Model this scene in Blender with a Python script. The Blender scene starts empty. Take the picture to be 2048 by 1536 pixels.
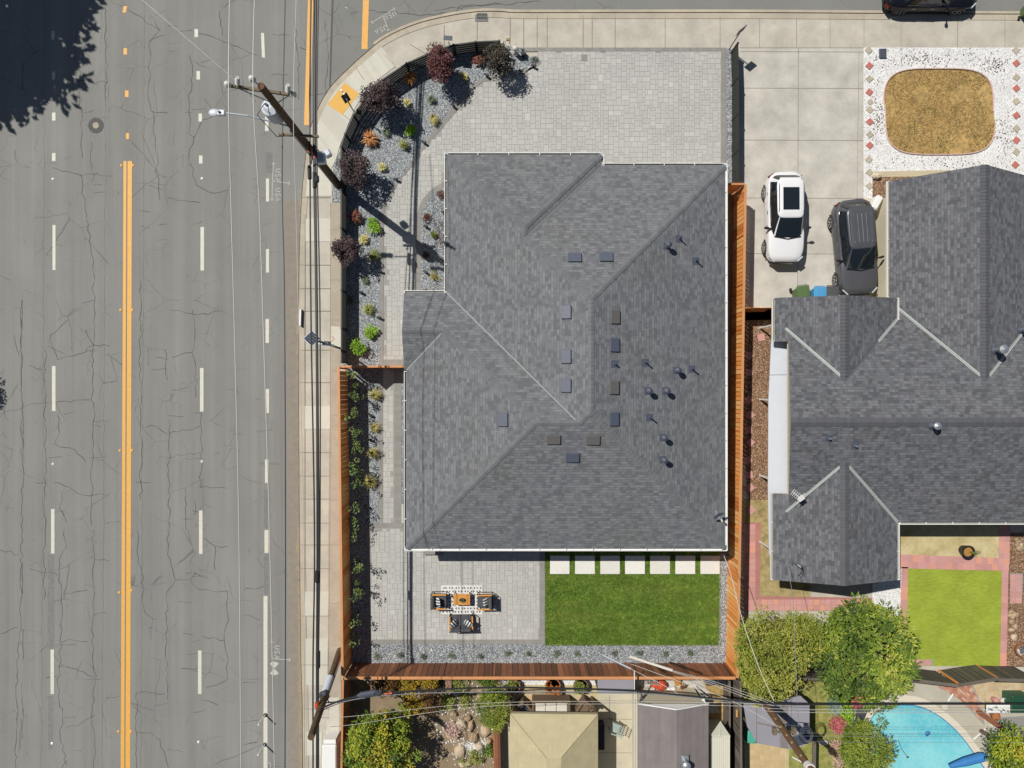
import bpy, math, random
from math import sin, cos, pi, radians, sqrt, atan2, hypot
from mathutils import Vector, Matrix, noise as mnoise

# ------------------------------------------------------------------ camera, sky, sun
H = 37.0            # drone height above the road
S = 38.5            # photograph pixels per metre on the ground
scn = bpy.context.scene
col = scn.collection
cam = bpy.data.cameras.new('camera'); camo = bpy.data.objects.new('camera', cam); col.objects.link(camo)
camo.location = (0, 0, H); camo.rotation_euler = (0, 0, 0)
cam.sensor_width = 36.0; cam.lens = 36.0 * H * S / 2048.0
cam.clip_start = 0.1; cam.clip_end = 2000
scn.camera = camo
SX, SY = 0.56, 0.44           # shadow offset per metre of height (to +x, -y)
SUN_EL = math.atan(1 / hypot(SX, SY)); SUN_AZ = atan2(-SX, SY)     # azimuth from +Y towards +X
w = bpy.data.worlds.new('World'); scn.world = w; w.use_nodes = True
wn = w.node_tree.nodes; wl = w.node_tree.links
sky = wn.new('ShaderNodeTexSky'); sky.sky_type = 'NISHITA'; sky.sun_disc = False
sky.sun_elevation = SUN_EL; sky.sun_rotation = SUN_AZ; sky.air_density = 1.0; sky.dust_density = 0.6
wl.new(sky.outputs[0], wn['Background'].inputs[0]); wn['Background'].inputs[1].default_value = 0.05
sl = bpy.data.lights.new('sun', 'SUN'); sl.energy = 5.0; sl.angle = radians(0.5); sl.color = (1.0, 0.966, 0.905)
so = bpy.data.objects.new('sun', sl); col.objects.link(so)
so.rotation_euler = Vector((SX, -SY, -1)).to_track_quat('-Z', 'Y').to_euler(); so.location = (-20, 16, 40)
vs = scn.view_settings; vs.view_transform = 'Standard'; vs.look = 'None'; vs.exposure = -0.2; vs.gamma = 1.0; vs.use_curve_mapping = False
scn.cycles.max_bounces = 6; scn.cycles.diffuse_bounces = 3; scn.cycles.glossy_bounces = 3; scn.cycles.transparent_max_bounces = 6
R = random.Random(7)
ORD = ['topmost', 'second from top', 'third from top', 'fourth from top', 'fifth from top', 'sixth from top', 'seventh from top', 'eighth from top', 'ninth from top', 'tenth from top', 'eleventh from top', 'twelfth from top']

def P(px, py, z=0.0):
    """photograph pixel + real height above the road -> world point"""
    k = (1 - z / H) / S
    return Vector(((px - 1024) * k, (768 - py) * k, z))

def tag(o, label=None, cat=None, group=None, kind=None):
    if label: o['label'] = label
    if cat: o['category'] = cat
    if group: o['group'] = group
    if kind: o['kind'] = kind
    return o

def thing(name, loc, label, cat, group=None, rz=0.0):
    o = bpy.data.objects.new(name, None); col.objects.link(o)
    o.location = loc; o.rotation_euler = (0, 0, rz); o.empty_display_size = 0.2
    return tag(o, label, cat, group)

# ------------------------------------------------------------------ mesh builder
class MB:
    def __init__(s): s.v = []; s.f = []; s.r = []; s.m = []; s.uv = []
    def face(s, pts, r=0.5, m=0, uv=None):
        b = len(s.v); s.v += [tuple(p) for p in pts]; s.f.append(tuple(range(b, b + len(pts)))); s.r.append(r); s.m.append(m); s.uv.append(uv)
    def mesh(s, vs, fs, r=0.5, m=0):
        b = len(s.v); s.v += [tuple(p) for p in vs]
        for f in fs: s.f.append(tuple(b + i for i in f)); s.r.append(r); s.m.append(m); s.uv.append(None)
    def box(s, c, size, rz=0.0, r=0.5, m=0, bev=0.0):
        hx, hy, hz = size[0] / 2, size[1] / 2, size[2] / 2; cs, sn = cos(rz), sin(rz)
        if bev <= 0:
            vs = [(x, y, z) for z in (-hz, hz) for x, y in ((-hx, -hy), (hx, -hy), (hx, hy), (-hx, hy))]
            fs = [(3, 2, 1, 0), (4, 5, 6, 7), (0, 1, 5, 4), (1, 2, 6, 5), (2, 3, 7, 6), (3, 0, 4, 7)]
        else:
            b = bev
            ring = lambda ix, iy, z: [(-hx + ix, -hy + b + 0 * iy, z), (-hx + b, -hy + iy, z), (hx - b, -hy + iy, z), (hx - ix, -hy + b, z),
                                      (hx - ix, hy - b, z), (hx - b, hy - iy, z), (-hx + b, hy - iy, z), (-hx + ix, hy - b, z)]
            r1 = ring(0, 0, -hz); r2 = ring(0, 0, hz - b)
            r3 = [(x * (hx - b) / hx, y * (hy - b) / hy, hz) for x, y, z in ring(0, 0, 0)]
            vs = r1 + r2 + r3
            fs = [tuple(range(7, -1, -1)), tuple(range(16, 24))]
            for k in range(2):
                for i in range(8): j = (i + 1) % 8; fs.append((k * 8 + i, k * 8 + j, k * 8 + 8 + j, k * 8 + 8 + i))
        s.mesh([(c[0] + x * cs - y * sn, c[1] + x * sn + y * cs, c[2] + z) for x, y, z in vs], fs, r, m)
    def beam(s, a, b, wd, ht, r=0.5, m=0, up=(0, 0, 1)):
        a = Vector(a); b = Vector(b); d = (b - a)
        if d.length < 1e-6: return
        d.normalize(); u = Vector(up)
        if abs(d.dot(u)) > 0.98: u = Vector((0, 1, 0))
        sd = d.cross(u).normalized(); u = sd.cross(d).normalized()
        vs = []
        for p in (a, b):
            for i, j in ((-1, -1), (1, -1), (1, 1), (-1, 1)): vs.append(p + sd * (i * wd / 2) + u * (j * ht / 2))
        s.mesh(vs, [(0, 1, 2, 3), (7, 6, 5, 4), (0, 4, 5, 1), (1, 5, 6, 2), (2, 6, 7, 3), (3, 7, 4, 0)], r, m)
    def tube(s, pts, rad, n=8, r=0.5, m=0, cap=True):
        pts = [Vector(p) for p in pts]; k = len(pts)
        rads = rad if isinstance(rad, (list, tuple)) else [rad] * k
        vs = []; ref = None
        for i, p in enumerate(pts):
            d = (pts[min(i + 1, k - 1)] - pts[max(i - 1, 0)]).normalized()
            if ref is None: ref = Vector((0, 0, 1)) if abs(d.z) < 0.9 else Vector((1, 0, 0))
            sd = d.cross(ref).normalized(); u = sd.cross(d).normalized(); ref = u
            for j in range(n):
                a = 2 * pi * j / n; vs.append(p + sd * cos(a) * rads[i] + u * sin(a) * rads[i])
        fs = []
        for i in range(k - 1):
            for j in range(n): q = (j + 1) % n; fs.append((i * n + j, i * n + q, (i + 1) * n + q, (i + 1) * n + j))
        if cap: fs += [tuple(range(n - 1, -1, -1)), tuple(range((k - 1) * n, k * n))]
        s.mesh(vs, fs, r, m)
    def prism(s, poly, z0, z1, r=0.5, m=0):
        n = len(poly); vs = [(p[0], p[1], z0) for p in poly] + [(p[0], p[1], z1) for p in poly]
        fs = [tuple(range(n - 1, -1, -1)), tuple(range(n, 2 * n))] + [(i, (i + 1) % n, n + (i + 1) % n, n + i) for i in range(n)]
        s.mesh(vs, fs, r, m)
    def ball(s, c, rad, n=10, r=0.5, m=0, half=False):
        rx, ry, rz = rad if isinstance(rad, (list, tuple)) else (rad,) * 3
        k = n // 2; vs = []; t0 = 0 if half else -pi / 2
        for i in range(k + 1):
            t = t0 + (pi / 2 - t0) * i / k
            for j in range(n): a = 2 * pi * j / n; vs.append((c[0] + rx * cos(t) * cos(a), c[1] + ry * cos(t) * sin(a), c[2] + rz * sin(t)))
        fs = [(i * n + j, i * n + (j + 1) % n, (i + 1) * n + (j + 1) % n, (i + 1) * n + j) for i in range(k) for j in range(n)]
        s.mesh(vs, fs, r, m)
    def lathe(s, c, prof, n=16, r=0.5, m=0):
        vs = []; k = len(prof)
        for rr, z in prof:
            for j in range(n): a = 2 * pi * j / n; vs.append((c[0] + rr * cos(a), c[1] + rr * sin(a), c[2] + z))
        fs = [(i * n + j, i * n + (j + 1) % n, (i + 1) * n + (j + 1) % n, (i + 1) * n + j) for i in range(k - 1) for j in range(n)]
        fs += [tuple(range(n - 1, -1, -1)), tuple(range((k - 1) * n, k * n))]
        s.mesh(vs, fs, r, m)
    def strip(s, pts, wd, z=None, r=0.5, m=0):
        """flat ribbon along a polyline"""
        pts = [Vector(p) for p in pts]; k = len(pts); L = []; Q = []
        wds = wd if isinstance(wd, (list, tuple)) else [wd] * k
        for i, p in enumerate(pts):
            d = pts[min(i + 1, k - 1)] - pts[max(i - 1, 0)]; d.z = 0; d.normalize(); n = Vector((-d.y, d.x, 0)) * wds[i] / 2
            q = p.copy()
            if z is not None: q.z = z
            L.append(q + n); Q.append(q - n)
        s.mesh(L + Q, [(i, k + i, k + i + 1, i + 1) for i in range(k - 1)], r, m)
    def build(s, name, mats, parent=None, local=False, smooth=False):
        me = bpy.data.meshes.new(name); off = Vector((0, 0, 0))
        if parent is not None and not local:
            q = parent
            while q is not None: off += q.location; q = q.parent
        vs = [(a - off.x, b - off.y, c - off.z) for a, b, c in s.v] if off.length else s.v
        me.from_pydata(vs, [], s.f)
        if not isinstance(mats, (list, tuple)): mats = [mats]
        for mt in mats: me.materials.append(mt)
        at = me.attributes.new('rnd', 'FLOAT', 'FACE'); at.data.foreach_set('value', s.r)
        if any(s.m): me.polygons.foreach_set('material_index', s.m)
        if any(u is not None for u in s.uv):
            ul = me.uv_layers.new(name='UVMap'); flat = []
            for f, u in zip(s.f, s.uv):
                for i in range(len(f)): flat += list(u[i]) if u else [0.0, 0.0]
            ul.data.foreach_set('uv', flat)
        if smooth: me.polygons.foreach_set('use_smooth', [True] * len(s.f))
        me.update()
        o = bpy.data.objects.new(name, me); col.objects.link(o)
        if parent is not None: o.parent = parent
        return o

# ------------------------------------------------------------------ materials
def lin(c): return c / 12.92 if c <= 0.04045 else ((c + 0.055) / 1.055) ** 2.4
def C(r, g, b, k=0.80): return (min(.9, lin(r / 255) * k), min(.9, lin(g / 255) * k), min(.9, lin(b / 255) * k), 1)
class NT:
    def __init__(s, name):
        s.m = bpy.data.materials.new(name); s.m.use_nodes = True; s.t = s.m.node_tree; s.n = s.t.nodes; s.b = s.n['Principled BSDF']
        s.out = s.n['Material Output']; s.obj = s.n.new('ShaderNodeTexCoord').outputs['Object']
    def link(s, a, b): s.t.links.new(a, b)
    def node(s, ty, **k):
        n = s.n.new(ty)
        for a, v in k.items(): setattr(n, a, v)
        return n
    def math(s, op, a, b=None, c=None, clamp=False):
        n = s.node('ShaderNodeMath', operation=op); n.use_clamp = clamp
        for i, x in enumerate((a, b, c)):
            if x is None: continue
            if isinstance(x, (int, float)): n.inputs[i].default_value = x
            else: s.link(x, n.inputs[i])
        return n.outputs[0]
    def noise(s, scale, detail=3, vec=None, rough=0.55, sc3=None):
        n = s.node('ShaderNodeTexNoise'); n.inputs['Scale'].default_value = scale; n.inputs['Detail'].default_value = detail; n.inputs['Roughness'].default_value = rough
        v = vec if vec is not None else s.obj
        if sc3: mp = s.node('ShaderNodeMapping'); mp.inputs['Scale'].default_value = sc3; s.link(v, mp.inputs[0]); v = mp.outputs[0]
        s.link(v, n.inputs['Vector']); return n.outputs['Fac']
    def ramp(s, fac, stops, interp='LINEAR'):
        n = s.node('ShaderNodeValToRGB'); cr = n.color_ramp; cr.interpolation = interp
        cr.elements[0].position = stops[0][0]; cr.elements[0].color = stops[0][1]
        cr.elements[1].position = stops[-1][0]; cr.elements[1].color = stops[-1][1]
        for p, c in stops[1:-1]: e = cr.elements.new(p); e.color = c
        s.link(fac, n.inputs[0]); return n.outputs[0]
    def mix(s, fac, a, b, mode='MIX'):
        n = s.node('ShaderNodeMix', data_type='RGBA', blend_type=mode)
        for i, x in ((0, fac), (6, a), (7, b)):
            if isinstance(x, (int, float)): n.inputs[i].default_value = x
            elif isinstance(x, tuple): n.inputs[i].default_value = x
            else: s.link(x, n.inputs[i])
        return n.outputs[2]
    def scale_col(s, c, f):   # colour * scalar
        cb = s.node('ShaderNodeCombineXYZ')
        for i in range(3): s.link(f, cb.inputs[i])
        return s.mix(1.0, c, cb.outputs[0], 'MULTIPLY')
    def attr(s): n = s.node('ShaderNodeAttribute'); n.attribute_name = 'rnd'; return n.outputs['Fac']
    def bump(s, h, strength=0.4, dist=0.02):
        n = s.node('ShaderNodeBump'); n.inputs['Strength'].default_value = strength; n.inputs['Distance'].default_value = dist
        s.link(h, n.inputs['Height']); s.link(n.outputs[0], s.b.inputs['Normal'])
    def done(s, c=None, rough=0.8, metal=0.0, spec=None):
        if c is not None:
            if isinstance(c, tuple): s.b.inputs['Base Color'].default_value = c
            else: s.link(c, s.b.inputs['Base Color'])
        s.b.inputs['Roughness'].default_value = rough; s.b.inputs['Metallic'].default_value = metal
        if spec is not None: s.b.inputs['Specular IOR Level'].default_value = spec
        return s.m
def rng(n, f, lo, hi): # map 0..1 to lo..hi
    return n.math('MULTIPLY_ADD', f, hi - lo, lo)
def mat(name, c, rough=0.7, var=0.12, scale=3.0, rnd=0.0, metal=0.0, bump=0.0, bscale=30, spec=None, sc3=None, fine=0.0, fscale=60):
    """one colour with worn patches, a little per-face change and grain"""
    n = NT(name); f = rng(n, n.noise(scale, 5, sc3=sc3, rough=0.65), 1 - var * 2, 1 + var * 2)
    if rnd: f = n.math('MULTIPLY', f, rng(n, n.attr(), 1 - rnd, 1 + rnd))
    if fine: f = n.math('MULTIPLY', f, rng(n, n.noise(fscale, 2), 1 - fine * 2, 1 + fine * 2))
    if bump: n.bump(n.noise(bscale, 4), bump, 0.02)
    return n.done(n.scale_col(c, f), rough, metal, spec)
def ramp_mat(name, stops, rough=0.7, src='attr', scale=4, var=0.1, vs=2.0, bump=0.0, bscale=40, transl=0.0, spec=None, sc3=None, interp='LINEAR'):
    n = NT(name)
    if src == 'attr': fac = n.attr()
    elif src == 'noise': fac = n.noise(scale, 6, rough=0.7, sc3=sc3)
    else:
        v = n.node('ShaderNodeTexVoronoi'); v.inputs['Scale'].default_value = scale; n.link(n.obj, v.inputs['Vector'])
        fac = n.node('ShaderNodeSeparateColor'); n.link(v.outputs['Color'], fac.inputs[0]); fac = fac.outputs[0]
        if bump: n.bump(n.math('MULTIPLY', v.outputs['Distance'], -1.0), bump, 0.03); bump = 0
    c = n.ramp(fac, stops, interp)
    c = n.scale_col(c, rng(n, n.noise(vs, 4), 1 - var * 2, 1 + var * 2))
    if bump: n.bump(n.noise(bscale, 4), bump, 0.02)
    m = n.done(c, rough, 0, spec)
    if transl:
        t = n.node('ShaderNodeBsdfTranslucent'); n.link(c, t.inputs[0]); mx = n.node('ShaderNodeMixShader'); mx.inputs[0].default_value = transl
        n.link(n.b.outputs[0], mx.inputs[1]); n.link(t.outputs[0], mx.inputs[2]); n.link(mx.outputs[0], n.out.inputs[0])
    return m

def asphalt(name, base, streak=True):
    n = NT(name)
    f = rng(n, n.noise(0.35, 5), 0.86, 1.14)
    if streak:
        f = n.math('MULTIPLY', f, rng(n, n.noise(1.0, 4, sc3=(1.3, 0.03, 1)), 0.76, 1.24))
        f = n.math('MULTIPLY', f, rng(n, n.noise(1.0, 3, sc3=(7, 0.12, 1)), 0.90, 1.10))
    f = n.math('MULTIPLY', f, rng(n, n.noise(32, 3, rough=0.8), 0.72, 1.28))
    c = n.scale_col(base, f)
    sp = n.math('GREATER_THAN', n.noise(55, 1), 0.70)
    c = n.mix(n.math('MULTIPLY', sp, 0.5), c, C(190, 185, 172))
    tan = n.ramp(n.noise(0.5, 4), [(0.45, (0, 0, 0, 1)), (0.75, (1, 1, 1, 1))])
    c = n.mix(n.math('MULTIPLY', tan, 0.16), c, C(152, 146, 130))
    # hairline crack network in patches, wandering with the noise
    nz = n.node('ShaderNodeTexNoise'); nz.inputs['Scale'].default_value = 0.9; nz.inputs['Detail'].default_value = 5; n.link(n.obj, nz.inputs['Vector'])
    for scl, wdt, lo, hi, seed, amt in ((0.47, 0.007, .50, .58, 4, .42), (1.1, 0.014, .54, .62, 11, .28)):
        ad = n.node('ShaderNodeVectorMath', operation='MULTIPLY_ADD'); n.link(nz.outputs['Color'], ad.inputs[0]); ad.inputs[1].default_value = (.42, .42, 0); n.link(n.obj, ad.inputs[2])
        vo = n.node('ShaderNodeTexVoronoi', feature='DISTANCE_TO_EDGE'); vo.inputs['Scale'].default_value = scl; n.link(ad.outputs[0], vo.inputs['Vector'])
        ln = n.math('LESS_THAN', vo.outputs['Distance'], wdt)
        ms = n.ramp(n.noise(0.33 + seed * .03, 4), [(lo, (0, 0, 0, 1)), (hi, (1, 1, 1, 1))])
        c = n.mix(n.math('MULTIPLY', n.math('MULTIPLY', ln, ms), amt), c, C(72, 71, 70))
    fr = n.math('MULTIPLY', n.math('GREATER_THAN', n.noise(1.0, 6, sc3=(16, 5, 1), rough=.75), .62), n.ramp(n.noise(1.0, 3, sc3=(1.6, .05, 1)), [(.5, (0, 0, 0, 1)), (.62, (1, 1, 1, 1))]))
    c = n.mix(n.math('MULTIPLY', fr, 0.22), c, C(92, 92, 91))
    n.bump(n.noise(45, 3), 0.25, 0.01)
    return n.done(c, 0.9)
def concrete(name, base, stain=0.16, warm=(0.93, 0.87, 0.78, 1)):
    n = NT(name)
    f = rng(n, n.noise(0.9, 6, rough=0.65), 1 - stain * 2, 1 + stain * 2)
    f = n.math('MULTIPLY', f, rng(n, n.noise(7, 5, rough=0.7), 0.90, 1.10))
    f = n.math('MULTIPLY', f, rng(n, n.noise(50, 2), 0.93, 1.07))
    f = n.math('MULTIPLY', f, rng(n, n.attr(), 0.93, 1.07))
    c = n.scale_col(base, f)
    st = n.ramp(n.noise(1.7, 6, rough=0.7), [(0.5, (0, 0, 0, 1)), (0.72, (1, 1, 1, 1))])
    c = n.mix(n.math('MULTIPLY', st, 0.35), c, n.mix(1.0, c, warm, 'MULTIPLY'))
    n.bump(n.noise(30, 3), 0.15, 0.01)
    return n.done(c, 0.85)
def shingles(name, a, b, warm, row=0.145, tab=0.30):
    """architectural shingles: staggered tabs of mixed greys in courses (uv in metres)"""
    n = NT(name); uvn = n.node('ShaderNodeUVMap'); sx = n.node('ShaderNodeSeparateXYZ'); n.link(uvn.outputs[0], sx.inputs[0])
    u, v = sx.outputs[0], sx.outputs[1]
    vr = n.math('DIVIDE', v, row); ri = n.math('FLOOR', vr); rf = n.math('FRACT', vr)
    def wn(x, y, z=0.0):
        cb = n.node('ShaderNodeCombineXYZ'); n.link(x, cb.inputs[0]); n.link(y, cb.inputs[1]); cb.inputs[2].default_value = z
        w_ = n.node('ShaderNodeTexWhiteNoise', noise_dimensions='3D'); n.link(cb.outputs[0], w_.inputs[0]); return w_.outputs['Value']
    zero = n.math('MULTIPLY', ri, 0.0)
    off = wn(zero, ri)
    def cell(width, z):
        uu = n.math('ADD', n.math('DIVIDE', u, width), n.math('MULTIPLY', off, 17.3 + z))
        return uu, n.math('FLOOR', uu)
    u1, c1 = cell(tab, 0.0); u2, c2 = cell(tab * 0.61, 3.1)
    v1 = wn(c1, ri, 1.0); v2 = wn(c2, ri, 2.0)
    pick = n.math('GREATER_THAN', v2, 0.62)
    val = n.math('ADD', n.math('MULTIPLY', v1, 0.75), n.math('MULTIPLY', n.math('MULTIPLY', pick, v2), 0.35))
    val = n.math('ADD', val, n.math('MULTIPLY', n.math('SUBTRACT', n.noise(0.5, 3), 0.5), 0.3))
    c = n.ramp(val, [(0.08, a), (0.5, tuple((a[i] + b[i]) / 2 for i in range(4))), (0.95, b)])
    wm = n.ramp(n.noise(0.3, 5), [(0.48, (0, 0, 0, 1)), (0.68, (1, 1, 1, 1))])
    c = n.mix(n.math('MULTIPLY', wm, 0.55), c, n.mix(1.0, c, warm, 'MULTIPLY'))
    edge = n.math('LESS_THAN', rf, 0.16)                          # shadow line painted dark along the butt edge of each course
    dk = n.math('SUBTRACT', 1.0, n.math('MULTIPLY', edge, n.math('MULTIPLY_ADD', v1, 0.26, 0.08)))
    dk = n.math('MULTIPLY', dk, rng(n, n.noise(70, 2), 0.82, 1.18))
    n.bump(n.math('MULTIPLY', rf, -1.0), 0.35, 0.012)
    return n.done(n.scale_col(c, dk), 0.92)
def gravel(name, stops, scale=22, bump=0.8):
    n = NT(name); v = n.node('ShaderNodeTexVoronoi'); v.inputs['Scale'].default_value = scale; n.link(n.obj, v.inputs['Vector'])
    sc = n.node('ShaderNodeSeparateColor'); n.link(v.outputs['Color'], sc.inputs[0])
    c = n.ramp(sc.outputs[0], stops)
    gap = n.ramp(v.outputs['Distance'], [(0.4, (1, 1, 1, 1)), (0.85, (0.5, 0.5, 0.53, 1))])
    c = n.mix(1.0, c, gap, 'MULTIPLY')
    c = n.scale_col(c, rng(n, n.noise(1.2, 3), 0.85, 1.15))
    n.bump(n.math('MULTIPLY', v.outputs['Distance'], -1.0), bump, 0.03)
    return n.done(c, 0.75)

M = {}
M['asphalt'] = asphalt('asphalt', C(144, 143, 138))
M['asphalt2'] = asphalt('side asphalt', C(138, 138, 133), False)
M['crack'] = mat('tar crack', C(99, 98, 95), 0.9, 0.2, 4)
M['patch'] = mat('tar patch', C(133, 133, 130), 0.9, 0.2, 6)
M['paint_w'] = mat('white road paint', C(224, 220, 203), 0.6, 0.10, 5, fine=0.08, fscale=30)
M['paint_y'] = mat('yellow road paint', C(243, 182, 84), 0.6, 0.09, 5, fine=0.08, fscale=30)
M['chalk'] = mat('utility marking spray', C(205, 203, 192), 0.8, 0.2, 12)
M['pinkchalk'] = mat('pink utility spray', C(222, 150, 140), 0.9, 0.3, 9)
M['walk'] = concrete('weathered sidewalk concrete', C(201, 194, 179), 0.2)
M['walk2'] = concrete('curb concrete', C(196, 185, 165))
M['walk3'] = concrete('old verge concrete', C(184, 172, 154))
M['slab'] = concrete('near white slab concrete', C(238, 235, 226), 0.04)
M['newcon'] = concrete('fresh concrete', C(217, 213, 198), 0.05)
M['drive'] = concrete('driveway concrete', C(204, 199, 188), 0.24)
M['joint'] = mat('joint', C(156, 147, 130), 0.9)
M['tactile'] = mat('yellow tactile paving', C(240, 186, 88), 0.7, 0.05)
M['rust'] = ramp_mat('fallen leaves and rust stain', [(0.3, C(154, 130, 100)), (0.7, C(178, 162, 136))], src='noise', scale=9)
M['soil'] = mat('bare soil', C(150, 132, 106), 0.95, 0.2, 2, bump=0.5)
M['paver'] = ramp_mat('mixed grey concrete pavers', [(0, C(191, 189, 183)), (0.5, C(195, 193, 187)), (0.94, C(199, 197, 190)), (1, C(208, 206, 199))], 0.85, var=0.08, vs=0.5, bump=0.1)
M['grout'] = mat('paver joints', C(166, 164, 158), 0.95)
M['border'] = mat('grey paver border', C(152, 149, 143), 0.85, 0.06, 2, rnd=0.08)
M['gravel'] = gravel('slate blue gravel', [(0, C(100, 107, 112)), (0.3, C(134, 141, 145)), (0.6, C(166, 173, 176)), (0.85, C(204, 207, 207)), (1, C(236, 236, 232))], 26)
M['whitechip'] = gravel('white stone chips', [(0, C(190, 184, 172)), (0.07, C(238, 235, 228)), (0.5, C(250, 248, 243, .9)), (1, C(254, 253, 250, .95))], 26, 0.35)
M['mulch'] = gravel('red brown wood chip', [(0, C(104, 76, 56)), (0.4, C(150, 112, 82)), (0.8, C(180, 142, 108)), (1, C(220, 192, 160))], 22)
M['wood'] = ramp_mat('orange cedar boards', [(0, C(196, 118, 54, 1)), (0.25, C(232, 148, 74, 1)), (0.7, C(248, 168, 90, 1)), (1, C(252, 190, 122, 1))], 0.65, var=0.10, vs=3)
M['woodr'] = ramp_mat('red brown stained boards', [(0, C(112, 72, 48)), (0.5, C(144, 92, 62)), (0.9, C(164, 104, 70)), (1, C(186, 120, 80))], 0.65, var=0.12, vs=3)
M['woodcap'] = ramp_mat('cedar cap rail', [(0, C(205, 138, 84)), (1, C(224, 158, 104))], 0.6)
M['woodg'] = ramp_mat('weathered grey boards', [(0, C(92, 82, 74)), (0.6, C(118, 108, 98)), (1, C(142, 132, 120))], 0.85, var=0.15, vs=3)
M['woodd'] = ramp_mat('dark weathered boards', [(0, C(70, 66, 58)), (0.7, C(90, 86, 76)), (1, C(112, 104, 90))], 0.85, var=0.15, vs=3)
M['blackm'] = mat('black painted steel', C(40, 42, 36), 0.5, 0.1)
M['black'] = mat('black plastic', C(34, 35, 38), 0.5, 0.1)
M['dark'] = mat('dark grey metal', C(78, 84, 96), 0.5, 0.08)
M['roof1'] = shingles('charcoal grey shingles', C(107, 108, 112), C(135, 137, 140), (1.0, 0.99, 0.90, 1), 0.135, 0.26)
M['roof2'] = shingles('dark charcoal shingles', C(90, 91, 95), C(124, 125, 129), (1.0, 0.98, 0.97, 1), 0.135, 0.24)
M['cap1'] = mat('ridge cap shingles', C(118, 120, 123), 0.92, 0.08, 6, rnd=0.10, fine=0.06)
M['cap2'] = mat('dark ridge cap shingles', C(96, 97, 102), 0.92, 0.08, 6, rnd=0.08, fine=0.06)
M['stucco'] = mat('pale grey stucco', C(205, 203, 198), 0.9, 0.04, 2, bump=0.2)
M['stucco2'] = mat('cream stucco', C(228, 218, 190), 0.9, 0.05, 2, bump=0.2)
M['white'] = mat('white painted metal', C(244, 244, 240, 0.85), 0.45, 0.03)
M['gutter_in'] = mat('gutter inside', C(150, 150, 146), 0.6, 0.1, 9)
M['whiteblue'] = mat('white coated awning sheet', C(222, 226, 234), 0.5, 0.03, 2)
M['flash'] = mat('pale valley flashing', C(186, 194, 186), 0.5, 0.08, 9)
M['flash1'] = mat('grey valley flashing', C(156, 158, 160), 0.5, 0.12, 9)
M['galv'] = mat('galvanised metal', C(176, 182, 188), 0.4, 0.1, 8, metal=0.5)
M['glass'] = mat('window glass', C(34, 42, 48), 0.06, 0.02, spec=0.8)
M['vent'] = mat('blue grey roof vent metal', C(90, 96, 112), 0.5, 0.06, 8)
M['ventb'] = mat('taupe roof vent metal', C(108, 106, 104), 0.55, 0.08, 8)
M['pole'] = ramp_mat('creosoted pole wood', [(0.3, C(70, 56, 40)), (0.7, C(116, 94, 66))], 0.9, src='noise', scale=3, sc3=(6, 6, 0.5), bump=0.3)
M['pole2'] = ramp_mat('brown weathered pole wood', [(0.3, C(92, 66, 46)), (0.7, C(136, 100, 72))], 0.9, src='noise', scale=3, sc3=(6, 6, 0.5), bump=0.3)
M['arm'] = mat('weathered crossarm timber', C(124, 112, 90), 0.9, 0.15, 8)
M['trafo'] = mat('pale grey enamel', C(206, 212, 220), 0.4, 0.04)
M['wirew'] = mat('bare aluminium wire', C(214, 210, 200), 0.45, 0.05)
M['wireb'] = mat('black cable sheath', C(42, 44, 46), 0.5, 0.1)
M['porcel'] = mat('white porcelain', C(230, 228, 222), 0.2, 0.02)
M['red'] = mat('red orange plastic', C(206, 84, 50), 0.5, 0.05)
M['carw'] = mat('white car paint', C(246, 246, 246, 0.82), 0.22, 0.01, spec=0.6)
M['carg'] = mat('dark grey metallic paint', C(100, 101, 106), 0.3, 0.02, metal=0.25)
M['carb'] = mat('midnight blue paint', C(32, 33, 42), 0.2, 0.02, metal=0.3)
M['chrome'] = mat('chrome', C(220, 222, 224), 0.15, 0.0, metal=1.0)
M['rim'] = mat('alloy rim', C(196, 196, 196), 0.3, 0.03, metal=0.8)
M['tyre'] = mat('tyre rubber', C(44, 43, 42), 0.85, 0.1)
M['lampg'] = mat('headlight lens', C(210, 216, 222), 0.1, 0.02)
M['redlens'] = mat('red tail lamp lens', C(120, 30, 30), 0.15, 0.02)
M['bing'] = mat('green bin plastic', C(92, 118, 70), 0.5, 0.06)
M['binb'] = mat('blue bin plastic', C(84, 164, 214), 0.5, 0.04)
M['bink'] = mat('charcoal bin plastic', C(84, 86, 88), 0.55, 0.05)
M['cushion'] = mat('charcoal cushion fabric', C(86, 88, 92), 0.95, 0.06, 5, bump=0.2)
M['teak'] = mat('teak wood', C(228, 160, 78), 0.55, 0.08, 6, sc3=(1, 12, 1))
M['tan'] = mat('tan canopy fabric', C(200, 184, 138), 0.85, 0.03, 1.5, sc3=(1, 1, 1))
M['seam'] = mat('canopy seam', C(156, 140, 100), 0.85)
M['lav'] = mat('lavender grey roofing sheet', C(158, 155, 163), 0.7, 0.05, 2, rnd=0.04)
M['garage'] = ramp_mat('faded rolled roofing', [(0.3, C(128, 120, 118)), (0.7, C(146, 138, 135))], 0.9, src='noise', scale=1.6, sc3=(1.8, 0.12, 1))
M['shedw'] = mat('cream plastic shed panels', C(232, 228, 208), 0.6, 0.03)
M['stonep'] = ramp_mat('buff patio stone', [(0, C(190, 172, 140)), (0.5, C(206, 192, 160)), (0.85, C(206, 184, 146)), (1, C(216, 170, 128))], 0.85)
M['pinkp'] = ramp_mat('pink concrete pavers', [(0, C(204, 150, 142)), (0.7, C(218, 164, 158)), (0.9, C(226, 160, 140)), (1, C(232, 168, 140))], 0.85, var=0.06)
M['tanp'] = ramp_mat('buff square pavers', [(0, C(206, 178, 132)), (1, C(218, 192, 148))], 0.85)
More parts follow.
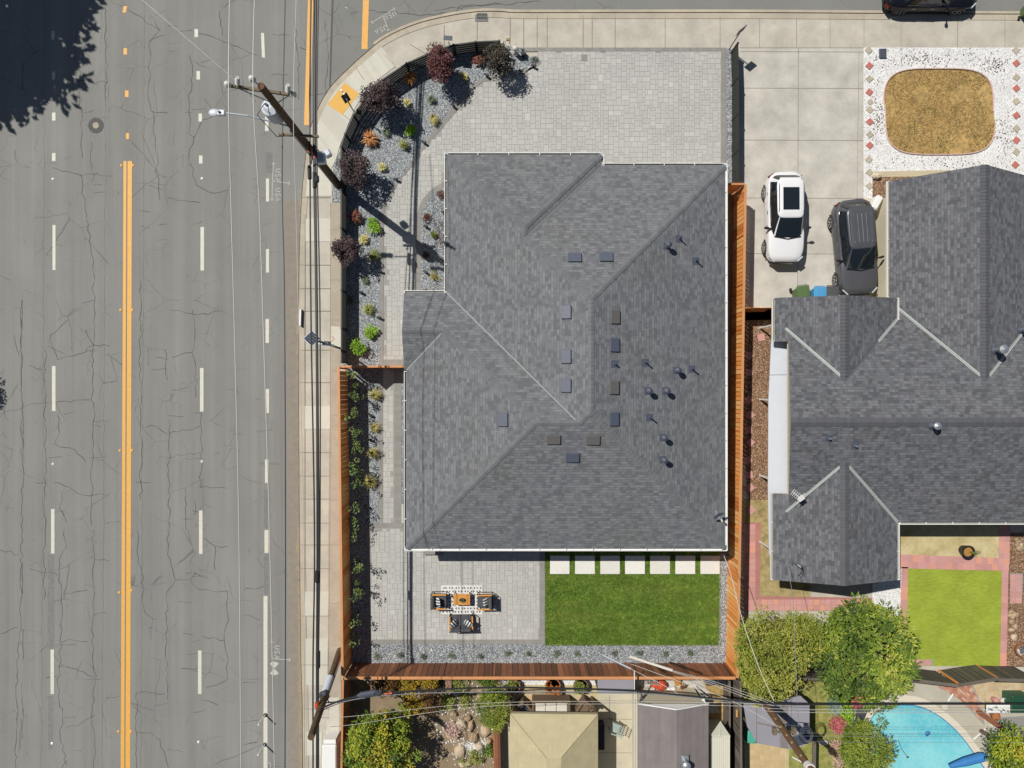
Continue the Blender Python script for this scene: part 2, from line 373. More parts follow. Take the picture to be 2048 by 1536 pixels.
M['brick'] = ramp_mat('old red brick paving', [(0, C(176, 110, 84)), (0.6, C(206, 142, 110)), (1, C(224, 184, 160))], 0.85)
M['sand'] = ramp_mat('dry sandy soil', [(0.3, C(182, 164, 112)), (0.5, C(206, 190, 142)), (0.7, C(224, 210, 166))], 0.95, src='noise', scale=1.3, bump=0.3)
M['drysoil'] = ramp_mat('dry olive soil', [(0.3, C(132, 118, 82)), (0.5, C(176, 158, 108)), (0.7, C(196, 180, 130))], 0.95, src='noise', scale=2.5, bump=0.3)
M['lawn'] = ramp_mat('green lawn', [(0.3, C(74, 100, 22)), (0.5, C(96, 124, 34)), (0.62, C(120, 144, 52)), (0.75, C(156, 160, 76))], 0.9, src='noise', scale=5, var=0.22, vs=1.3, bump=0.4)
M['blade'] = ramp_mat('grass blades', [(0, C(86, 114, 28)), (0.6, C(120, 148, 50)), (0.92, C(146, 166, 70)), (1, C(196, 184, 100))], 0.8, transl=0.3)
M['turf'] = ramp_mat('artificial turf', [(0.3, C(138, 154, 38)), (0.5, C(158, 173, 54)), (0.7, C(176, 188, 78))], 0.9, src='noise', scale=9, var=0.13, vs=1.1, sc3=(0.4, 2.2, 1), bump=0.3)
M['dryg'] = ramp_mat('parched grass', [(0.25, C(120, 110, 84)), (0.42, C(166, 140, 88)), (0.55, C(196, 162, 100)), (0.75, C(218, 188, 130))], 0.95, src='noise', scale=5, var=0.15, vs=0.6, bump=0.5)
M['dryblade'] = ramp_mat('straw blades', [(0, C(92, 116, 42)), (0.14, C(112, 126, 50)), (0.2, C(176, 144, 86)), (0.7, C(206, 172, 112)), (1, C(232, 208, 156))], 0.9, transl=.25)
M['coping'] = mat('pale pool coping', C(232, 222, 202), 0.7, 0.04)
M['deck'] = concrete('pool deck concrete', C(196, 190, 172), 0.08)
M['stone'] = ramp_mat('garden boulders', [(0, C(168, 144, 112)), (0.5, C(200, 176, 144)), (1, C(222, 206, 180))], 0.9, bump=0.4, bscale=8)
M['terra'] = mat('terracotta', C(176, 118, 78), 0.85, 0.1)
M['wicker'] = ramp_mat('brown wicker', [(0.4, C(104, 86, 66)), (0.6, C(134, 114, 90))], 0.8, src='noise', scale=30)
M['ivory'] = mat('ivory cushion', C(226, 220, 206), 0.95, 0.04)
M['slategrey'] = mat('dark grey tile', C(70, 70, 74), 0.8, 0.1)  # plain dark grey base colour for the mat beside the pool
M['trunk'] = mat('bark', C(110, 90, 68), 0.95, 0.2, 8, bump=0.5)

def foliage(name, stops): M[name] = ramp_mat(name + ' leaves', stops, 0.5, var=0.10, vs=1.5, transl=0.18, spec=0.35)
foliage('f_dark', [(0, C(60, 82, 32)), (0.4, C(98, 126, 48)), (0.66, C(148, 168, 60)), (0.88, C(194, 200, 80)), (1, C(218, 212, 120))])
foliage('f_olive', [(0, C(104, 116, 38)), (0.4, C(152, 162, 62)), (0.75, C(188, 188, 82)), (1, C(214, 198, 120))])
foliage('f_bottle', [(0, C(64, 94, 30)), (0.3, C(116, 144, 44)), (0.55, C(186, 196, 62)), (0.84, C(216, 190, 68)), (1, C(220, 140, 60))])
foliage('f_yellow', [(0, C(120, 104, 34)), (0.5, C(188, 158, 44)), (1, C(226, 186, 60))])
foliage('f_brown', [(0, C(84, 60, 34)), (0.5, C(132, 94, 50)), (1, C(170, 130, 66))])
foliage('f_purple', [(0, C(52, 38, 42)), (0.5, C(92, 72, 74)), (0.9, C(120, 98, 98)), (1, C(150, 126, 118))])
foliage('f_plum', [(0, C(66, 36, 38)), (0.5, C(116, 70, 70)), (0.9, C(146, 94, 90)), (1, C(166, 114, 104))])
foliage('f_olivepurple', [(0, C(48, 42, 38)), (0.5, C(72, 64, 54)), (1, C(100, 92, 70))])
foliage('f_cord', [(0, C(140, 72, 30)), (0.5, C(212, 132, 64)), (1, C(246, 192, 120))])
foliage('f_cordred', [(0, C(84, 44, 40)), (0.5, C(132, 78, 62)), (1, C(170, 108, 82))])
foliage('f_redball', [(0, C(80, 38, 22)), (0.5, C(122, 62, 34)), (1, C(160, 84, 46))])
foliage('f_euo', [(0, C(190, 182, 90)), (0.3, C(238, 226, 140)), (1, C(250, 242, 180))])
foliage('f_lime', [(0, C(100, 144, 30)), (0.5, C(152, 198, 50)), (1, C(190, 222, 84))])
foliage('f_grass', [(0, C(104, 122, 50)), (0.5, C(152, 164, 74)), (1, C(204, 200, 116))])
foliage('f_straw', [(0, C(150, 142, 66)), (0.5, C(200, 188, 100)), (1, C(240, 226, 156))])
foliage('f_sage', [(0, C(84, 102, 72)), (0.5, C(116, 134, 98)), (1, C(152, 166, 128))])
foliage('f_vine', [(0, C(70, 92, 40)), (0.5, C(110, 136, 62)), (1, C(164, 180, 110))])
foliage('f_green', [(0, C(84, 108, 32)), (0.5, C(138, 158, 54)), (1, C(192, 192, 88))])
foliage('f_pink', [(0, C(196, 90, 96)), (1, C(232, 140, 144))])
foliage('f_palepink', [(0, C(220, 176, 160)), (1, C(244, 220, 206))])
foliage('f_bluegrey', [(0, C(132, 156, 140)), (1, C(186, 204, 186))])
foliage('f_orange', [(0, C(190, 96, 30)), (1, C(232, 156, 60))])
# pool water: clear turquoise surface
n = NT('pool water')
c = n.ramp(n.noise(0.35, 2), [(0.35, C(104, 204, 220)), (0.65, C(150, 228, 232))])
wvx = n.node('ShaderNodeTexVoronoi', feature='DISTANCE_TO_EDGE'); wvx.inputs['Scale'].default_value = 2.6; vv = n.node('ShaderNodeVectorMath', operation='MULTIPLY_ADD'); nzz = n.node('ShaderNodeTexNoise'); nzz.inputs['Scale'].default_value = 2; n.link(n.obj, nzz.inputs[0]); n.link(nzz.outputs['Color'], vv.inputs[0]); vv.inputs[1].default_value = (.5, .5, 0); n.link(n.obj, vv.inputs[2]); n.link(vv.outputs[0], wvx.inputs['Vector'])
c = n.mix(n.math('MULTIPLY', n.ramp(wvx.outputs['Distance'], [(0, (1, 1, 1, 1)), (.12, (0, 0, 0, 1))]), .16), c, C(222, 244, 244))
n.bump(n.noise(4, 3), 0.12, 0.03); M['poolw'] = n.done(c, 0.08, 0, 0.4)
# striped pillow fabric
n = NT('striped pillow fabric'); wv = n.node('ShaderNodeTexWave'); wv.inputs['Scale'].default_value = 2.3; wv.bands_direction = 'X'; n.link(n.obj, wv.inputs[0])
M['stripe'] = n.done(n.ramp(wv.outputs['Fac'], [(0.42, C(52, 54, 62)), (0.5, C(240, 238, 236))], 'CONSTANT'), 0.95)

# ------------------------------------------------------------------ ground sheets
def pp(L, z=0.0): return [P(x, y, z) for x, y in L]
def sheet(name, poly, z, m, kind='structure', parent=None, r=0.5):
    b = MB(); pts = pp(poly, z)
    a = sum(pts[i].x * pts[(i + 1) % len(pts)].y - pts[(i + 1) % len(pts)].x * pts[i].y for i in range(len(pts)))
    if a < 0: pts.reverse()
    b.face(pts, r)
    o = b.build(name, m, parent)
    if kind: o['kind'] = kind
    return o
def curve(pts, n=6):
    """Catmull-Rom through pixel points"""
    out = []
    for i in range(len(pts) - 1):
        p0 = pts[max(i - 1, 0)]; p1 = pts[i]; p2 = pts[i + 1]; p3 = pts[min(i + 2, len(pts) - 1)]
        for k in range(n):
            t = k / n
            out.append(tuple(0.5 * (2 * p1[j] + (p2[j] - p0[j]) * t + (2 * p0[j] - 5 * p1[j] + 4 * p2[j] - p3[j]) * t * t + (3 * p1[j] - p0[j] - 3 * p2[j] + p3[j]) * t ** 3) for j in (0, 1)))
    out.append(tuple(pts[-1])); return out
def inpoly(x, y, poly):
    c = False; j = len(poly) - 1
    for i in range(len(poly)):
        xi, yi = poly[i][0], poly[i][1]; xj, yj = poly[j][0], poly[j][1]
        if (yi > y) != (yj > y) and x < (xj - xi) * (y - yi) / (yj - yi) + xi: c = not c
        j = i
    return c
def offset(poly, d):
    """shift an open pixel polyline sideways by d pixels"""
    out = []
    for i, p in enumerate(poly):
        a = poly[max(i - 1, 0)]; b = poly[min(i + 1, len(poly) - 1)]; dx, dy = b[0] - a[0], b[1] - a[1]; l = hypot(dx, dy) or 1
        out.append((p[0] - dy / l * d, p[1] + dx / l * d))
    return out

b = MB(); b.face([(-300, -300, -0.03), (300, -300, -0.03), (300, 300, -0.03), (-300, 300, -0.03)]); b.build('ground', M['drysoil'])['kind'] = 'structure'
Z1 = 0.12
# side street (top) first, then main road surface to the left
sheet('side_street', [(600, -2600), (2900, -2600), (2900, 420), (600, 420)][::1], -0.004, M['asphalt2'])
b = MB(); x1 = P(700, 0, 0).x
# main road: from far left to the curb, one sheet, its right edge follows the corner
road_edge = [(662, -3000), (662, 0), (661, 60), (660, 120), (662, 160), (664, 190), (670, 250), (670, 400), (640, 420), (640, 4200)]
poly = [(-2600, -3000)] + road_edge + [(-2600, 4200)]
sheet('main_road', poly, 0.0, M['asphalt'])

C0 = curve([(606, 2600), (606, 1536), (602, 1300), (599, 1000), (598, 700), (599, 520), (603, 410), (610, 330), (620, 262), (637, 216), (662, 174), (697, 138), (730, 108), (765, 80), (806, 59), (852, 43), (912, 30), (960, 24), (1000, 24), (1040, 26), (1200, 26), (1500, 26), (1800, 28), (2300, 30), (3200, 30)], 5)
CI = offset(C0, 11)
lot = C0 + [(3200, 2600)]
b = MB(); top = pp(C0, 0.1)
q = pp(lot, Z1 - 0.02)
q.reverse()
b.face(q)
for i in range(len(C0) - 1):
    a = P(*C0[i], 0.0); c = P(*C0[i + 1], 0.0)
    b.face([(a.x, a.y, -.01), (a.x, a.y, Z1 - 0.02), (c.x, c.y, Z1 - 0.02), (c.x, c.y, -.01)])
b.build('sidewalk', M['walk'])['kind'] = 'structure'
# curb stone band
b = MB()
for i in range(len(C0) - 1):
    a, c, d, e = P(*C0[i], Z1), P(*C0[i + 1], Z1), P(*CI[i + 1], Z1), P(*CI[i], Z1)
    b.face([a, c, d, e][::-1], R.random())
    b.face([(a.x, a.y, 0), (c.x, c.y, 0), tuple(c), tuple(a)], 0.5)
b.build('curb', M['walk2'])['kind'] = 'structure'
# concrete gutter pan along the side street and the corner, and leaf litter along the main road edge
G0 = offset(C0, -7)
i0 = next(i for i, p in enumerate(C0) if p[0] > 745 and p[1] < 120)
b = MB()
for i in range(i0, len(C0) - 1):
    b.face([P(*G0[i], .004), P(*G0[i + 1], .004), P(*C0[i + 1], .004), P(*C0[i], .004)][::-1], R.random())
b.build('gutter_pan', M['walk2'])['kind'] = 'structure'
b = MB(); rr = random.Random(3)
for y in range(380, 1536, 8):
    x = 600 + (y - 1000) * 0.008 + (7 if y < 480 else 0)
    if rr.random() < (0.35 if y < 1050 else 0.9):
        wd = rr.uniform(2, 5) if y < 1050 else rr.uniform(5, 9)
        b.face([P(x - wd, y, .005), P(x - wd * rr.uniform(.6, 1), y + 8, .005), P(x, y + 8, .005), P(x, y, .005)], rr.random())
tag(b.build('leaf_litter', M['rust']), 'rusty brown fallen leaves and dirt along the curb of the main road', 'leaf litter', kind='stuff')

# verge strip between sidewalk and fence, joints, light new panels
sheet('verge', [(661, 405), (683, 405), (684, 733), (676, 733), (682, 1360), (682, 1700), (657, 1700), (656, 1100), (661, 700)], Z1, M['walk3'])
b = MB()
for pl in [[(612, 437), (662, 437), (662, 483), (611, 483)], [(617, 325), (662, 330), (664, 392), (612, 392)], [(609, 812), (660, 812), (660, 858), (609, 858)],
           [(610, 1183), (657, 1183), (656, 1232), (609, 1232)], [(609, 1277), (656, 1277), (655, 1370), (610, 1370)], [(611, 1464), (644, 1464), (643, 1511), (611, 1511)],
           [(655, 1395), (678, 1395), (678, 1475), (652, 1475)], [(662, 652), (683, 654), (683, 694), (662, 692)]]:
    b.face(pp(pl, Z1 + .002)[::-1], rr.random())
b.build('sidewalk_panel', M['newcon'])['kind'] = 'structure'
ramp_o = [p for p in CI if 612 < p[0] < 770 and p[1] < 340]
inner = [(790, 133), (757, 158), (735, 180), (712, 212), (697, 246), (680, 290), (672, 318), (664, 335), (617, 325)]
CORNER = (ramp_o, inner)
sheet('tactile_paving', [(689, 165), (718, 187), (685, 230), (655, 209)], Z1 + .008, M['tactile'])
b = MB()
def joint(p, q, wd=0.03, z=Z1 + .006): b.strip([P(*p, z), P(*q, z)], wd)
for y in (395, 530, 577, 622, 700, 765, 905, 952, 998, 1046, 1090, 1137, 1232, 1330, 1418): joint((599, y), (661, y))
joint((661, 405), (660, 1000), .02); joint((660, 1000), (656, 1440), .02)
joint((610, 430), (609, 1536), .02)
for y in (460, 560, 640, 742, 830, 1000, 1090, 1207, 1290): joint((662, y), (680, y), .02)
for x in (1020, 1047, 1074, 1094, 1166, 1184, 1230, 1330, 1440, 1519, 1593, 1660, 1728, 1802, 1915, 2010): joint((x, 36 if x % 2 else 30), (x, 95), .02 if x not in (1593, 1915) else .03)
joint((712, 135), (728, 160), .03); joint((657, 205), (700, 240), .03); joint((770, 110), (792, 135), .02); joint((820, 88), (855, 110), .02)
joint((954, 37), (954, 80), .02); joint((888, 50), (888, 92), .02)
b.build('sidewalk_joint', M['joint'])['kind'] = 'structure'

def band(name, A, B, z, m='border', n=30):
    b = MB()
    def at(L, t):
        d = [0]
        for i in range(len(L) - 1): d.append(d[-1] + hypot(L[i + 1][0] - L[i][0], L[i + 1][1] - L[i][1]))
        s_ = t * d[-1]
        for i in range(len(L) - 1):
            if d[i + 1] >= s_: f = (s_ - d[i]) / max(1e-6, d[i + 1] - d[i]); return (L[i][0] + (L[i + 1][0] - L[i][0]) * f, L[i][1] + (L[i + 1][1] - L[i][1]) * f)
        return L[-1]
    for k in range(n):
        a, c, d, e = at(A, k / n), at(A, (k + 1) / n), at(B, (k + 1) / n), at(B, k / n)
        b.face([P(*a, z), P(*c, z), P(*d, z), P(*e, z)], R.random())
    o = b.build(name, M[m]); o['kind'] = 'structure'; return o
# ------------------------------------------------------------------ road paint
def rect(b, x0, y0, x1, y1, z=.004, dx=0.0, r=0.5):
    b.face([P(x0, y1, z), P(x1, y1, z), P(x1 + dx, y0, z), P(x0 + dx, y0, z)], r)
def paint(name, L, m, z=.004):
    b = MB()
    for l in L: rect(b, *l[:4], z=z, dx=(l[4] if len(l) > 4 else 0))
    b.build(name, M[m])['kind'] = 'structure'
paint('lane_marking', [(103, 62, 109, 79), (104, 143, 110, 159), (104, 225, 111, 241), (104, 306, 111, 322), (105, 450, 111, 540), (104, 732, 111, 822), (102, 1018, 109, 1107), (101, 1299, 108, 1388)], 'paint_w')
paint('lane_marking', [(389, 58, 396, 74), (393, 142, 400, 159), (397, 227, 404, 243), (398, 311, 405, 327), (401, 454, 408, 541), (400, 736, 407, 823), (398, 1021, 405, 1108), (396, 1301, 403, 1388)], 'paint_w')
paint('lane_marking', [(524, 66, 530, 115, -2), (530, 222, 537, 262), (532, 357, 538, 403), (532, 498, 538, 545), (531, 638, 538, 686), (531, 778, 538, 826), (530, 919, 537, 966), (529, 1060, 537, 1106), (527, 1192, 535, 1600, 0)], 'paint_w')
paint('center_line', [(245, 12, 252, 25, 2), (247, 96, 254, 109), (250, 181, 257, 194), (252, 266, 258, 278), (241, 322, 253, 1600, 6)], 'paint_y')
paint('center_line', [(251, 322, 260, 1600, 4)], 'paint_y', .0085)
b = MB()   # the thin gap between the two yellow lines
b.face([P(248.0, 1600, .013), P(250.0, 1600, .013), P(254.6, 322, .013), P(252.8, 322, .013)])
b.build('center_line_gap', M['asphalt2'])['kind'] = 'structure'
paint('edge_line', [(608, 0, 619, 250, 8), (723, 0, 735, 98, 3)], 'paint_y')
# ramp hatch ends
def spray(name, L, wd, m, z=.006):
    b = MB()
    for l in L: b.strip([P(x, y, z) for x, y in l], wd)
    b.build(name, M[m])['kind'] = 'structure'
GL = {'U': [[(0, 0), (0, .75), (.3, 1), (.6, .75), (.6, 0)]], 'S': [[(.6, .1), (.3, 0), (0, .2), (.3, .48), (.6, .75), (.3, 1), (0, .88)]], 'A': [[(0, 1), (.3, 0), (.6, 1)], [(.12, .62), (.5, .62)]]}
def word(x, y, ang, h, txt='USA', gap=.95):
    """hand sprayed letters: x advances along ang (image degrees, clockwise)"""
    a = radians(ang); ux, uy = cos(a), sin(a); vx, vy = -sin(a), cos(a); out = []
    for k, ch in enumerate(txt):
        for st in GL[ch]: out.append([(x + ux * (k * gap + p) * h + vx * q * h, y + uy * (k * gap + p) * h + vy * q * h) for p, q in st])
    return out
def arrow(x0, y0, x1, y1, h=5):
    a = atan2(y1 - y0, x1 - x0)
    return [[(x0, y0), (x1, y1)], [(x1 + h * cos(a + 2.5), y1 + h * sin(a + 2.5)), (x1, y1), (x1 + h * cos(a - 2.5), y1 + h * sin(a - 2.5))]]
sp = word(561, 338, 90, 10) + word(561, 377, 90, 10) + arrow(545, 362, 547, 324) + arrow(545, 362, 581, 367) + arrow(545, 362, 544, 402)
sp += word(779, 50, 160, 10)[0:0] + word(776, 58, 152, 10) + word(793, 30, 152, 9)[::1] + arrow(766, 32, 742, 46) + arrow(766, 32, 791, 16) + arrow(766, 32, 778, 62)
sp += word(559, 1292, 90, 10) + arrow(544, 1317, 544, 1281) + arrow(544, 1317, 582, 1320)
sp += [[(690, 14), (696, 17)], [(533, 1526), (541, 1526), (541, 1534)]]
spray('utility_marking', sp, .035, 'chalk')
b = MB()
for sgn in (-1, 1):
    cx, cy = 548.5, 1337
    b.face([P(cx, cy, .006)] + [P(cx + 13.5 * sin(t) * 1.0, cy + sgn * 13.5 * cos(t), .006) for t in [sgn * (-.75 + .3 * k) for k in range(6)]])
b.build('utility_marking', M['chalk'])['kind'] = 'structure'
spray('utility_marking', [[(664, 672), (668, 678), (663, 683)], [(664, 700), (667, 706)]], .05, 'pinkchalk', Z1 + .009)
# ------------------------------------------------------------------ cracks
rr = random.Random(11); b = MB()
def crack(pts, wd=0.03, jit=3.2, step=10):
    L = []
    for i in range(len(pts) - 1):
        (x0, y0), (x1, y1) = pts[i], pts[i + 1]; d = hypot(x1 - x0, y1 - y0); n = max(1, int(d / step))
        for k in range(n): t = k / n; L.append((x0 + (x1 - x0) * t + (rr.uniform(-jit, jit) if k else 0), y0 + (y1 - y0) * t + (rr.uniform(-jit, jit) if k else 0)))
    L.append(pts[-1]); b.strip([P(x, y, .003) for x, y in L], [wd * rr.uniform(.35, 1.3) for _ in L])
CR = [[(158, 125), (160, 200), (164, 260), (165, 315)], [(160, 162), (215, 165)], [(183, 285), (184, 345)], [(105, 335), (155, 348), (225, 352)], [(160, 348), (170, 420), (187, 520), (187, 690)],
      [(300, 30), (320, 60), (300, 82), (297, 200), (302, 222), (335, 226)], [(300, 82), (330, 70)], [(380, 110), (385, 140), (378, 200), (378, 268), (388, 275)], [(388, 275), (378, 310), (392, 370)],
      [(388, 275), (405, 240), (430, 230)], [(320, 60), (245, 10)], [(350, 60), (385, 60)], [(387, 65), (440, 80), (515, 110)], [(440, 20), (445, 70)], [(305, 222), (315, 310), (312, 335), (320, 400)],
      [(392, 370), (420, 385), (460, 380)], [(187, 690), (185, 760), (182, 800), (190, 830), (184, 900), (183, 1050)], [(187, 690), (220, 692)], [(135, 640), (102, 670), (105, 695), (115, 720), (170, 705), (187, 690)],
      [(172, 660), (187, 690)], [(115, 830), (118, 860), (112, 890), (105, 888)], [(112, 890), (150, 900), (172, 925)], [(100, 808), (130, 802), (180, 800)], [(107, 965), (140, 975), (165, 990), (212, 990)],
      [(118, 1015), (133, 1045)], [(385, 620), (390, 660), (384, 705), (392, 735), (392, 795)], [(384, 705), (345, 715)], [(392, 630), (440, 622)], [(392, 630), (340, 620)], [(345, 780), (378, 774)],
      [(290, 855), (310, 852), (335, 868), (400, 852)], [(403, 826), (404, 920), (400, 975)], [(335, 915), (400, 905)], [(338, 840), (338, 1060)], [(330, 700), (335, 760)], [(400, 975), (455, 977)], [(390, 1000), (388, 1030)],
      [(370, 975), (372, 1060)], [(128, 1060), (133, 1095), (118, 1120), (122, 1200), (124, 1260), (118, 1340), (115, 1370), (125, 1440), (120, 1470), (133, 1530)], [(60, 1138), (115, 1150)], [(130, 1187), (175, 1180)],
      [(186, 1060), (187, 1200), (185, 1290), (190, 1360), (183, 1430), (190, 1480), (187, 1536)], [(122, 1285), (140, 1278), (175, 1283)], [(130, 1333), (188, 1353)], [(92, 1355), (115, 1352)], [(133, 1455), (155, 1452), (190, 1430)],
      [(187, 1230), (212, 1225)], [(275, 1060), (277, 1115), (287, 1155), (285, 1190), (290, 1225), (312, 1240)], [(335, 1060), (336, 1100), (350, 1160), (333, 1185), (334, 1400)], [(350, 1160), (380, 1160), (400, 1180), (455, 1182), (457, 1240), (450, 1258), (453, 1310)],
      [(388, 1145), (420, 1160)], [(405, 1075), (430, 1092), (430, 1140)], [(430, 1092), (455, 1092)], [(380, 1160), (392, 1145)], [(274, 1386), (330, 1387)], [(273, 1386), (274, 1536)], [(277, 1465), (300, 1465), (320, 1480), (337, 1536)],
      [(405, 1272), (450, 1280)], [(413, 1375), (455, 1358), (455, 1310)], [(362, 1337), (400, 1337)], [(400, 1400), (435, 1410)], [(487, 1180), (527, 1172)], [(487, 1230), (520, 1240)], [(485, 1365), (512, 1364)], [(487, 1445), (515, 1440)], [(487, 1490), (515, 1484)],
      [(42, 600), (43, 760), (45, 1000), (42, 1200), (35, 1340), (32, 1536)], [(30, 670), (38, 710)], [(60, 730), (85, 740)], [(90, 700), (90, 960), (88, 1200)], [(0, 1268), (35, 1255)], [(0, 1100), (40, 1110)], [(70, 965), (90, 965)],
      [(590, 40), (598, 150), (596, 200)], [(545, 68), (580, 70)], [(600, 95), (625, 98)], [(150, 60), (150, 130)], [(212, 20), (212, 200)], [(280, 560), (282, 1000)], [(325, 380), (300, 370)], [(350, 400), (400, 405)],
      [(650, 40), (656, 120), (640, 300)], [(660, 187), (620, 190)], [(735, 20), (870, 30), (890, 25)], [(870, 20), (960, 10), (1080, 2)], [(910, 25), (920, 12), (1000, 8)], [(545, 150), (575, 148)], [(30, 300), (35, 325), (60, 335)]]
for c_ in CR: crack(c_, 0.036)
for k in range(46):   # finer side cracks off the long ones
    x = rr.choice([187, 187, 385, 385, 335, 128, 300, 212]); y = rr.uniform(30, 1500); L = rr.uniform(12, 34) * rr.choice([-1, 1])
    crack([(x, y), (x + L, y + rr.uniform(-6, 6))], 0.026, 2, 8)
for k in range(12): x = 44 + rr.uniform(-3, 3); y = rr.uniform(0, 1450); crack([(x, y), (x + rr.uniform(-2, 2), y + 60)], .03, 1.2, 12)
for x in (289, 212, 90): crack([(x, -20), (x - 3, 700), (x - 8, 1560)], 0.011, 1.6, 14)
b.build('road_cracks', M['crack'])['kind'] = 'structure'
b = MB()
for (x0, y0, x1, y1) in [(528, 1110, 536, 1190), (95, 1110, 108, 1295), (96, 1392, 106, 1500), (531, 305, 545, 345), (528, 980, 535, 1055), (520, 925, 560, 930)]: rect(b, x0, y0, x1, y1, .0025)
b.build('tar_patch', M['patch'])['kind'] = 'structure'
sheet('pavement_band', [(570, 400), (598, 400), (597, 1000), (602, 1536), (578, 1536), (574, 1000)], .0035, mat('worn pavement edge', C(152, 143, 130), 0.9, 0.12, 3, fine=0.1))
sheet('pavement_seam', [(664, -10), (667, -10), (661, 186), (658, 186)], .0035, M['crack'])

def manhole(x, y, r1, r2, label):
    t = thing('manhole_cover', P(x, y, 0), label, 'manhole cover')
    q = MB(); q.lathe(t.location, [(r1, 0.002), (r1, .012), (r1 * .9, .013)], 28); q.build('collar', M['crack'], t)
    q = MB(); q.lathe(t.location, [(r2, 0.002), (r2, .022), (r2 * .86, .024), (r2 * .84, .02), (0.02, .02)], 24)
    for k in range(-3, 4): q.box((t.location.x, t.location.y + k * r2 * .22, .024), (r2 * 1.3, .02, .006))
    q.build('cover', M['walk2'], t)
manhole(192, 251, .40, .16, 'round iron manhole cover with dark collar in the left lanes of the main road')
manhole(1185, 161, .17, .14, 'small round grey cover set in the front paver driveway')
band('corner_ramp', CORNER[0], CORNER[1][::-1], Z1 + .003, 'newcon', 36)
def reflector(x, y, m, label, grp):
    q = MB(); c = P(x, y, 0)
    q.lathe(c, [(.075, 0.002), (.07, .015), (.035, .03)], 10)
    tag(q.build('road_reflector', M[m]), label, 'road reflector', grp)
for k, y in enumerate((331, 620, 901, 1185, 1463)):
    sl_ = (y - 331) / 1132
    reflector(243 - 6 * sl_, y, 'paint_y', ORD[k] + ' yellow round reflector on the left side of the double yellow line', 'reflectors left of the yellow line')
    reflector(266 - 4 * sl_, y - (4 if y == 1185 else 0), 'paint_y', ORD[k] + ' yellow round reflector on the right side of the double yellow line', 'reflectors right of the yellow line')
for k, (x, y) in enumerate(((106, 358), (106, 928), (104, 1487))): reflector(x, y, 'porcel', ORD[k] + ' white round road stud in the dashed line of the left lanes', 'white road studs on the left dashed line')
for k, (x, y) in enumerate(((404, 357), (404, 923), (397, 1484))): reflector(x, y, 'porcel', ORD[k] + ' white road stud on the dashed line right of the yellow line', 'white road studs on the right dashed line')

# storm drain
t = thing('storm_drain', P(963, 32, 0), 'iron storm drain grate at the curb of the side street', 'storm drain')
q = MB(); c = P(963, 36, Z1); q.box((c.x, c.y, .06), (.66, .34, .14)); q.build('frame', M['patch'], t)
q = MB()
for r_ in (-1, 1):
    for k in range(9): cc = P(954.5 + k * 2.3, 32 + r_ * 3.4, .14); q.box((cc.x, cc.y, .137), (.035, .12, .012))
q.build('grate_slot', M['black'], t)

M['pinkj'] = mat('pink joints', C(186, 130, 120), .9)
# ------------------------------------------------------------------ tiled paving
def tiles(name, poly, z, m, unit=.135, sizes=((2, 2), (2, 2), (2, 2), (3, 2), (2, 3), (2, 1), (1, 2)), seed=1, gap=.008, base='grout', label=None, rot=0.0, holes=()):
    W = [(p.x, p.y) for p in pp(poly, z)]; HW = [[(p.x, p.y) for p in pp(h, z)] for h in holes]
    cs, sn = cos(-rot), sin(-rot); WR = [(x * cs - y * sn, x * sn + y * cs) for x, y in W]
    x0 = min(p[0] for p in WR); x1 = max(p[0] for p in WR); y0 = min(p[1] for p in WR); y1 = max(p[1] for p in WR)
    nx = int((x1 - x0) / unit) + 3; ny = int((y1 - y0) / unit) + 3; occ = [[False] * ny for _ in range(nx)]; rq = random.Random(seed); b = MB()
    cs, sn = cos(rot), sin(rot)
    for j in range(ny):
        for i in range(nx):
            if occ[i][j]: continue
            for s_ in rq.sample(sizes, len(sizes)) + [(1, 1)]:
                if i + s_[0] <= nx and j + s_[1] <= ny and not any(occ[i + a][j + c_] for a in range(s_[0]) for c_ in range(s_[1])): break
            for a in range(s_[0]):
                for c_ in range(s_[1]): occ[i + a][j + c_] = True
            X0 = x0 + i * unit + gap; X1 = x0 + (i + s_[0]) * unit - gap; Y0 = y0 + j * unit + gap; Y1 = y0 + (j + s_[1]) * unit - gap
            q = [(x * cs - y * sn, x * sn + y * cs) for x, y in ((X0, Y0), (X1, Y0), (X1, Y1), (X0, Y1))]
            mx, my = sum(p[0] for p in q) / 4, sum(p[1] for p in q) / 4
            if inpoly(mx, my, W) and all(inpoly(x, y, W) for x, y in q[::2]) and not any(inpoly(mx, my, h) for h in HW): b.face([(x, y, z) for x, y in q], rq.random())
    o = b.build(name, M[m]); o['kind'] = 'structure'
    sheet(name + '_bed', poly, z - .008, M[base])
    return o
# bed curves of the front garden
g_in = curve([(1053, 116), (1067, 113), (1080, 118), (1084, 126), (1078, 131), (1066, 133), (1040, 143), (1005, 148), (977, 152), (954, 163), (930, 183), (909, 208), (880, 246), (849, 285), (820, 328), (797, 361), (782, 378), (768, 402), (760, 432), (759, 470), (759, 719)], 4)
g_out = curve([(1060, 134), (1045, 148), (1010, 153), (990, 157), (963, 166), (940, 187), (921, 213), (890, 250), (856, 287), (832, 322), (811, 347), (794, 370), (778, 398), (769, 425), (767, 460), (767, 719)], 4)
front = [(1084, 95)] + [(1452, 95), (1452, 345), (893, 345), (893, 583), (832, 583), (832, 722), (763, 722)] + g_out[::-1][2:] + [(1075, 128), (1075, 106)]
tiles('paver_driveway', front, Z1 + .02, 'paver', seed=4)
fence_top = [(999, 82), (951, 84), (907, 90), (873, 100), (813, 127), (759, 163), (735, 190), (707, 230), (690, 268), (682, 293)]
gb = [(1000, 84), (951, 86), (907, 92), (873, 102), (813, 129), (759, 165), (707, 231), (684, 291), (684, 733), (759, 733)] + g_in[::-1] + [(1050, 96), (1000, 92)]
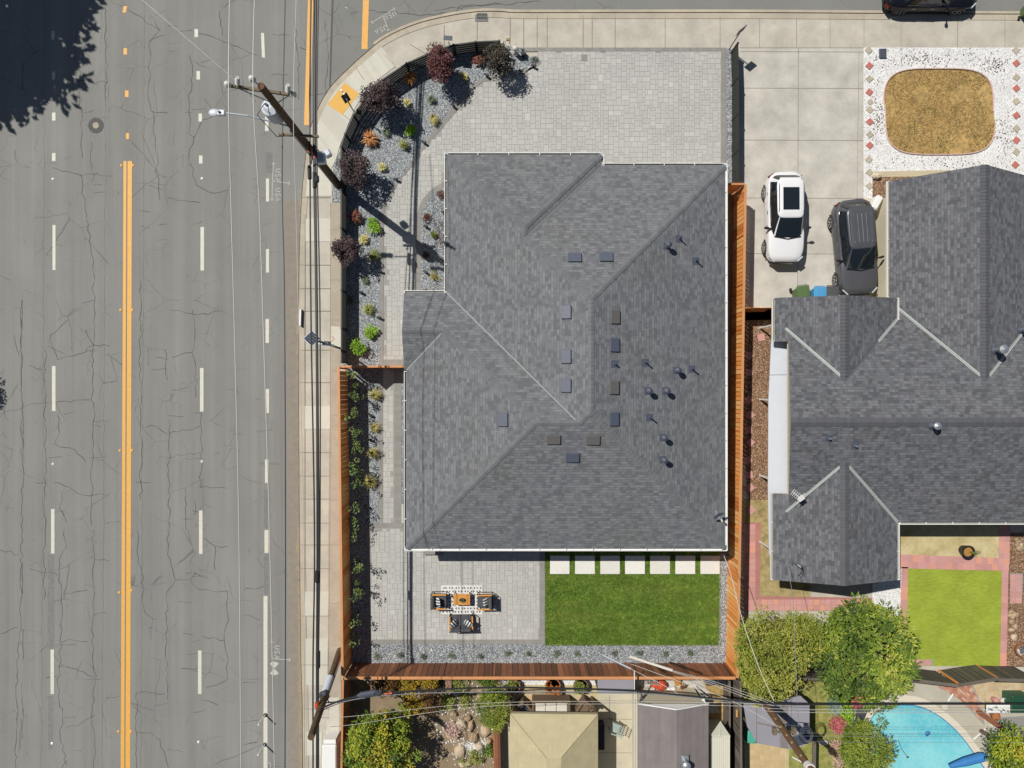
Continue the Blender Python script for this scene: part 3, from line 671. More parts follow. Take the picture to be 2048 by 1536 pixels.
sheet('gravel_bed', gb, Z1 + .012, M['gravel'])
sheet('gravel_strip', [(667, 330), (684, 292), (684, 404), (664, 404)], Z1 + .012, M['gravel'])
band('paver_border', g_in[9:], g_out, Z1 + .026, n=90)
band('paver_border', [(1040, 95), (1452, 95)], [(1050, 103), (1452, 103)], Z1 + .026, n=60)
band('paver_border', [(1442, 98), (1442, 330)], [(1452, 98), (1452, 330)], Z1 + .03, n=40)
bi = curve([(893, 373), (876, 382), (862, 393), (850, 409), (844, 425), (842, 440), (842, 583)], 4)
bo = curve([(893, 362), (871, 373), (856, 386), (843, 403), (835, 425), (832, 445), (832, 583)], 4)
band('paver_border', bi, bo, Z1 + .026, n=50)
sheet('gravel_bed', bi + [(900, 583), (900, 373)], Z1 + .024, M['gravel'])
sheet('gravel_strip', [(1453, 97), (1466, 97), (1470, 370), (1453, 370)], Z1 + .012, M['gravel'])
band('paver_border', [(759, 719), (832, 719)], [(759, 731), (832, 731)], Z1 + .03, n=14)
# side yard behind the left wooden fence
sheet('gravel_bed', [(690, 736), (757, 736), (757, 1048), (737, 1048), (737, 1288), (1090, 1288), (1437, 1288), (1437, 1105), (1456, 1105), (1456, 1330), (690, 1330)], Z1 + .012, M['gravel'])
tiles('paver_path', [(766, 733), (789, 733), (789, 1047), (766, 1047)], Z1 + .02, 'paver', seed=8)
band('paver_border', [(757, 733), (757, 1047)], [(766, 733), (766, 1047)], Z1 + .026, n=50)
band('paver_border', [(789, 733), (789, 1047)], [(803, 733), (803, 1047)], Z1 + .026, n=50)
sheet('gravel_strip', [(803, 733), (820, 733), (820, 1008), (803, 1008)], Z1 + .014, M['gravel'])
sheet('concrete_pad', [(803, 1008), (822, 1008), (822, 1047), (803, 1047)], Z1 + .02, M['newcon'])
band('paver_border', [(737, 1046), (830, 1046)], [(737, 1055), (830, 1055)], Z1 + .031, n=14)
tiles('paver_patio', [(738, 1053), (822, 1053), (822, 1075), (1085, 1075), (1085, 1282), (738, 1282)], Z1 + .02, 'paver', seed=15)
band('paver_border', [(733, 1055), (733, 1287)], [(741, 1055), (741, 1287)], Z1 + .028, n=36)
band('paver_border', [(733, 1279), (1090, 1279)], [(733, 1288), (1090, 1288)], Z1 + .032, n=54)
band('paver_border', [(1079, 1080), (1079, 1279)], [(1090, 1080), (1090, 1279)], Z1 + .036, n=34)
sheet('side_passage', [(1440, 345), (1470, 345), (1456, 1108), (1440, 1108)], Z1 + .01, M['soil'])
# lawn
lawn = [(1090, 1085), (1440, 1085), (1437, 1290), (1090, 1290)]
W_ = [(p.x, p.y) for p in pp(lawn, Z1)]
b = MB(); b.face([(x, y, Z1 + .02) for x, y in W_][::-1], 0.5, 0)
slabs = [(1100, 1139), (1150, 1189.5), (1200.5, 1239.5), (1250, 1289.5), (1300, 1339.5), (1350.5, 1390), (1400.5, 1439)]
rg = random.Random(5); x0, x1 = W_[0][0], W_[1][0]; y0, y1 = W_[2][1], W_[0][1]
def blade(b, x, y, z, h, r, m=0, w=.018):
    a = rg.uniform(0, 2 * pi); dx, dy = cos(a) * w, sin(a) * w; lx, ly = rg.uniform(-h, h) * .6, rg.uniform(-h, h) * .6
    b.face([(x - dx, y - dy, z), (x + dx, y + dy, z), (x + lx, y + ly, z + h)], r, m)
for k in range(46000):
    x, y = rg.uniform(x0 - .035, x1 + .04), rg.uniform(y0 - .04, y1); q = (x * S / (1 - .14 / H) + 1024, 768 - y * S / (1 - .14 / H))
    if q[1] < 1148 and any(a - .5 < q[0] < c_ + .5 for a, c_ in slabs): continue
    blade(b, x, y, Z1 + .02, rg.uniform(.03, .06), min(.99, max(0, mnoise.noise((x * .8, y * .8, 0)) * .5 + mnoise.noise((x * .22, y * 2.2, 5)) * .8 + rg.uniform(.15, .95) + (.35 if (abs(x - x0) < .08 or abs(x - x1) < .06 or abs(y - y0) < .08) else 0))), 1)
tag(b.build('lawn', [M['lawn'], M['blade']]), 'rectangular green lawn behind the grey roofed house', 'lawn', kind='stuff')
for k, (a, c_) in enumerate(slabs):
    pos = ['leftmost', 'second', 'third', 'middle', 'fifth', 'sixth', 'rightmost'][k]
    p0, p1 = P(a, 1111, Z1), P(c_, 1147.5, Z1); q = MB(); q.box(((p0.x + p1.x) / 2, (p0.y + p1.y) / 2, Z1 + .02), (p1.x - p0.x, p0.y - p1.y, .09), bev=.01, r=R.random())
    tag(q.build('stepping_slab', M['slab']), f'{pos} of the seven pale concrete slabs along the top of the lawn', 'paving slab', 'pale slabs beside the lawn')

# ------------------------------------------------------------------ neighbour's grounds
sheet('driveway', [(1478, 96), (1727, 96), (1727, 397), (1780, 397), (1780, 640), (1478, 640)], Z1 + .006, M['drive'])
sheet('driveway_edge', [(1728, 397), (1790, 397), (1790, 640), (1752, 640)], Z1 + .010, mat('cream edge concrete', C(222, 210, 178), .85, .08, 3))
b = MB()
for y in (103, 176, 280, 396, 507): joint((1480, y), (1727, y + 1), .03, Z1 + .012)
for x in (1597,): joint((x, 96), (x - 2, 640), .03, Z1 + .012)
joint((1718, 103), (1714, 396), .02, Z1 + .012); joint((1714, 396), (1752, 640), .02, Z1 + .012)
joint((1480, 95.5), (1727, 95.5), .03, Z1 + .012)
b.build('driveway_joint', M['joint'])['kind'] = 'structure'
sheet('stone_chip_yard', [(1727, 95), (2400, 95), (2400, 420), (1727, 420)], Z1 + .004, M['whitechip'])
sheet('garden_border', [(1748, 343), (1900, 340), (1900, 352), (1748, 354)], Z1 + .012, M['stonep'])
sheet('mulch_bed', [(1745, 350), (1990, 346), (1990, 420), (1745, 420)], Z1 + .009, M['mulch'])
oval = []
for k in range(64):
    a = 2 * pi * k / 64; e = 0.52
    ca, sa = cos(a), sin(a)
    oval.append((1878 + 110 * math.copysign(abs(ca) ** e, ca) + (3 if sa > 0 else -1), 223 + 86 * math.copysign(abs(sa) ** e, sa)))
b = MB(); b.face(pp(oval, Z1 + .012)[::-1] if False else [P(x, y, Z1 + .012) for x, y in oval][::-1], .5, 0)
for k in range(15000):
    x, y = rg.uniform(1766, 1992), rg.uniform(136, 311)
    if not inpoly(x, y, oval): continue
    p = P(x, y, Z1); gz = mnoise.noise((p.x * 1.1, p.y * 1.1, 3)); green = 0.07 if ((gz > .2 and rg.random() < .75) or (x > 1950 and rg.random() < .35)) else (rg.uniform(.2, 1))
    if mnoise.noise((p.x * .7, p.y * .7, 9)) < -.22 and rg.random() < .9: continue
    blade(b, p.x, p.y, Z1 + .012, rg.uniform(.02, .06), green, 1, .02)
tag(b.build('dried_lawn', [M['dryg'], M['dryblade']]), 'rounded patch of parched brown grass in white stone chips', 'dried lawn', kind='stuff')
t = thing('lawn_edging', P(1878, 223, Z1), 'thin pink and white edging strip round the parched oval lawn', 'edging')
q = MB(); q.tube([P(x, y, Z1 + .05) for x, y in oval[1:] + oval[:1]][:], .035, 6); q.build('edging_strip', mat('pink edging', C(222, 188, 176), .7), t)
q = MB(); rl = random.Random(21)
for k in range(520):
    cx_, cy_, sx_, sy_ = rl.choice([(1880, 120, 80, 9), (1990, 130, 14, 10), (1830, 118, 30, 5), (2010, 270, 10, 24), (1880, 326, 60, 6), (1752, 200, 6, 60), (1760, 240, 8, 20), (1900, 110, 100, 12)])
    x, y = rl.gauss(cx_, sx_), rl.gauss(cy_, sy_)
    if not (1745 < x < 2046 and 98 < y < 338) or inpoly(x, y, oval): continue
    p = P(x, y, Z1 + .03); a_ = rl.uniform(0, 6.3); L_ = rl.uniform(.03, .10); q.beam(p, p + Vector((cos(a_) * L_, sin(a_) * L_, .01)), .018, .012, r=rl.random())
tag(q.build('twig_litter', M['trunk'] if 'trunk' in M else M['rust']), 'dark twigs and dead leaves scattered over the white stone chips', 'twigs', kind='stuff')
L1 = [(1737, 101, 0), (1738, 132, 1), (1738, 158, 0), (1738, 185, 1), (1739, 220, 0), (1739, 244, 1), (1739, 269, 0), (1739, 291, 1), (1737, 319, 0), (1738, 345, 0), (1738, 372, 0)]
L2 = [(2031, 101, 0), (2032, 127, 1), (2032, 155, 0), (2032, 177, 1), (2032, 203, 0), (2032, 231, 1), (2032, 257, 0), (2032, 281, 1), (2032, 304, 0), (2030, 330, 1)]
for side, LL in (('left', L1), ('right', L2)):
    cnt = [0, 0]
    for k, (x, y, c_) in enumerate(LL):
        cnt[c_] += 1; od = ['topmost', 'second', 'third', 'fourth', 'fifth', 'sixth', 'lowest'][cnt[c_] - 1]
        p = P(x, y, Z1); q = MB(); q.box((p.x, p.y, Z1 + .02), (.29, .29, .06), rz=pi / 4 + R.uniform(-.15, .15))
        o = q.build('stepping_stone', M['pinkp'] if c_ else M['walk2'])
        tag(o, f"{od} {'red' if c_ else 'grey'} diamond laid stone of the row {side} of the parched lawn", 'stepping stone', f"{'red' if c_ else 'grey'} stones of the {side} row")
        if c_: o.data.materials[0] = M['brickred'] if 'brickred' in M else M.setdefault('brickred', mat('red stepping stone', C(202, 122, 108), .85, .1))
q = MB(); q.lathe(P(1740, 204, Z1), [(.14, 0), (.14, .03), (.12, .04)], 14); tag(q.build('valve_cover', M['walk2']), 'small round grey cover in the left row of stepping stones', 'valve cover')
q = MB(); p = P(1765, 108, Z1); q.box((p.x, p.y, Z1 + .03), (.38, .52, .08), bev=.03); tag(q.build('meter_box', M['dark']), 'dark grey rounded rectangular meter box lid in white stone chips', 'meter box')
q = MB(); p = P(1168, 116, Z1); q.box((p.x, p.y, Z1 + .025), (.28, .34, .02)); tag(q.build('meter_box', M['border']), 'small pale rectangular utility lid in the paver driveway', 'meter box')
q = MB(); p = P(1016, 79, Z1); q.box((p.x, p.y, Z1 + .01), (.2, .12, .03)); tag(q.build('ground_plate', M['seam']), 'small mustard coloured lid in the top sidewalk beside the black fence', 'utility lid')
# strip between house two and the orange fence
sheet('mulch_bed', [(1486, 615), (1600, 615), (1560, 1110), (1500, 1010), (1486, 900)], Z1 + .006, M['mulch'])
sheet('dry_yard', [(1486, 1000), (1620, 1000), (1620, 1210), (1486, 1210)], Z1 + .010, M['drysoil'])
tiles('pink_paving', [(1488, 1045), (1522, 1045), (1520, 1192), (1760, 1196), (1760, 1222), (1488, 1222)], Z1 + .022, 'pinkp', unit=.3, sizes=((1, 1), (1, 1)), seed=3, gap=.008, base='pinkj')
for k, (x, y, a) in enumerate([(1522, 675, .2), (1497, 712, .8), (1498, 745, .2), (1496, 800, .8), (1500, 830, .75), (1497, 860, .1), (1500, 885, .8), (1495, 920, .6), (1498, 950, .2), (1500, 975, .7), (1502, 1020, .8)]):
    p = P(x, y, Z1); q = MB(); q.box((p.x, p.y, Z1 + .02), (.36, .36, .06), rz=a)
    tag(q.build('stepping_stone', M['pinkp']), 'pinkish square paver in the mulch below the short wooden fence' if k == 0 else ORD[k - 1] + ' square paver along the outside of the orange side fence', 'stepping stone', None if k == 0 else 'pavers along the orange side fence')
sheet('white_gravel_patch', [(1745, 1132), (1806, 1132), (1804, 1240), (1745, 1240)], Z1 + .026, M['whitechip'])
sheet('sandy_bed', [(1760, 1040), (2000, 1040), (1998, 1116), (1760, 1112)], Z1 + .006, M['sand'])
band('pink_paving', [(1780, 1108), (1998, 1116)], [(1780, 1122), (1998, 1129)], Z1 + .03, 'pinkp', 19); band('pink_paving', [(1780, 1122), (2018, 1129)], [(1780, 1136), (2018, 1142)], Z1 + .034, 'pinkp', 21)
band('pink_paving', [(1998, 1050), (1998, 1129)], [(2009, 1050), (2009, 1129)], Z1 + .031, 'pinkp', 7); band('pink_paving', [(2009, 1050), (2008, 1129)], [(2020, 1050), (2019, 1129)], Z1 + .032, 'pinkp', 7)
sheet('turf_lawn', [(1815, 1136), (2004, 1142), (2001, 1332), (1812, 1332)], Z1 + .02, M['turf'])
band('pink_paving', [(1803, 1134), (1798, 1332)], [(1816, 1134), (1813, 1332)], Z1 + .034, 'pinkp', 15)
band('pink_paving', [(2004, 1142), (2000, 1332)], [(2017, 1142), (2013, 1332)], Z1 + .034, 'pinkp', 15)
tiles('pink_paving', [(1826, 1319), (1866, 1319), (1866, 1331), (1826, 1331)], Z1 + .038, 'pinkp', unit=.31, sizes=((1, 1), (1, 1)), seed=6)
sheet('mulch_bed', [(2016, 1066), (2300, 1066), (2300, 1334), (2013, 1334)], Z1 + .006, M['mulch'])
tiles('pink_paving', [(2020, 1147), (2046, 1147), (2044, 1207), (2020, 1207)], Z1 + .034, 'pinkp', unit=.3, sizes=((1, 1), (1, 1)), seed=7)
# yards along the bottom
sheet('garden_soil', [(682, 1360), (1016, 1360), (1016, 1750), (682, 1750)], Z1 + .004, M['soil'])
sheet('white_gravel_patch', [(1005, 1340), (1200, 1340), (1200, 1372), (1005, 1372)], Z1 + .010, M['whitechip'])
tiles('stone_patio', [(1000, 1370), (1195, 1370), (1195, 1450), (1000, 1450)], Z1 + .022, 'stonep', unit=.3, sizes=((1, 1), (1, 1), (2, 1)), seed=12, base='sand')
sheet('concrete_patio', [(1190, 1345), (1276, 1345), (1276, 1750), (1000, 1750), (1000, 1440), (1190, 1440)], Z1 + .006, concrete('buff patio concrete', C(206, 197, 174), .12))
b = MB()
for y in (1438, 1505): joint((1195, y), (1275, y + 1), .03, Z1 + .012)
joint((1219, 1390), (1219, 1440), .03, Z1 + .012)
b.build('patio_joint', M['joint'])['kind'] = 'structure'
sheet('concrete_yard', [(1276, 1340), (1392, 1340), (1440, 1425), (1276, 1440)], Z1 + .008, M['drive'])
sheet('dry_grass_yard', [(1376, 1340), (1462, 1340), (1462, 1750), (1376, 1750)], Z1 + .004, M['dryg'])
sheet('garden_yard', [(1486, 1340), (1790, 1340), (1790, 1750), (1486, 1750)], Z1 + .004, ramp_mat('rough garden grass', [(.3, C(112, 108, 60)), (.5, C(146, 148, 74)), (.7, C(184, 172, 110))], .95, 'noise', 3, bump=.4))
tiles('buff_paving', [(1489, 1480), (1578, 1480), (1578, 1650), (1489, 1650)], Z1 + .022, 'tanp', unit=.26, sizes=((1, 1), (1, 1)), seed=14, base='sand')
sheet('pool_deck', [(1745, 1368), (2300, 1368), (2300, 1750), (1700, 1750), (1700, 1450)], Z1 + .006, M['deck'])
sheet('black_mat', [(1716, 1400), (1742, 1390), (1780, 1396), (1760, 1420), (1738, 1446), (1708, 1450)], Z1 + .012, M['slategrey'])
tiles('brick_paving', [(1876, 1374), (1916, 1368), (1945, 1368), (1960, 1400), (1970, 1452), (1945, 1426), (1920, 1400)], Z1 + .026, 'brick', unit=.11, sizes=((2, 1), (2, 1)), seed=16, gap=.006, rot=-.7)
tiles('buff_paving', [(1945, 1364), (2080, 1364), (2080, 1420), (1962, 1420), (1955, 1400)], Z1 + .022, 'stonep', unit=.1, sizes=((1, 2), (2, 1)), seed=17, gap=.005, base='sand')
sheet('wooden_deck', [(1984, 1436), (2080, 1430), (2080, 1480), (2030, 1470), (2000, 1452)], Z1 + .03, M['border'])
# pool
water = curve([(1760, 1560), (1744, 1500), (1738, 1450), (1752, 1424), (1776, 1411), (1819, 1409), (1850, 1416), (1885, 1436), (1919, 1467), (1948, 1505), (1975, 1545), (1990, 1580)], 5)
wout = curve([(1750, 1570), (1732, 1500), (1727, 1450), (1742, 1414), (1772, 1394), (1819, 1391), (1857, 1402), (1893, 1426), (1930, 1460), (1960, 1500), (1990, 1540), (2006, 1580)], 5)
t = thing('swimming_pool', P(1850, 1480, Z1), 'turquoise swimming pool with pale rounded coping at the bottom right', 'swimming pool')
b = MB(); b.face([P(x, y, Z1 + .02) for x, y in water][::-1]); b.build('water', M['poolw'], t)
b = MB()
for i in range(len(water) - 1):
    a, c, d, e = P(*water[i], Z1 + .06), P(*water[i + 1], Z1 + .06), P(*wout[i + 1], Z1 + .06), P(*wout[i], Z1 + .06)
    b.face([e, d, c, a][::-1], .5); b.face([(a.x, a.y, Z1), (c.x, c.y, Z1), tuple(c), tuple(a)], .5)
b.build('coping', M['coping'], t)
b = MB()
for i in range(len(water) - 1):
    a, c, d, e = P(*water[i], Z1 + .03), P(*water[i + 1], Z1 + .03), P(*wout[i + 1], Z1 + .03), P(*wout[i], Z1 + .03); f = -.16
    b.face([a, c, c + (d - c) * f, a + (e - a) * f], .5)
b.build('tile_line', mat('pool tile line', C(88, 150, 190), .3, .1, 9), t)
# ------------------------------------------------------------------ main house (hipped roof)
Z0 = 2.7; PT = 1 / 3.0; KE = (1 - Z0 / H) / S
ex = lambda px: (px - 1024) * KE
ey = lambda py: (768 - py) * KE
xW, xB, xE, xL = ex(894), ex(1203), ex(1450), ex(813)
yA, yC, yN, yS = ey(310), ey(331), ey(586), ey(1097)
xP = ex(808)                                     # porch gable end
hP = (ey(586) - ey(663))                         # porch ridge above its eaves (in run)
def h_main(x, y):
    a = min(x - xW, xE - x, yC - y, y - yS)
    b_ = min(x - xW, xB - x, yA - y, y - yS)
    c_ = min(x - xL, yN - y, y - yS, xE - x)
    d = min(yN - y, y - (yN - 2 * hP)) if xP - .01 <= x <= xW + 3 else -9
    return Z0 + PT * max(a, b_, c_, min(d, hP))
def V(x, y): return (x, y, h_main(x, y))
def roof_face(b, pts, r=.5, m=0):
    pts = [Vector(p) for p in pts]; n = Vector((0, 0, 0))
    for i in range(len(pts)): n += pts[i].cross(pts[(i + 1) % len(pts)])
    if n.z < 0: pts.reverse(); n = -n
    n.normalize(); hz = Vector((-n.y, n.x, 0)).normalized(); up = n.cross(hz)
    if up.z < 0: up = -up
    b.face(pts, r, m, [(p.dot(hz) + 100, p.dot(up) + 50) for p in pts])
A, B, B2 = (xW, yA), (xB, yA), (xB, yC)
D, E, F = (xE, yC), (xE, yS), (xL, yS)
ap = ((xW + xB) / 2, yA - (xB - xW) / 2)                       # north-west hip apex
e2 = (ap[0], yC - (ap[0] - xW)) if True else None             # where valley from B2 meets
k = xB - ap[0]; e2 = (ap[0], yC - k)
mid = (xW + xE) / 2; N1 = (mid, yC - (mid - xW)); yr = (yN + yS) / 2
hs = (yN - yS) / 2                                            # south ridge run
S1 = (xL + hs, yr); S2 = (xW + hs, yr); S3 = (mid, yS + (mid - xW))
q1 = (xL, yN - 2 * hP + 0.0)
VP = lambda x, z, y: (x, y, z)
house = thing('grey_roofed_house', ((xW + xE) / 2, (yA + yS) / 2, Z1), 'large single storey corner house with grey hipped shingle roof and white gutters', 'house')
b = MB()
def RF(*pts): roof_face(b, [(p[0], p[1], h_main(p[0], p[1])) if len(p) == 2 else p for p in pts])
zr = lambda run: Z0 + PT * run
RF((A[0], A[1], Z0), (B[0], B[1], Z0), (ap[0], ap[1], zr(k)))                                   # north face, bump
RF((B[0], B[1], Z0), (B2[0], B2[1], Z0), (e2[0], e2[1], zr(k)), (ap[0], ap[1], zr(k)))          # narrow east strip
RF((B2[0], B2[1], Z0), (D[0], D[1], Z0), (N1[0], N1[1], zr(mid - xW)), (e2[0], e2[1], zr(k)))   # north face
RF((D[0], D[1], Z0), (E[0], E[1], Z0), (S3[0], S3[1], zr(mid - xW)), (N1[0], N1[1], zr(mid - xW)))  # east
RF((F[0], F[1], Z0), (E[0], E[1], Z0), (S3[0], S3[1], zr(mid - xW)), (S2[0], S2[1], zr(hs)), (S1[0], S1[1], zr(hs)))  # south
RF((A[0], A[1], Z0), (ap[0], ap[1], zr(k)), (e2[0], e2[1], zr(k)), (N1[0], N1[1], zr(mid - xW)), (S3[0], S3[1], zr(mid - xW)), (S2[0], S2[1], zr(hs)), (xW, yN, Z0))  # west
hv = xL + hP                                                   # porch ridge meets the hip here
RF((xP, yN, Z0), (xW, yN, Z0), (S2[0], S2[1], zr(hs)), (S1[0], S1[1], zr(hs)), (hv, yN - hP, zr(hP)), (xP, yN - hP, zr(hP)))  # north face, left wing + porch
RF((xP, yN - hP, zr(hP)), (hv, yN - hP, zr(hP)), (xL, yN - 2 * hP, Z0), (xP, yN - 2 * hP, Z0))   # porch south slope
RF((xL, yN - 2 * hP, Z0), (hv, yN - hP, zr(hP)), (S1[0], S1[1], zr(hs)), (F[0], F[1], Z0))        # west face, left wing
outline = [A, B, B2, D, E, F, (xL, yN - 2 * hP), (xP, yN - 2 * hP), (xP, yN), (xW, yN)]
for i in range(len(outline)):                                  # fascia
    p, q = outline[i], outline[(i + 1) % len(outline)]
    b.face([(p[0], p[1], Z0 - .16), (p[0], p[1], Z0), (q[0], q[1], Z0), (q[0], q[1], Z0 - .16)], m=1)
b.face([(xP, yN - 2 * hP, Z0), (xP, yN - hP, zr(hP)), (xP, yN, Z0)], m=1)
b.face([(p[0], p[1], Z0 - .16) for p in outline], m=1)
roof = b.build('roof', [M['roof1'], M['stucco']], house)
def caps(parent, a, c, drop, m, wd=.14, seg=.2, lift=.014, name='ridge_cap', flat=False):
    """overlapping cap shingles along a ridge or hip"""
    a = Vector(a); c = Vector(c); d = c - a; L = d.length; d.normalize(); sd = Vector((-d.y, d.x, 0)).normalized(); n = max(1, int(L / seg)); b = MB(); rq = random.Random(int(L * 100))
    for k in range(n):
        p, q = a + d * (L * k / n), a + d * (L * (k + 1.12) / n)
        z0, z1 = (lift, lift * 2.0) if not flat else (lift, lift)
        up = Vector((0, 0, 1)); dr = up * drop * wd
        ctr = rq.random()
        for s_ in (-1, 1):
            f = [p + up * z1, q + up * z0, q + sd * s_ * wd - dr + up * z0, p + sd * s_ * wd - dr + up * z1]
            if s_ > 0: f.reverse()
            b.face(f, ctr)
    return b.build(name, m, parent)
v3 = lambda p, run: (p[0], p[1], zr(run))
rk = mid - xW
HD = PT * .7071
for a_, c_, dr in [((A[0], A[1], Z0), v3(ap, k), HD), ((B[0], B[1], Z0), v3(ap, k), HD), (v3(ap, k), v3(e2, k), PT), (v3(e2, k), v3(N1, rk), HD), ((D[0], D[1], Z0), v3(N1, rk), HD), (v3(S3, rk), v3(N1, rk), PT),
                   ((E[0], E[1], Z0), v3(S3, rk), HD), (v3(S2, hs), v3(S3, rk), HD), (v3(S1, hs), v3(S2, hs), PT), ((F[0], F[1], Z0), v3(S1, hs), HD), ((hv, yN - hP, zr(hP)), v3(S1, hs), HD), ((xP, yN - hP, zr(hP)), (hv, yN - hP, zr(hP)), PT)]:
    caps(roof, a_, c_, dr, M['cap1'])
def valley(parent, a, c, rise, m, wd=.07, up=.012, rib=None):
    a = Vector(a); c = Vector(c); d = (c - a).normalized(); c = c - d * (.3 if rib else 0); sd = Vector((-d.y, d.x, 0)).normalized(); b = MB()
    for s_ in (-1, 1):
        o = sd * s_ * wd + Vector((0, 0, rise * wd))
        f = [a + Vector((0, 0, up)), c + Vector((0, 0, up)), c + o + Vector((0, 0, up)), a + o + Vector((0, 0, up))]
        if s_ < 0: f.reverse()
        b.face(f)
    if rib: b.tube([a + Vector((0, 0, up + .012)), c + Vector((0, 0, up + .012))], .012, 5, m=1)
    return b.build('valley_flashing', m if not rib else [m, rib], parent)
valley(roof, (xW, yN, Z0), v3(S2, hs), HD, M['flash1'], .028)
valley(roof, (xL, yN - 2 * hP, Z0), (hv, yN - hP, zr(hP)), HD, M['flash1'], .035)
valley(roof, (B2[0], B2[1], Z0), v3(e2, k), HD, M['cap1'], .10)
def gutter(parent, a, c, out, wd=.11, strap=1.25, wide=False):
    """open white gutter trough hung outside the eave a-c; out = outward direction"""
    a = Vector(a); c = Vector(c); d = (c - a).normalized(); o = Vector(out); b = MB(); L = (c - a).length
    z = a.z
    def bar(off, w_, h_, zc, m=0): b.beam(a + o * off + Vector((0, 0, zc - z)), c + o * off + Vector((0, 0, zc - z)), w_, h_, m=m)
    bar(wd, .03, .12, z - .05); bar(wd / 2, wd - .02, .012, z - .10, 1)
    n = max(1, int(L / strap))
    for k in range(n + 1):
        p = a + d * min(L - .02, max(.02, L * k / n)); b.beam(p + Vector((0, 0, .004)), p + o * (wd + .01) + Vector((0, 0, .016)), .035, .012)
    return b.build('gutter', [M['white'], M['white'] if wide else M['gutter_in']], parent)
zg = Z0 - .005
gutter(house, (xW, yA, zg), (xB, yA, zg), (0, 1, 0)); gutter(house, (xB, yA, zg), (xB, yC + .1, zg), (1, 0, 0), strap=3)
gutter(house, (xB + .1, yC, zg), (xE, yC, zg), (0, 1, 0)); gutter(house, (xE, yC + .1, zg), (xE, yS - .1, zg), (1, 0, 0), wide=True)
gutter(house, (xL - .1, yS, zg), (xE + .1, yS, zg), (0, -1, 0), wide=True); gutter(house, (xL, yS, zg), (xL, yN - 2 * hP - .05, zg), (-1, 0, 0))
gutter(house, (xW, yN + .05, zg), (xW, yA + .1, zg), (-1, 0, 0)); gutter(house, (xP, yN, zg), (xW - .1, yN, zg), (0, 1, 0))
# walls
def wall_poly(o_, ins): return o_
ins = .45
WP = [(xW + ins, yA - ins), (xB - ins, yA - ins), (xB - ins, yC - ins), (xE - ins, yC - ins), (xE - ins, yS + ins), (xL + ins, yS + ins), (xL + ins, yN - ins), (xW + ins, yN - ins)]
b = MB(); b.prism(WP[::-1], Z1, Z0 - .17); b.build('wall', M['stucco'], house)
b = MB(); b.beam((xP + .15, yN - .12, Z1), (xP + .15, yN - .12, Z0 - .17), .14, .14, up=(0, 1, 0)); b.build('porch_post', M['white'], house)
b = MB(); b.beam((xP + .15, yN - 2 * hP + .3, Z1), (xP + .15, yN - 2 * hP + .3, Z0 - .17), .14, .14, up=(0, 1, 0)); b.build('porch_post', M['white'], house)
def window(parent, c, wd, ht, axis, sgn, name='window'):
    """axis 'x': wall faces +/-x"""
    t_ = .05; b = MB(); x, y, z = c
    def bx(b, dw, dz, w_, h_, th, off):
        if axis == 'x': b.box((x + sgn * off, y + dw, z + dz), (th, w_, h_))
        else: b.box((x + dw, y + sgn * off, z + dz), (w_, th, h_))
    bx(b, 0, ht / 2, wd + .1, .08, .08, .04); bx(b, 0, -ht / 2, wd + .1, .08, .1, .05); bx(b, wd / 2, 0, .08, ht - .08, .08, .04); bx(b, -wd / 2, 0, .08, ht - .08, .08, .04); bx(b, 0, 0, .05, ht - .08, .06, .03)
    f = b.build(name, M['white'], parent)
    g = MB(); bx(g, 0, 0, wd - .06, ht - .06, .02, .012); g.build('pane', M['glass'], f); return f
for y in (6.5, 3.5): window(house, (xE - ins, y, 1.5), 1.6, 1.1, 'x', 1)
for y in (-1.5, -5): window(house, (xE - ins, y, 1.5), 1.4, 1.1, 'x', 1)
for y in (8.6, 6.0): window(house, (xW + ins, y, 1.45), 1.6, 1.3, 'x', -1)
for y in (-2.5, -5.6): window(house, (xL + ins, y, 1.45), 1.4, 1.2, 'x', -1)
for x in (3.4, 7.6): window(house, (x, yS + ins, 1.5), 1.8, 1.2, 'y', -1)
window(house, (-1.4, yS + ins, 1.15), 2.4, 2.0, 'y', -1, 'sliding_door')
g = MB(); g.box((7.3, yC - ins + .03, 1.25), (4.8, .06, 2.2)); 
for i in range(4): g.box((7.3, yC - ins + .07, .45 + i * .54), (4.7, .03, .46))
g.build('garage_door', M['white'], house)
g = MB(); g.box((xL + ins + 1.0, yN - ins + .03, 1.15), (.95, .06, 2.05)); g.build('front_door', M['blackm'], house)
# back step
p = P(866, 1104, .3); q = MB(); q.box((p.x, p.y + .25, .24), (.92, .75, .24), r=.3); q.box((p.x, p.y - .03, .17), (.92, .3, .1)); tag(q.build('back_step', M['border']), 'low grey step at the back door under the south eave', 'step')

# ---- things on the roofs
def on_roof(hf, px, py):
    z = 3.5
    for _ in range(12): p = P(px, py, z); z = hf(p.x, p.y)
    p = P(px, py, z); e_ = .05
    n = Vector((-(hf(p.x + e_, p.y) - hf(p.x - e_, p.y)) / (2 * e_), -(hf(p.x, p.y + e_) - hf(p.x, p.y - e_)) / (2 * e_), 1)).normalized()
    return p, n
def frame(p, n):
    h_ = Vector((-n.y, n.x, 0))
    h_ = h_.normalized() if h_.length > 1e-4 else Vector((1, 0, 0))
    u = n.cross(h_); return h_, u
def box_vent(px, py, m, label):
    p, n = on_roof(h_main, px, py); hx_, u = frame(p, n)
    t = thing('roof_vent', p, label, 'roof vent', 'low box vents on the grey hipped roof')
    t.rotation_euler = Matrix((hx_, u, n)).transposed().to_euler()
    q = MB(); q.box((0, .02, .075), (.62, .46, .05), bev=.015); q.build('hood', m, t, local=True)
    q = MB(); q.box((0, 0, .03), (.5, .38, .05)); q.build('base', m, t, local=True)
    q = MB(); q.box((.0, .05, .008), (.78, .3, .012)); q.build('flange', M['cap1'], t, local=True)
    return t
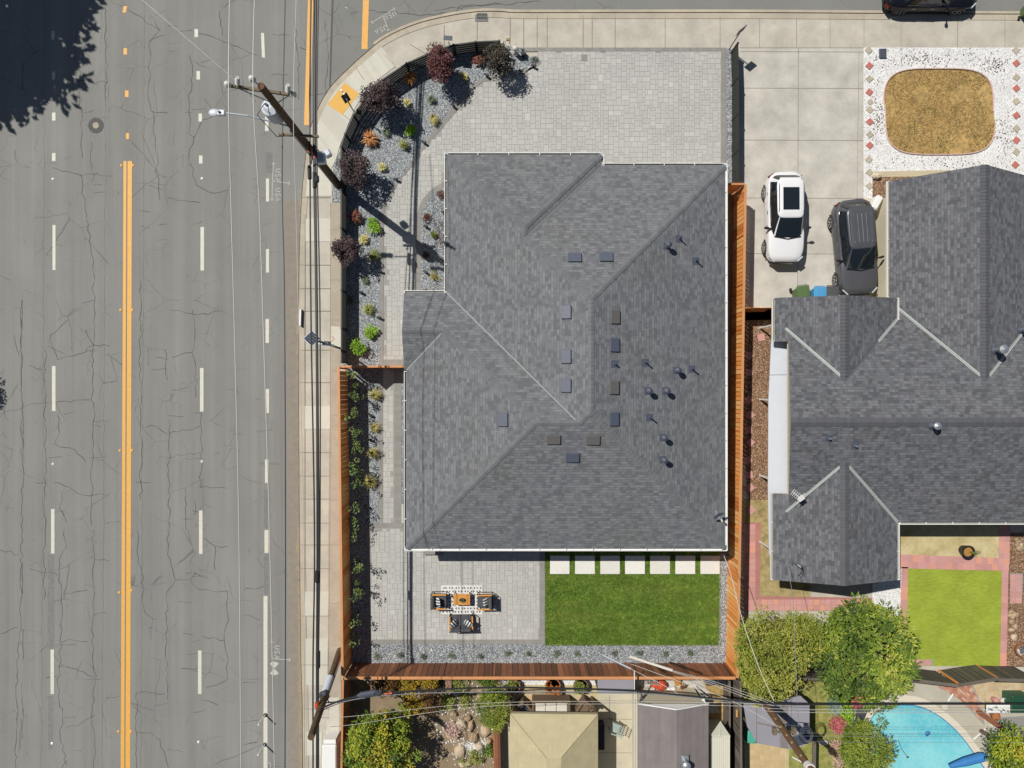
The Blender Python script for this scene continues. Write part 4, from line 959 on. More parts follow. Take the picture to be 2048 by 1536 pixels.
BV = [(1149, 515, 'vent', 'left box vent of the pair on the north slope'), (1212, 514, 'vent', 'right box vent of the pair on the north slope'), (1132, 624, 'vent', 'upper box vent of the three in the column left of the main ridge'),
      (1132, 713, 'vent', 'middle box vent of the three in the column left of the main ridge'), (1132, 771, 'vent', 'lower box vent of the three in the column left of the main ridge'),
      (1230, 634, 'ventb', 'topmost taupe box vent with pale edge right of the main ridge'), (1229, 690, 'vent', 'blue grey box vent second from top in the column right of the main ridge'),
      (1228, 775, 'ventb', 'taupe box vent third in the column right of the main ridge'), (1228, 838, 'vent', 'lowest blue grey box vent right of the main ridge'),
      (1107, 879, 'ventb', 'left taupe box vent of the pair below the short lower ridge'), (1186, 880, 'ventb', 'right taupe box vent of the pair below the short lower ridge'),
      (1145, 915, 'vent', 'dark box vent alone below the pair on the south slope'), (1006, 839, 'vent', 'box vent alone on the west slope of the lower wing')]
for x, y, m_, l_ in BV: box_vent(x, y, M[m_], l_)
def pipe_vent(hf, px, py, m, label, ht=.42, r=.035, cap=False, grp='thin pipe vents on the grey hipped roof', name='vent_pipe'):
    p, n = on_roof(hf, px, py); hx_, u = frame(p, n); t = thing(name, p, label, 'vent pipe', grp)
    q = MB(); c4 = [p + hx_ * a + u * b_ + n * .012 for a, b_ in ((-.17, -.16), (.17, -.16), (.17, .2), (-.17, .2))]; q.face(c4); q.lathe(p, [(r * 2.2, .0), (r * 1.3, .1)], 12); q.build('flashing', M['vent'], t)
    q = MB(); q.tube([p - Vector((0, 0, .03)), p + Vector((0, 0, ht))], r, 10); q.build('pipe', m, t)
    if cap:
        q = MB(); q.lathe(p + Vector((0, 0, ht - .08)), [(r * 2.1, 0), (r * 2.1, .09), (r * .5, .15)], 16); q.build('cap', m, t)
    return t
for k_, (x, y, l_) in enumerate([(1359, 478, 'highest thin pipe vent near the upper right hip'), (1392, 522, 'thin pipe vent nearest the right eave in the upper part'), (1230, 728, 'short thin pipe vent between box vents right of the main ridge'),
                  (1291, 725, 'thin pipe vent left of the big round capped vent'), (1384, 738, 'thin pipe vent right of the big round capped vent'), (1300, 835, 'thin pipe vent alone below the two round capped vents')]):
    pipe_vent(h_main, x, y, M['dark'], l_, .5 if k_ != 2 else .3)
for x, y, l_ in [(1334, 493, 'round capped vent beside the upper right hip'), (1353, 741, 'largest round capped vent in the middle of the east slope'), (1296, 782, 'left round capped vent of the side by side pair'),
                 (1331, 782, 'right round capped vent of the side by side pair'), (1326, 875, 'upper round capped vent of the two stacked low on the east slope'), (1326, 919, 'lower round capped vent of the two stacked low on the east slope')]:
    pipe_vent(h_main, x, y, M['dark'], l_, .5, .066, True, 'round capped vents on the grey hipped roof', 'capped_vent')
def dish(hf, px, py, label, r=.3, rz=0.0, m='vent'):
    p, n = on_roof(hf, px, py); t = thing('satellite_dish', p, label, 'satellite dish', None, rz)
    q = MB(); q.beam((0, 0, -.02), (0, 0, .4), .05, .05, up=(0, 1, 0)); q.box((0, 0, .01), (.2, .2, .02)); q.build('mast', M['galv'], t, local=True)
    q = MB(); prof = []; a_ = Matrix.Rotation(radians(-48), 3, 'X'); vs_ = []; N_ = 20
    for i in range(5):
        rr_ = r * i / 4
        for j in range(N_): an = 2 * pi * j / N_; v_ = a_ @ Vector((rr_ * cos(an), rr_ * sin(an), .35 * rr_ * rr_ / r)); vs_.append((v_.x, v_.y, v_.z + .42))
    q.mesh(vs_, [(i * N_ + j, i * N_ + (j + 1) % N_, (i + 1) * N_ + (j + 1) % N_, (i + 1) * N_ + j) for i in range(4) for j in range(N_)]); q.build('reflector', M[m], t, local=True)
    q = MB(); tip = a_ @ Vector((0, 0, r * 1.1)); tip = Vector((tip.x, tip.y, tip.z + .42)); q.tube([(0, 0, .3), (0, .15, .3), tuple(tip)], .014, 6); q.box(tuple(tip), (.07, .12, .07)); q.build('arm', M['porcel'], t, local=True)
    return t
dish(h_main, 1432, 1026, 'grey satellite dish near the lower right corner of the hipped roof', .30, radians(200), 'galv')

# ------------------------------------------------------------------ neighbour's house (crossing gables)
h2 = thing('dark_roofed_house', (19.5, -1.5, Z1), 'neighbouring house with dark shingle roof of crossing gables and pale valleys', 'house')
b = MB()
def gable(x0, x1, y0, y1, axis, z=Z0, prow=0.0):
    """gable roof volume; ridge along axis"""
    if axis == 'y':
        xm = (x0 + x1) / 2; zt = z + PT * (x1 - x0) / 2
        roof_face(b, [(x0, y0, z), (xm, y0, zt), (xm, y1 + prow, zt), (x0, y1, z)]); roof_face(b, [(x1, y0, z), (xm, y0, zt), (xm, y1 + prow, zt), (x1, y1, z)])
        for y in (y0, y1): b.face([(x0, y, z), (x1, y, z), (xm, y + (prow if y == y1 else 0), zt)], m=1); b.face([(x0, y, z - .15), (x1, y, z - .15), (x1, y, z), (x0, y, z)], m=1)
        for x in (x0, x1): b.face([(x, y0, z - .15), (x, y1, z - .15), (x, y1, z), (x, y0, z)], m=1)
        return xm, zt
    ym = (y0 + y1) / 2; zt = z + PT * (y1 - y0) / 2
    c0 = x0 - .52
    roof_face(b, [(x0, y0, z), (c0, ym, zt), (x1, ym, zt), (x1, y0, z)]); roof_face(b, [(x0, y1, z), (c0, ym, zt), (x1, ym, zt), (x1, y1, z)])
    b.face([(x0, y0, z), (x0, y1, z), (c0, ym, zt)], m=1)
    for y in (y0, y1): b.face([(x0, y, z - .15), (x1, y, z - .15), (x1, y, z), (x0, y, z)], m=1)
    b.face([(x0, y0, z - .15), (x0, y1, z - .15), (x0, y1, z), (x0, y0, z)], m=1)
    return ym, zt
XR = 34.0; mS, mN = ey(1044), ey(638); ZB = 2.4; Bx0 = (1778 - 1024) / S * (1 - ZB / H); Bx1, Bn = Bx0 + 7.68, 9.85; mB = mN + (Z0 - ZB) / PT
ax0, ax1, aN = ex(1549), ex(1794), 4.15; cx0, cx1, cS = ex(1546), ex(1795), ey(1160)
my, mz = gable(13.3, XR, mS, mN, 'x'); bxm, bz = gable(Bx0, Bx1, -1.0, Bn, 'y', ZB, .42)
axm, az = gable(ax0, ax1, 2.05, aN, 'y'); cxm, cz = gable(cx0, cx1, cS, -5.27, 'y')
# extend the two small gables back into the main slope
for (x0, x1, xm, zt, ya, yb) in ((ax0, ax1, axm, az, 2.05, mN - (axm - ax0)), (cx0, cx1, cxm, cz, -5.27, mS + (cxm - cx0))):
    for xe in (x0, x1):
        d_ = abs(mN - ya) if ya > 0 else abs(ya - mS); xv = xe + d_ * (1 if xe == x0 else -1)
        roof_face(b, [(xv, ya, Z0 + PT * d_), (xm, ya, zt), (xm, yb, zt)])
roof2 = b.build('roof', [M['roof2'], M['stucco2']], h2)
vb = mB - (bxm - Bx0)
caps(roof2, (12.8, my, mz), (XR, my, mz), PT, M['cap2'], .2, .16); caps(roof2, (bxm, vb, bz), (bxm, Bn + .4, bz), PT, M['cap2'], .22, .16, flat=True)
va = mN - (axm - ax0); vc = mS + (cxm - cx0)
caps(roof2, (axm, va, az), (axm, aN, az), PT, M['cap2'], .22, .16, flat=True); caps(roof2, (cxm, cS, cz), (cxm, vc, cz), PT, M['cap2'], .22, .16)
VF = dict(rise=HD, m=M['flash'], wd=.065, rib=M['flash1'])
valley(roof2, (13.1, mN - (13.1 - ax0), Z0 + PT * (13.1 - ax0)), (axm, va, az), **VF)
valley(roof2, (ax1, mN, Z0), (ax1 - 1.3, mN - 1.3, Z0 + PT * 1.3), **VF)
valley(roof2, (ax1 - 1.3, mN - 1.3, Z0 + PT * 1.3), (axm, va, az), HD, M['cap2'], .06)
valley(roof2, (18.6, mB - (18.6 - Bx0), ZB + PT * (18.6 - Bx0)), (bxm, vb, bz), **VF); valley(roof2, (Bx1 - .9, mN, Z0), (bxm, vb, bz), **VF)
valley(roof2, (13.1, mS + (13.1 - cx0), Z0 + PT * (13.1 - cx0)), (cxm, vc, cz), **VF); valley(roof2, (cx1, mS, Z0), (cxm, vc, cz), **VF)
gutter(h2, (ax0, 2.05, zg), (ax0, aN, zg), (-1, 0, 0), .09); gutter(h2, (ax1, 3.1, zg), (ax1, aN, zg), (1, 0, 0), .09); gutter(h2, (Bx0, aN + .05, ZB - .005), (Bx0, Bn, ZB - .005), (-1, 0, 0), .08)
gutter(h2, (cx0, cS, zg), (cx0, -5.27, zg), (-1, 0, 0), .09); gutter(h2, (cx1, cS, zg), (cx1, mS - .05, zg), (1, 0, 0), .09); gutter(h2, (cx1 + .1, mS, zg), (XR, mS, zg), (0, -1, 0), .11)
b = MB()
for poly in ([(13.9, mS + .4), (XR, mS + .4), (XR, mN - .4), (13.9, mN - .4)], [(Bx0 + .45, 0), (Bx1 - .45, 0), (Bx1 - .45, Bn - .5), (Bx0 + .45, Bn - .5)], [(ax0 + .9, 2.3), (ax1 - .45, 2.3), (ax1 - .45, aN - .5), (ax0 + .9, aN - .5)], [(cx0 + .9, -5.5), (cx1 - .45, -5.5), (cx1 - .45, cS + .5), (cx0 + .9, cS + .5)]):
    if poly[0][1] > poly[2][1]: poly = poly[::-1]
    b.prism(poly, Z1, (Z0 if poly[0][1] != 0 else ZB) - .16 + R.uniform(-.01, 0))
b.build('wall', M['stucco2'], h2)
for x in (20.5, 23.5): window(h2, (x, Bn - .5, 1.5), 1.5, 1.2, 'y', 1)
for x in (20.5, 24.5): window(h2, (x, mS + .4, 1.5), 1.5, 1.2, 'y', -1)
window(h2, (cxm, cS + .5, 1.5), 1.6, 1.2, 'y', -1); window(h2, (axm, aN - .5, 1.3), 1.8, 1.6, 'y', 1)
g = MB(); g.box((Bx0 + .1, 9.15, .9), (.34, .75, .5), rz=-.5, bev=.06); g.build('wall_unit', M['white'], h2)
# white flat awning along the left side
b = MB(); aw = [(1544, 650), (1537, 800), (1536, 985), (1538, 1108), (1546, 1118), (1640, 1118), (1640, 640), (1556, 640)]
ap_ = [P(x, y, 2.05) for x, y in aw]
b.prism([(p_.x, p_.y) for p_ in ap_], 2.0, 2.06)
b.beam(P(1538, 750, 2.06), P(1600, 749, 2.06), .02, .012, m=1)
b.build('side_awning', [M['whiteblue'], M['dark']], h2)
for y in (650, 800, 960, 1100):
    g = MB(); p = P(1546, y, 2.0); g.beam((p.x, p.y, Z1), (p.x, p.y, 2.0), .08, .08, up=(0, 1, 0)); g.build('awning_post', M['white'], h2)
def h_nb(x, y):
    a_ = min(mN - y, y - mS); b_ = min(x - Bx0, Bx1 - x) - (Z0 - ZB) / PT if y > vb else -9; c_ = min(x - ax0, ax1 - x) if y > va else -9; d = min(x - cx0, cx1 - x) if y < vc else -9
    return Z0 + PT * max(a_, b_, c_, d)
pipe_vent(h_nb, 1988, 700, M['galv'], 'tall galvanised vent with cap by the right valley of the dark roof', .7, .1, True, None, 'capped_vent')
pipe_vent(h_nb, 1863, 851, M['galv'], 'galvanised capped vent just below the long ridge of the dark roof', .5, .08, True, None, 'capped_vent')
pipe_vent(h_nb, 2040, 660, M['galv'], 'galvanised capped vent at the right picture edge on the dark roof', .6, .09, True, None, 'capped_vent')
pipe_vent(h_nb, 1657, 877, M['galv'], 'left of two small pale pipe vents on the lower slope of the dark roof', .22, .045, False, None)
pipe_vent(h_nb, 1710, 892, M['galv'], 'right of two small pale pipe vents on the lower slope of the dark roof', .22, .045, False, None)
# rooftop aerial and weatherhead
p, n_ = on_roof(h_nb, 1590, 992); t = thing('rooftop_antenna', p, 'white stubby rooftop antenna where the pale valley starts on the dark roof', 'antenna')
g = MB(); g.tube([p, p + Vector((0, 0, .7))], .025, 6); g.build('mast', M['galv'], t)
g = MB(); c_ = p + Vector((0, 0, .7)); d_ = Vector((-.6, .45, 0)).normalized(); sd_ = Vector((-d_.y, d_.x, 0))
g.beam(c_ - d_ * .1, c_ + d_ * .5, .03, .03)
for k_ in range(5): g.beam(c_ + d_ * (.1 * k_ + .1) - sd_ * .16, c_ + d_ * (.1 * k_ + .1) + sd_ * .16, .02, .02)
g.beam(c_ - sd_ * .3, c_ + sd_ * .3, .03, .03); g.box(tuple(c_), (.3, .22, .05), rz=.6); g.build('elements', M['porcel'], t)
p, n_ = on_roof(h_nb, 1583, 1122); t = thing('service_mast', p, 'electric service mast with cable loops near the lower left end of the dark roof', 'service mast')
g = MB(); g.tube([p, p + Vector((0, 0, .8)), p + Vector((.08, -.06, .88)), p + Vector((.12, -.12, .8))], .035, 8); g.build('mast', M['galv'], t)
g = MB(); g.tube([p + Vector((.1, -.1, .8)), p + Vector((.3, -.1, .5)), p + Vector((.25, -.4, .6)), p + Vector((0, -.5, .8))], .018, 6); g.tube([p + Vector((0, 0, .7)), p + Vector((-.2, .2, .5)), p + Vector((-.3, .05, .6))], .018, 6); g.build('cable_loop', M['wireb'], t)
mast2 = p + Vector((0, 0, .8))

# ------------------------------------------------------------------ wooden fences
def board_fence(name, a, c, ht, label, wood, bw=.145, face=1, cap=True, post_gap=2.4, postm=None, seed=1, capw=.14, jag=0.0, gap=.016, grp=None, capm='woodcap'):
    """a, c world xy ends. face=+1: boards on the left of a->c"""
    a = Vector((a[0], a[1], Z1)); c = Vector((c[0], c[1], Z1)); d = (c - a).normalized(); sd = Vector((-d.y, d.x, 0)) * face; L = (c - a).length; ang = atan2(d.y, d.x); rq = random.Random(seed)
    t = thing(name, a, label, 'fence', grp); b = MB(); n = int(L / bw)
    for k in range(n):
        p = a + d * (bw * (k + .5)) + sd * (.012 + rq.uniform(0, .006)); hh = ht - .02 + rq.uniform(-jag, jag); b.box((p.x, p.y, Z1 + hh / 2), (bw - gap, .02, hh), ang, rq.random() ** .8)
    b.build('board_panel', wood, t)
    m_ = int(L / post_gap)
    for k in range(m_ + 1):
        p = a + d * min(L - .05, max(.05, L * k / max(1, m_))) + sd * .032; q = MB(); q.box((p.x, p.y, Z1 + ht / 2 - .02), (.09, .05, ht - .04), ang, rq.random() * .4); q.build('post', postm or wood, t)
    q = MB()
    for z in (.3, ht - .25): q.beam(a + Vector((0, 0, z)) - sd * .03, c + Vector((0, 0, z)) - sd * .03, .05, .09, r=.2)
    q.build('rail', wood, t)
    if cap: q = MB(); q.beam(a + Vector((0, 0, ht)), c + Vector((0, 0, ht)), capw, .035, r=rq.random()); q.build('cap_rail', M[capm], t)
    return t
FH = 1.95 - Z1
def ft(px, py): p = P(px, py, 1.95); return (p.x, p.y)
fl_a, fl_b = ft(677, 734), ft(685, 1356); fr_a, fr_b = ft(1491, 369), ft(1475, 1356)
board_fence('wooden_fence', fl_b, fl_a, FH, 'tall orange brown board fence along the sidewalk on the left of the back yard', M['wood'], .24, -1, gap=.010, seed=2, capw=.12)
board_fence('wooden_fence', fr_b, fr_a, FH, 'long sunlit orange board fence between the grey roofed house and the neighbour', M['wood'], .22, 1, seed=3, capw=.13, gap=.03)
board_fence('wooden_fence', (fl_b[0] + .1, fl_b[1]), (fr_b[0] - .1, fr_b[1]), FH, 'red brown board fence along the bottom of the back yard', M['woodr'], .285, 1, postm=M['woodr'], seed=4, gap=.022)
r1, r2 = ft(680, 733), ft(812, 733); board_fence('wooden_fence', (r1[0] + .06, r1[1]), r2, FH - .05, 'short board fence from the sidewalk fence to the porch', M['wood'], .145, 1, cap=True, seed=5, capw=.1)
r1, r2 = ft(1456, 368), ft(1489, 368); board_fence('wooden_fence', r1, r2, FH, 'very short board fence closing the passage at the top right corner of the hipped roof', M['wood'], .145, -1, seed=6, capw=.1)
r1, r2 = ft(1492, 616), ft(1552, 615); board_fence('wooden_fence', r1, r2, FH - .1, 'short orange board fence between the side fence and the dark roofed house', M['wood'], .145, 1, cap=False, seed=7, jag=.02)
r1, r2 = ft(685, 1362), ft(678, 1760); board_fence('wooden_fence', (r2[0], r2[1]), (r1[0], r1[1]), FH - .1, 'narrow brown fence along the sidewalk of the bottom left garden', M['woodr'], .2, -1, seed=8, capw=.1)
def gp(px, py, z): p = P(px, py, z); return (p.x, p.y)
board_fence('wooden_fence', gp(1484, 1760, 1.8), gp(1481, 1362, 1.8), 1.68, 'weathered grey board fence below the corner of the orange fence', M['woodg'], .15, 1, postm=M['woodg'], capm='woodg', seed=9, capw=.1)
board_fence('wooden_fence', gp(1459, 1760, 1.2), gp(1460, 1362, 1.2), 1.05, 'lower weathered grey fence running beside the cream shed', M['woodg'], .15, 1, postm=M['woodg'], capm='woodg', seed=10, capw=.08)
# dark pool fence, three leaning runs with battens
for k_, (x0, y0, x1, y1, l_) in enumerate([(1835, 1362, 1918, 1372, 'left run of the dark weathered fence above the pool'), (1918, 1371, 1998, 1358, 'middle run of the dark weathered fence above the pool'), (1998, 1360, 2080, 1362, 'right run of the dark weathered fence above the pool')]):
    board_fence('dark_fence', gp(x0, y0, 1.9), gp(x1, y1, 1.9), 1.75, l_, M['woodd'], .11, 1, postm=M['wood'], capm='woodg', seed=20 + k_, capw=.16, post_gap=2.3, grp='runs of the dark fence above the pool')
board_fence('dark_fence', gp(1486, 1357, 1.9), gp(1835, 1362, 1.9), 1.75, 'dark weathered fence partly hidden below the two big trees', M['woodd'], .13, 1, postm=M['woodd'], capm='woodg', seed=24, capw=.12)

# ------------------------------------------------------------------ black slat fence round the corner
FT = fence_top + [(682, 380), (682, 455), (683, 525), (683, 580), (683, 656), (683, 724)]
HT = 1.22
t = thing('slat_fence', P(*FT[0], HT) - Vector((0, 0, HT - Z1)), 'low black horizontal slat fence curving round the corner garden', 'fence')
for i in range(len(FT) - 1):
    a = P(*FT[i], HT); c = P(*FT[i + 1], HT); q = MB()
    for k_ in range(5): z = Z1 + .12 + .215 * k_; q.beam((a.x, a.y, z), (c.x, c.y, z), .03, .165, r=.5)
    q.beam((a.x, a.y, HT), (c.x, c.y, HT), .07, .03)
    q.build('slat_panel', M['blackm'], t)
for i, p_ in enumerate(FT):
    a = P(*p_, HT); q = MB(); q.box((a.x, a.y, Z1 + (HT - Z1 + .06) / 2), (.09, .09, HT - Z1 + .06)); q.build('post', M['blackm'], t)
t = thing('slat_fence', P(1478, 100, 1.25) - Vector((0, 0, 1.1)), 'black slat fence between the paver driveway and the concrete driveway', 'fence')
GP = [(1476, 86), (1478, 152), (1478, 225), (1478, 298), (1478, 364)]
for i in range(4):
    a = P(*GP[i], 1.25); c = P(*GP[i + 1], 1.25); q = MB()
    for z in (.22, .42, .62, .82, 1.02, 1.2): q.beam((a.x, a.y, z), (c.x, c.y, z), .03, .17 if z < 1.1 else .1)
    q.build('slat_panel', M['blackm'], t)
for p_ in GP: a = P(*p_, 1.25); q = MB(); q.box((a.x, a.y, .7), (.08, .08, 1.16)); q.build('post', M['blackm'], t)
# ------------------------------------------------------------------ utility poles
def lerp(a, b, t): return Vector(a) + (Vector(b) - Vector(a)) * t
pb, pt = Vector((-9.02, 10.33, 0)), P(522, 172, 12.0)
t = thing('utility_pole', pb, 'tall wooden utility pole at the corner carrying a transformer and street lamp', 'utility pole')
PO = lambda z: lerp(pb, pt, z / 12.0)
q = MB(); q.tube([pb, PO(6), pt], [.20, .165, .13], 16); q.tube([pt - Vector((0, 0, .01)), pt + Vector((0, 0, .01))], .125, 16, m=1); q.build('pole', [M['pole'], M['pole2']], t)
a_, c_ = P(456, 171, 11.1), P(592, 191, 11.1); cr = q = MB(); q.beam(a_, c_, .10, .12); q.build('crossarm', M['arm'], t)
q = MB(); q.beam(lerp(a_, c_, .08), PO(10.4), .03, .03); q.beam(lerp(a_, c_, .92), PO(10.4), .03, .03); q.build('brace', M['galv'], t)
def insul(c, name='insulator', s=1.0, tilt=None):
    q = MB(); q.lathe(c, [(.02, 0), (.03 * s, .02), (.13 * s, .05), (.12 * s, .09), (.06 * s, .12), (.10 * s, .16), (.09 * s, .2), (.03 * s, .24)], 14); return q.build(name, M['porcel'], t, smooth=True)
insul(P(457, 171, 11.18)); insul(P(506, 160, 12.0)); insul(P(587, 189, 11.18))
q = MB(); q.beam(P(506, 160, 11.95), PO(11.8), .04, .04); q.build('bracket', M['galv'], t)
for px, py in ((475, 165), (576, 180)):
    q = MB(); c0 = P(px, py + 6, 11.1); c1 = P(px, py - 10, 12.0)
    q.tube([c0, lerp(c0, c1, .25), lerp(c0, c1, .3), lerp(c0, c1, .5), lerp(c0, c1, .55), lerp(c0, c1, .75), lerp(c0, c1, .8), c1], [.04, .09, .04, .09, .04, .09, .04, .06], 10); q.build('fuse_cutout', M['porcel'], t)
c = P(541, 216, 9.4); c.z = 8.6
q = MB(); q.lathe(c, [(.33, 0), (.36, .05), (.36, .82), (.33, .88), (.06, .95)], 20); 
for dx, dy in ((-.12, .08), (.1, .1)): q.lathe(c + Vector((dx, dy, .9)), [(.05, 0), (.06, .1), (.03, .22)], 8)
q.build('transformer', M['trafo'], t, smooth=False)
q = MB(); q.tube([c + Vector((-.12, .08, 1.1)), c + Vector((-.3, -.5, 1.4)), c + Vector((.05, -.9, .2)), PO(7.2)], .016, 5); q.tube([c + Vector((.1, .1, 1.1)), PO(10.8)], .014, 5); q.build('lead', M['wireb'], t)
q = MB(); l0, l1 = P(452, 226, 9.2), PO(8.1); q.tube([l0, lerp(l0, l1, .35) + Vector((0, 0, .25)), lerp(l0, l1, .75) + Vector((0, 0, .12)), l1], .035, 8); q.build('lamp_arm', M['trafo'], t)
lt = P(434, 225, 9.15); q = MB()
q.ball(lt + Vector((-.12, 0, 0)), (.21, .15, .05), 20); q.box(lt + Vector((.17, -.01, 0)), (.3, .22, .14), rz=-.05, bev=.03); hd = q.build('lamp_head', M['trafo'], t)
q = MB(); q.lathe(lt + Vector((.12, -.01, .07)), [(.05, 0), (.05, .06), (.03, .08)], 10); q.build('light_sensor', M['dark'], hd)
q = MB(); q.ball(lt + Vector((-.12, 0, -.06)), (.15, .13, .08), 12); q.build('lens', M['lampg'], hd)
a_, c_ = P(558, 269, 7.4), P(637, 273, 7.4); q = MB(); q.beam(a_, c_, .09, .11); q.build('crossarm', M['arm'], t)
q = MB(); o_ = Vector((-.13, -.1, 0)); q.tube([PO(z) + o_ * (1 + .0 * z) for z in (0.2, 3, 6, 8)], .055, 8); q.build('riser_pipe', M['galv'], t)
for (px, py, z, s_, r_) in ((641, 316, 5.6, (.42, .5, .34), .1), (655, 307, 5.0, (.3, .32, .3), .5)):
    q = MB(); q.box(P(px, py, z), s_, r_, bev=.05); q.build('equipment_box', M['trafo'], t)
q = MB(); q.tube([P(650, 320, 5.3), P(636, 300, 6.2), P(626, 305, 6.2), P(622, 330, 6.0)], .03, 6); q.build('cable_loop', M['galv'], t)
for px, py in ((617, 300), (629, 312)):
    q = MB(); q.tube([P(px, py - 5, 6.3), P(px + .5, py + 5, 6.3)], .06, 8); q.build('cable_clamp', M['red'], t)
for (px, y0, y1) in ((618, 330, 360), (628, 342, 378), (633, 350, 366)):
    q = MB(); q.tube([P(px, y0, 6.25), P(px + 1, y0 + 3, 6.25), P(px + 1.5, y1 - 3, 6.25), P(px + 2, y1, 6.25)], [.04, .09, .09, .04], 8); q.build('splice_case', M['wireb'], t)

# pole two (bottom left), slightly leaning
qb, qt = P(681, 1300, 0), P(622, 1474, 8.6)
t = thing('utility_pole', qb, 'leaning wooden utility pole at the lower left with a grey can and many black cables', 'utility pole')
QO = lambda z: lerp(qb, qt, z / 8.6)
q = MB(); q.tube([qb, QO(4), qt], [.19, .17, .14], 14); q.build('pole', M['pole'], t)
q = MB(); c = P(654, 1374, 4.6); q.tube([c + Vector((.05, .3, -.4)), c + Vector((-.05, -.25, .35))], .17, 14); q.build('transformer', M['trafo'], t)
q = MB(); o_ = Vector((.16, .05, 0)); q.tube([QO(.2) + o_, QO(3.2) + o_], .05, 8); q.build('riser_pipe', M['galv'], t)
q = MB(); c = P(648, 1392, 5.2); q.box(tuple(c), (.36, .4, .3), .4, bev=.04); q.tube([c, c + Vector((.3, -.2, .2)), P(690, 1402, 5.6)], .03, 6); q.tube([c + Vector((0, -.3, 0)), P(676, 1405, 5.9), P(712, 1392, 6)], .025, 6); q.build('equipment_box', M['dark'], t)
q = MB(); q.tube([P(634, 1405, 6.2), P(633, 1416, 6.2)], .09, 8); q.build('cable_clamp', M['red'], t)
# pole three (bottom right)
rb, rt = P(1487, 1344, 0), P(1626, 1545, 9.2)
t = thing('utility_pole', rb, 'brown wooden utility pole rising diagonally in front of the lavender sheds', 'utility pole')
RO = lambda z: lerp(rb, rt, z / 9.2)
q = MB(); q.tube([rb, RO(4.5), rt], [.19, .165, .14], 14); q.build('pole', M['pole2'], t)
for z in (2.6, 3.3, 4.3, 5.2, 5.9, 6.6, 7.2, 8.2):
    q = MB(); c = RO(z) + Vector((-.1, .12, 0)); q.ball(c, .055, 8); q.build('pole_step', M['seam'], t)
q = MB(); q.beam(RO(6.1) - Vector((.4, 0, 0)), RO(6.1) + Vector((.4, 0, 0)), .08, .08); q.box(RO(6.0) + Vector((.42, 0, 0)), (.16, .3, .2)); q.box(RO(6.0) - Vector((.42, 0, 0)), (.16, .3, .2)); q.build('bracket', M['arm'], t)
q = MB(); q.tube([RO(8.7) , RO(8.95)], .2, 12); q.build('band', M['porcel'], t)
q = MB(); 
for k_ in range(3):
    c = P(1612, 1470, 5.2); rr_ = .28 - .05 * k_; q.tube([c + Vector((rr_ * cos(a_) * 1.1, rr_ * sin(a_) * 1.4, .03 * k_)) for a_ in [j * 2 * pi / 14 for j in range(15)]], .018, 5)
q.tube([RO(5.4), P(1600, 1452, 5.4)], .02, 5); q.build('cable_coil', M['dark'], t)

# ------------------------------------------------------------------ wires: (pixel x, pixel y, height) control points
def wire(pts, rad, m, label, grp=None, name='power_line', n=10, ext=True):
    L = [P(x, y, z) for x, y, z in pts]; out = []
    for i in range(len(L) - 1):
        p0, p1, p2, p3 = L[max(0, i - 1)], L[i], L[i + 1], L[min(len(L) - 1, i + 2)]
        for k in range(n): t = k / n; out.append(.5 * (2 * p1 + (p2 - p0) * t + (2 * p0 - 5 * p1 + 4 * p2 - p3) * t * t + (3 * p1 - p0 - 3 * p2 + p3) * t ** 3))
    out.append(L[-1])
    q = MB(); q.tube(out, rad, 6); tag(q.build(name, m), label, 'cable' if 'cable' in name else 'power line', grp)
WW, WB = M['wirew'], M['wireb']
wire([(462, -140, 10.9), (457, 171, 11.42), (462, 400, 10.9), (470, 700, 10.5), (478, 1065, 10.3), (482, 1540, 10.4), (484, 1800, 10.6)], .018, WW, 'pale overhead wire leftmost of the three over the main road')
wire([(514, -140, 11.7), (506, 160, 12.24), (518, 400, 11.7), (525, 600, 11.4), (539, 1065, 11.2), (549, 1536, 11.3), (552, 1800, 11.5)], .018, WW, 'pale overhead wire in the middle of the three over the main road')
wire([(598, -140, 10.9), (587, 189, 11.42), (592, 420, 10.9), (599, 700, 10.6), (607, 1065, 10.4), (613, 1536, 10.5), (615, 1800, 10.7)], .012, WW, 'pale overhead wire rightmost of the three near the curb')
wire([(573, -140, 8.0), (565, 269, 7.5), (565, 420, 7.3), (569, 600, 7.2), (571, 1065, 7.1), (570, 1536, 7.2), (569, 1800, 7.3)], .022, WB, 'black overhead cable alone over the main road beside the curb', None, 'overhead_cable')
wire([(250, -30, 12.2), (475, 165, 11.3), (512, 205, 9.8)], .010, WW, 'thin pale wire running diagonally from the upper left to the corner pole')
for k_, (x0, x1, x2, x3, x4, r_) in enumerate([(624, 620, 622, 629, 630, .035), (629, 627, 632, 634, 637, .03), (634, 630, 634, 637, 640, .05), (640, 634, 640, 640, 641, .03)]):
    wire([(x0, -140, 6.7), (x1, 150, 6.4), (x1, 318, 6.3), (x2, 640, 6.0), (x3, 1065, 5.9), (x4 - 4, 1330, 6.0), (x4 - 4, 1540, 6.3), (x4 - 6, 1800, 6.5)], r_, WB, ['leftmost black cable', 'second black cable from the left', 'thick black cable third from the left', 'rightmost black cable'][k_] + ' of the bundle above the sidewalk', 'black telephone cables above the sidewalk', 'overhead_cable')
for (x, y0, y1, z, l_) in [(636, 1300, 1338, 6.0, 'long black splice case on the cable bundle above the lower left sidewalk'), (634, 1140, 1166, 5.95, 'small splice case on the cable bundle beside the back yard patio')]:
    q = MB(); q.tube([P(x, y0, z), P(x, y0 + 3, z), P(x, y1 - 3, z), P(x, y1, z)], [.04, .1, .1, .04], 8); tag(q.build('splice_case', WB), l_, 'splice case')
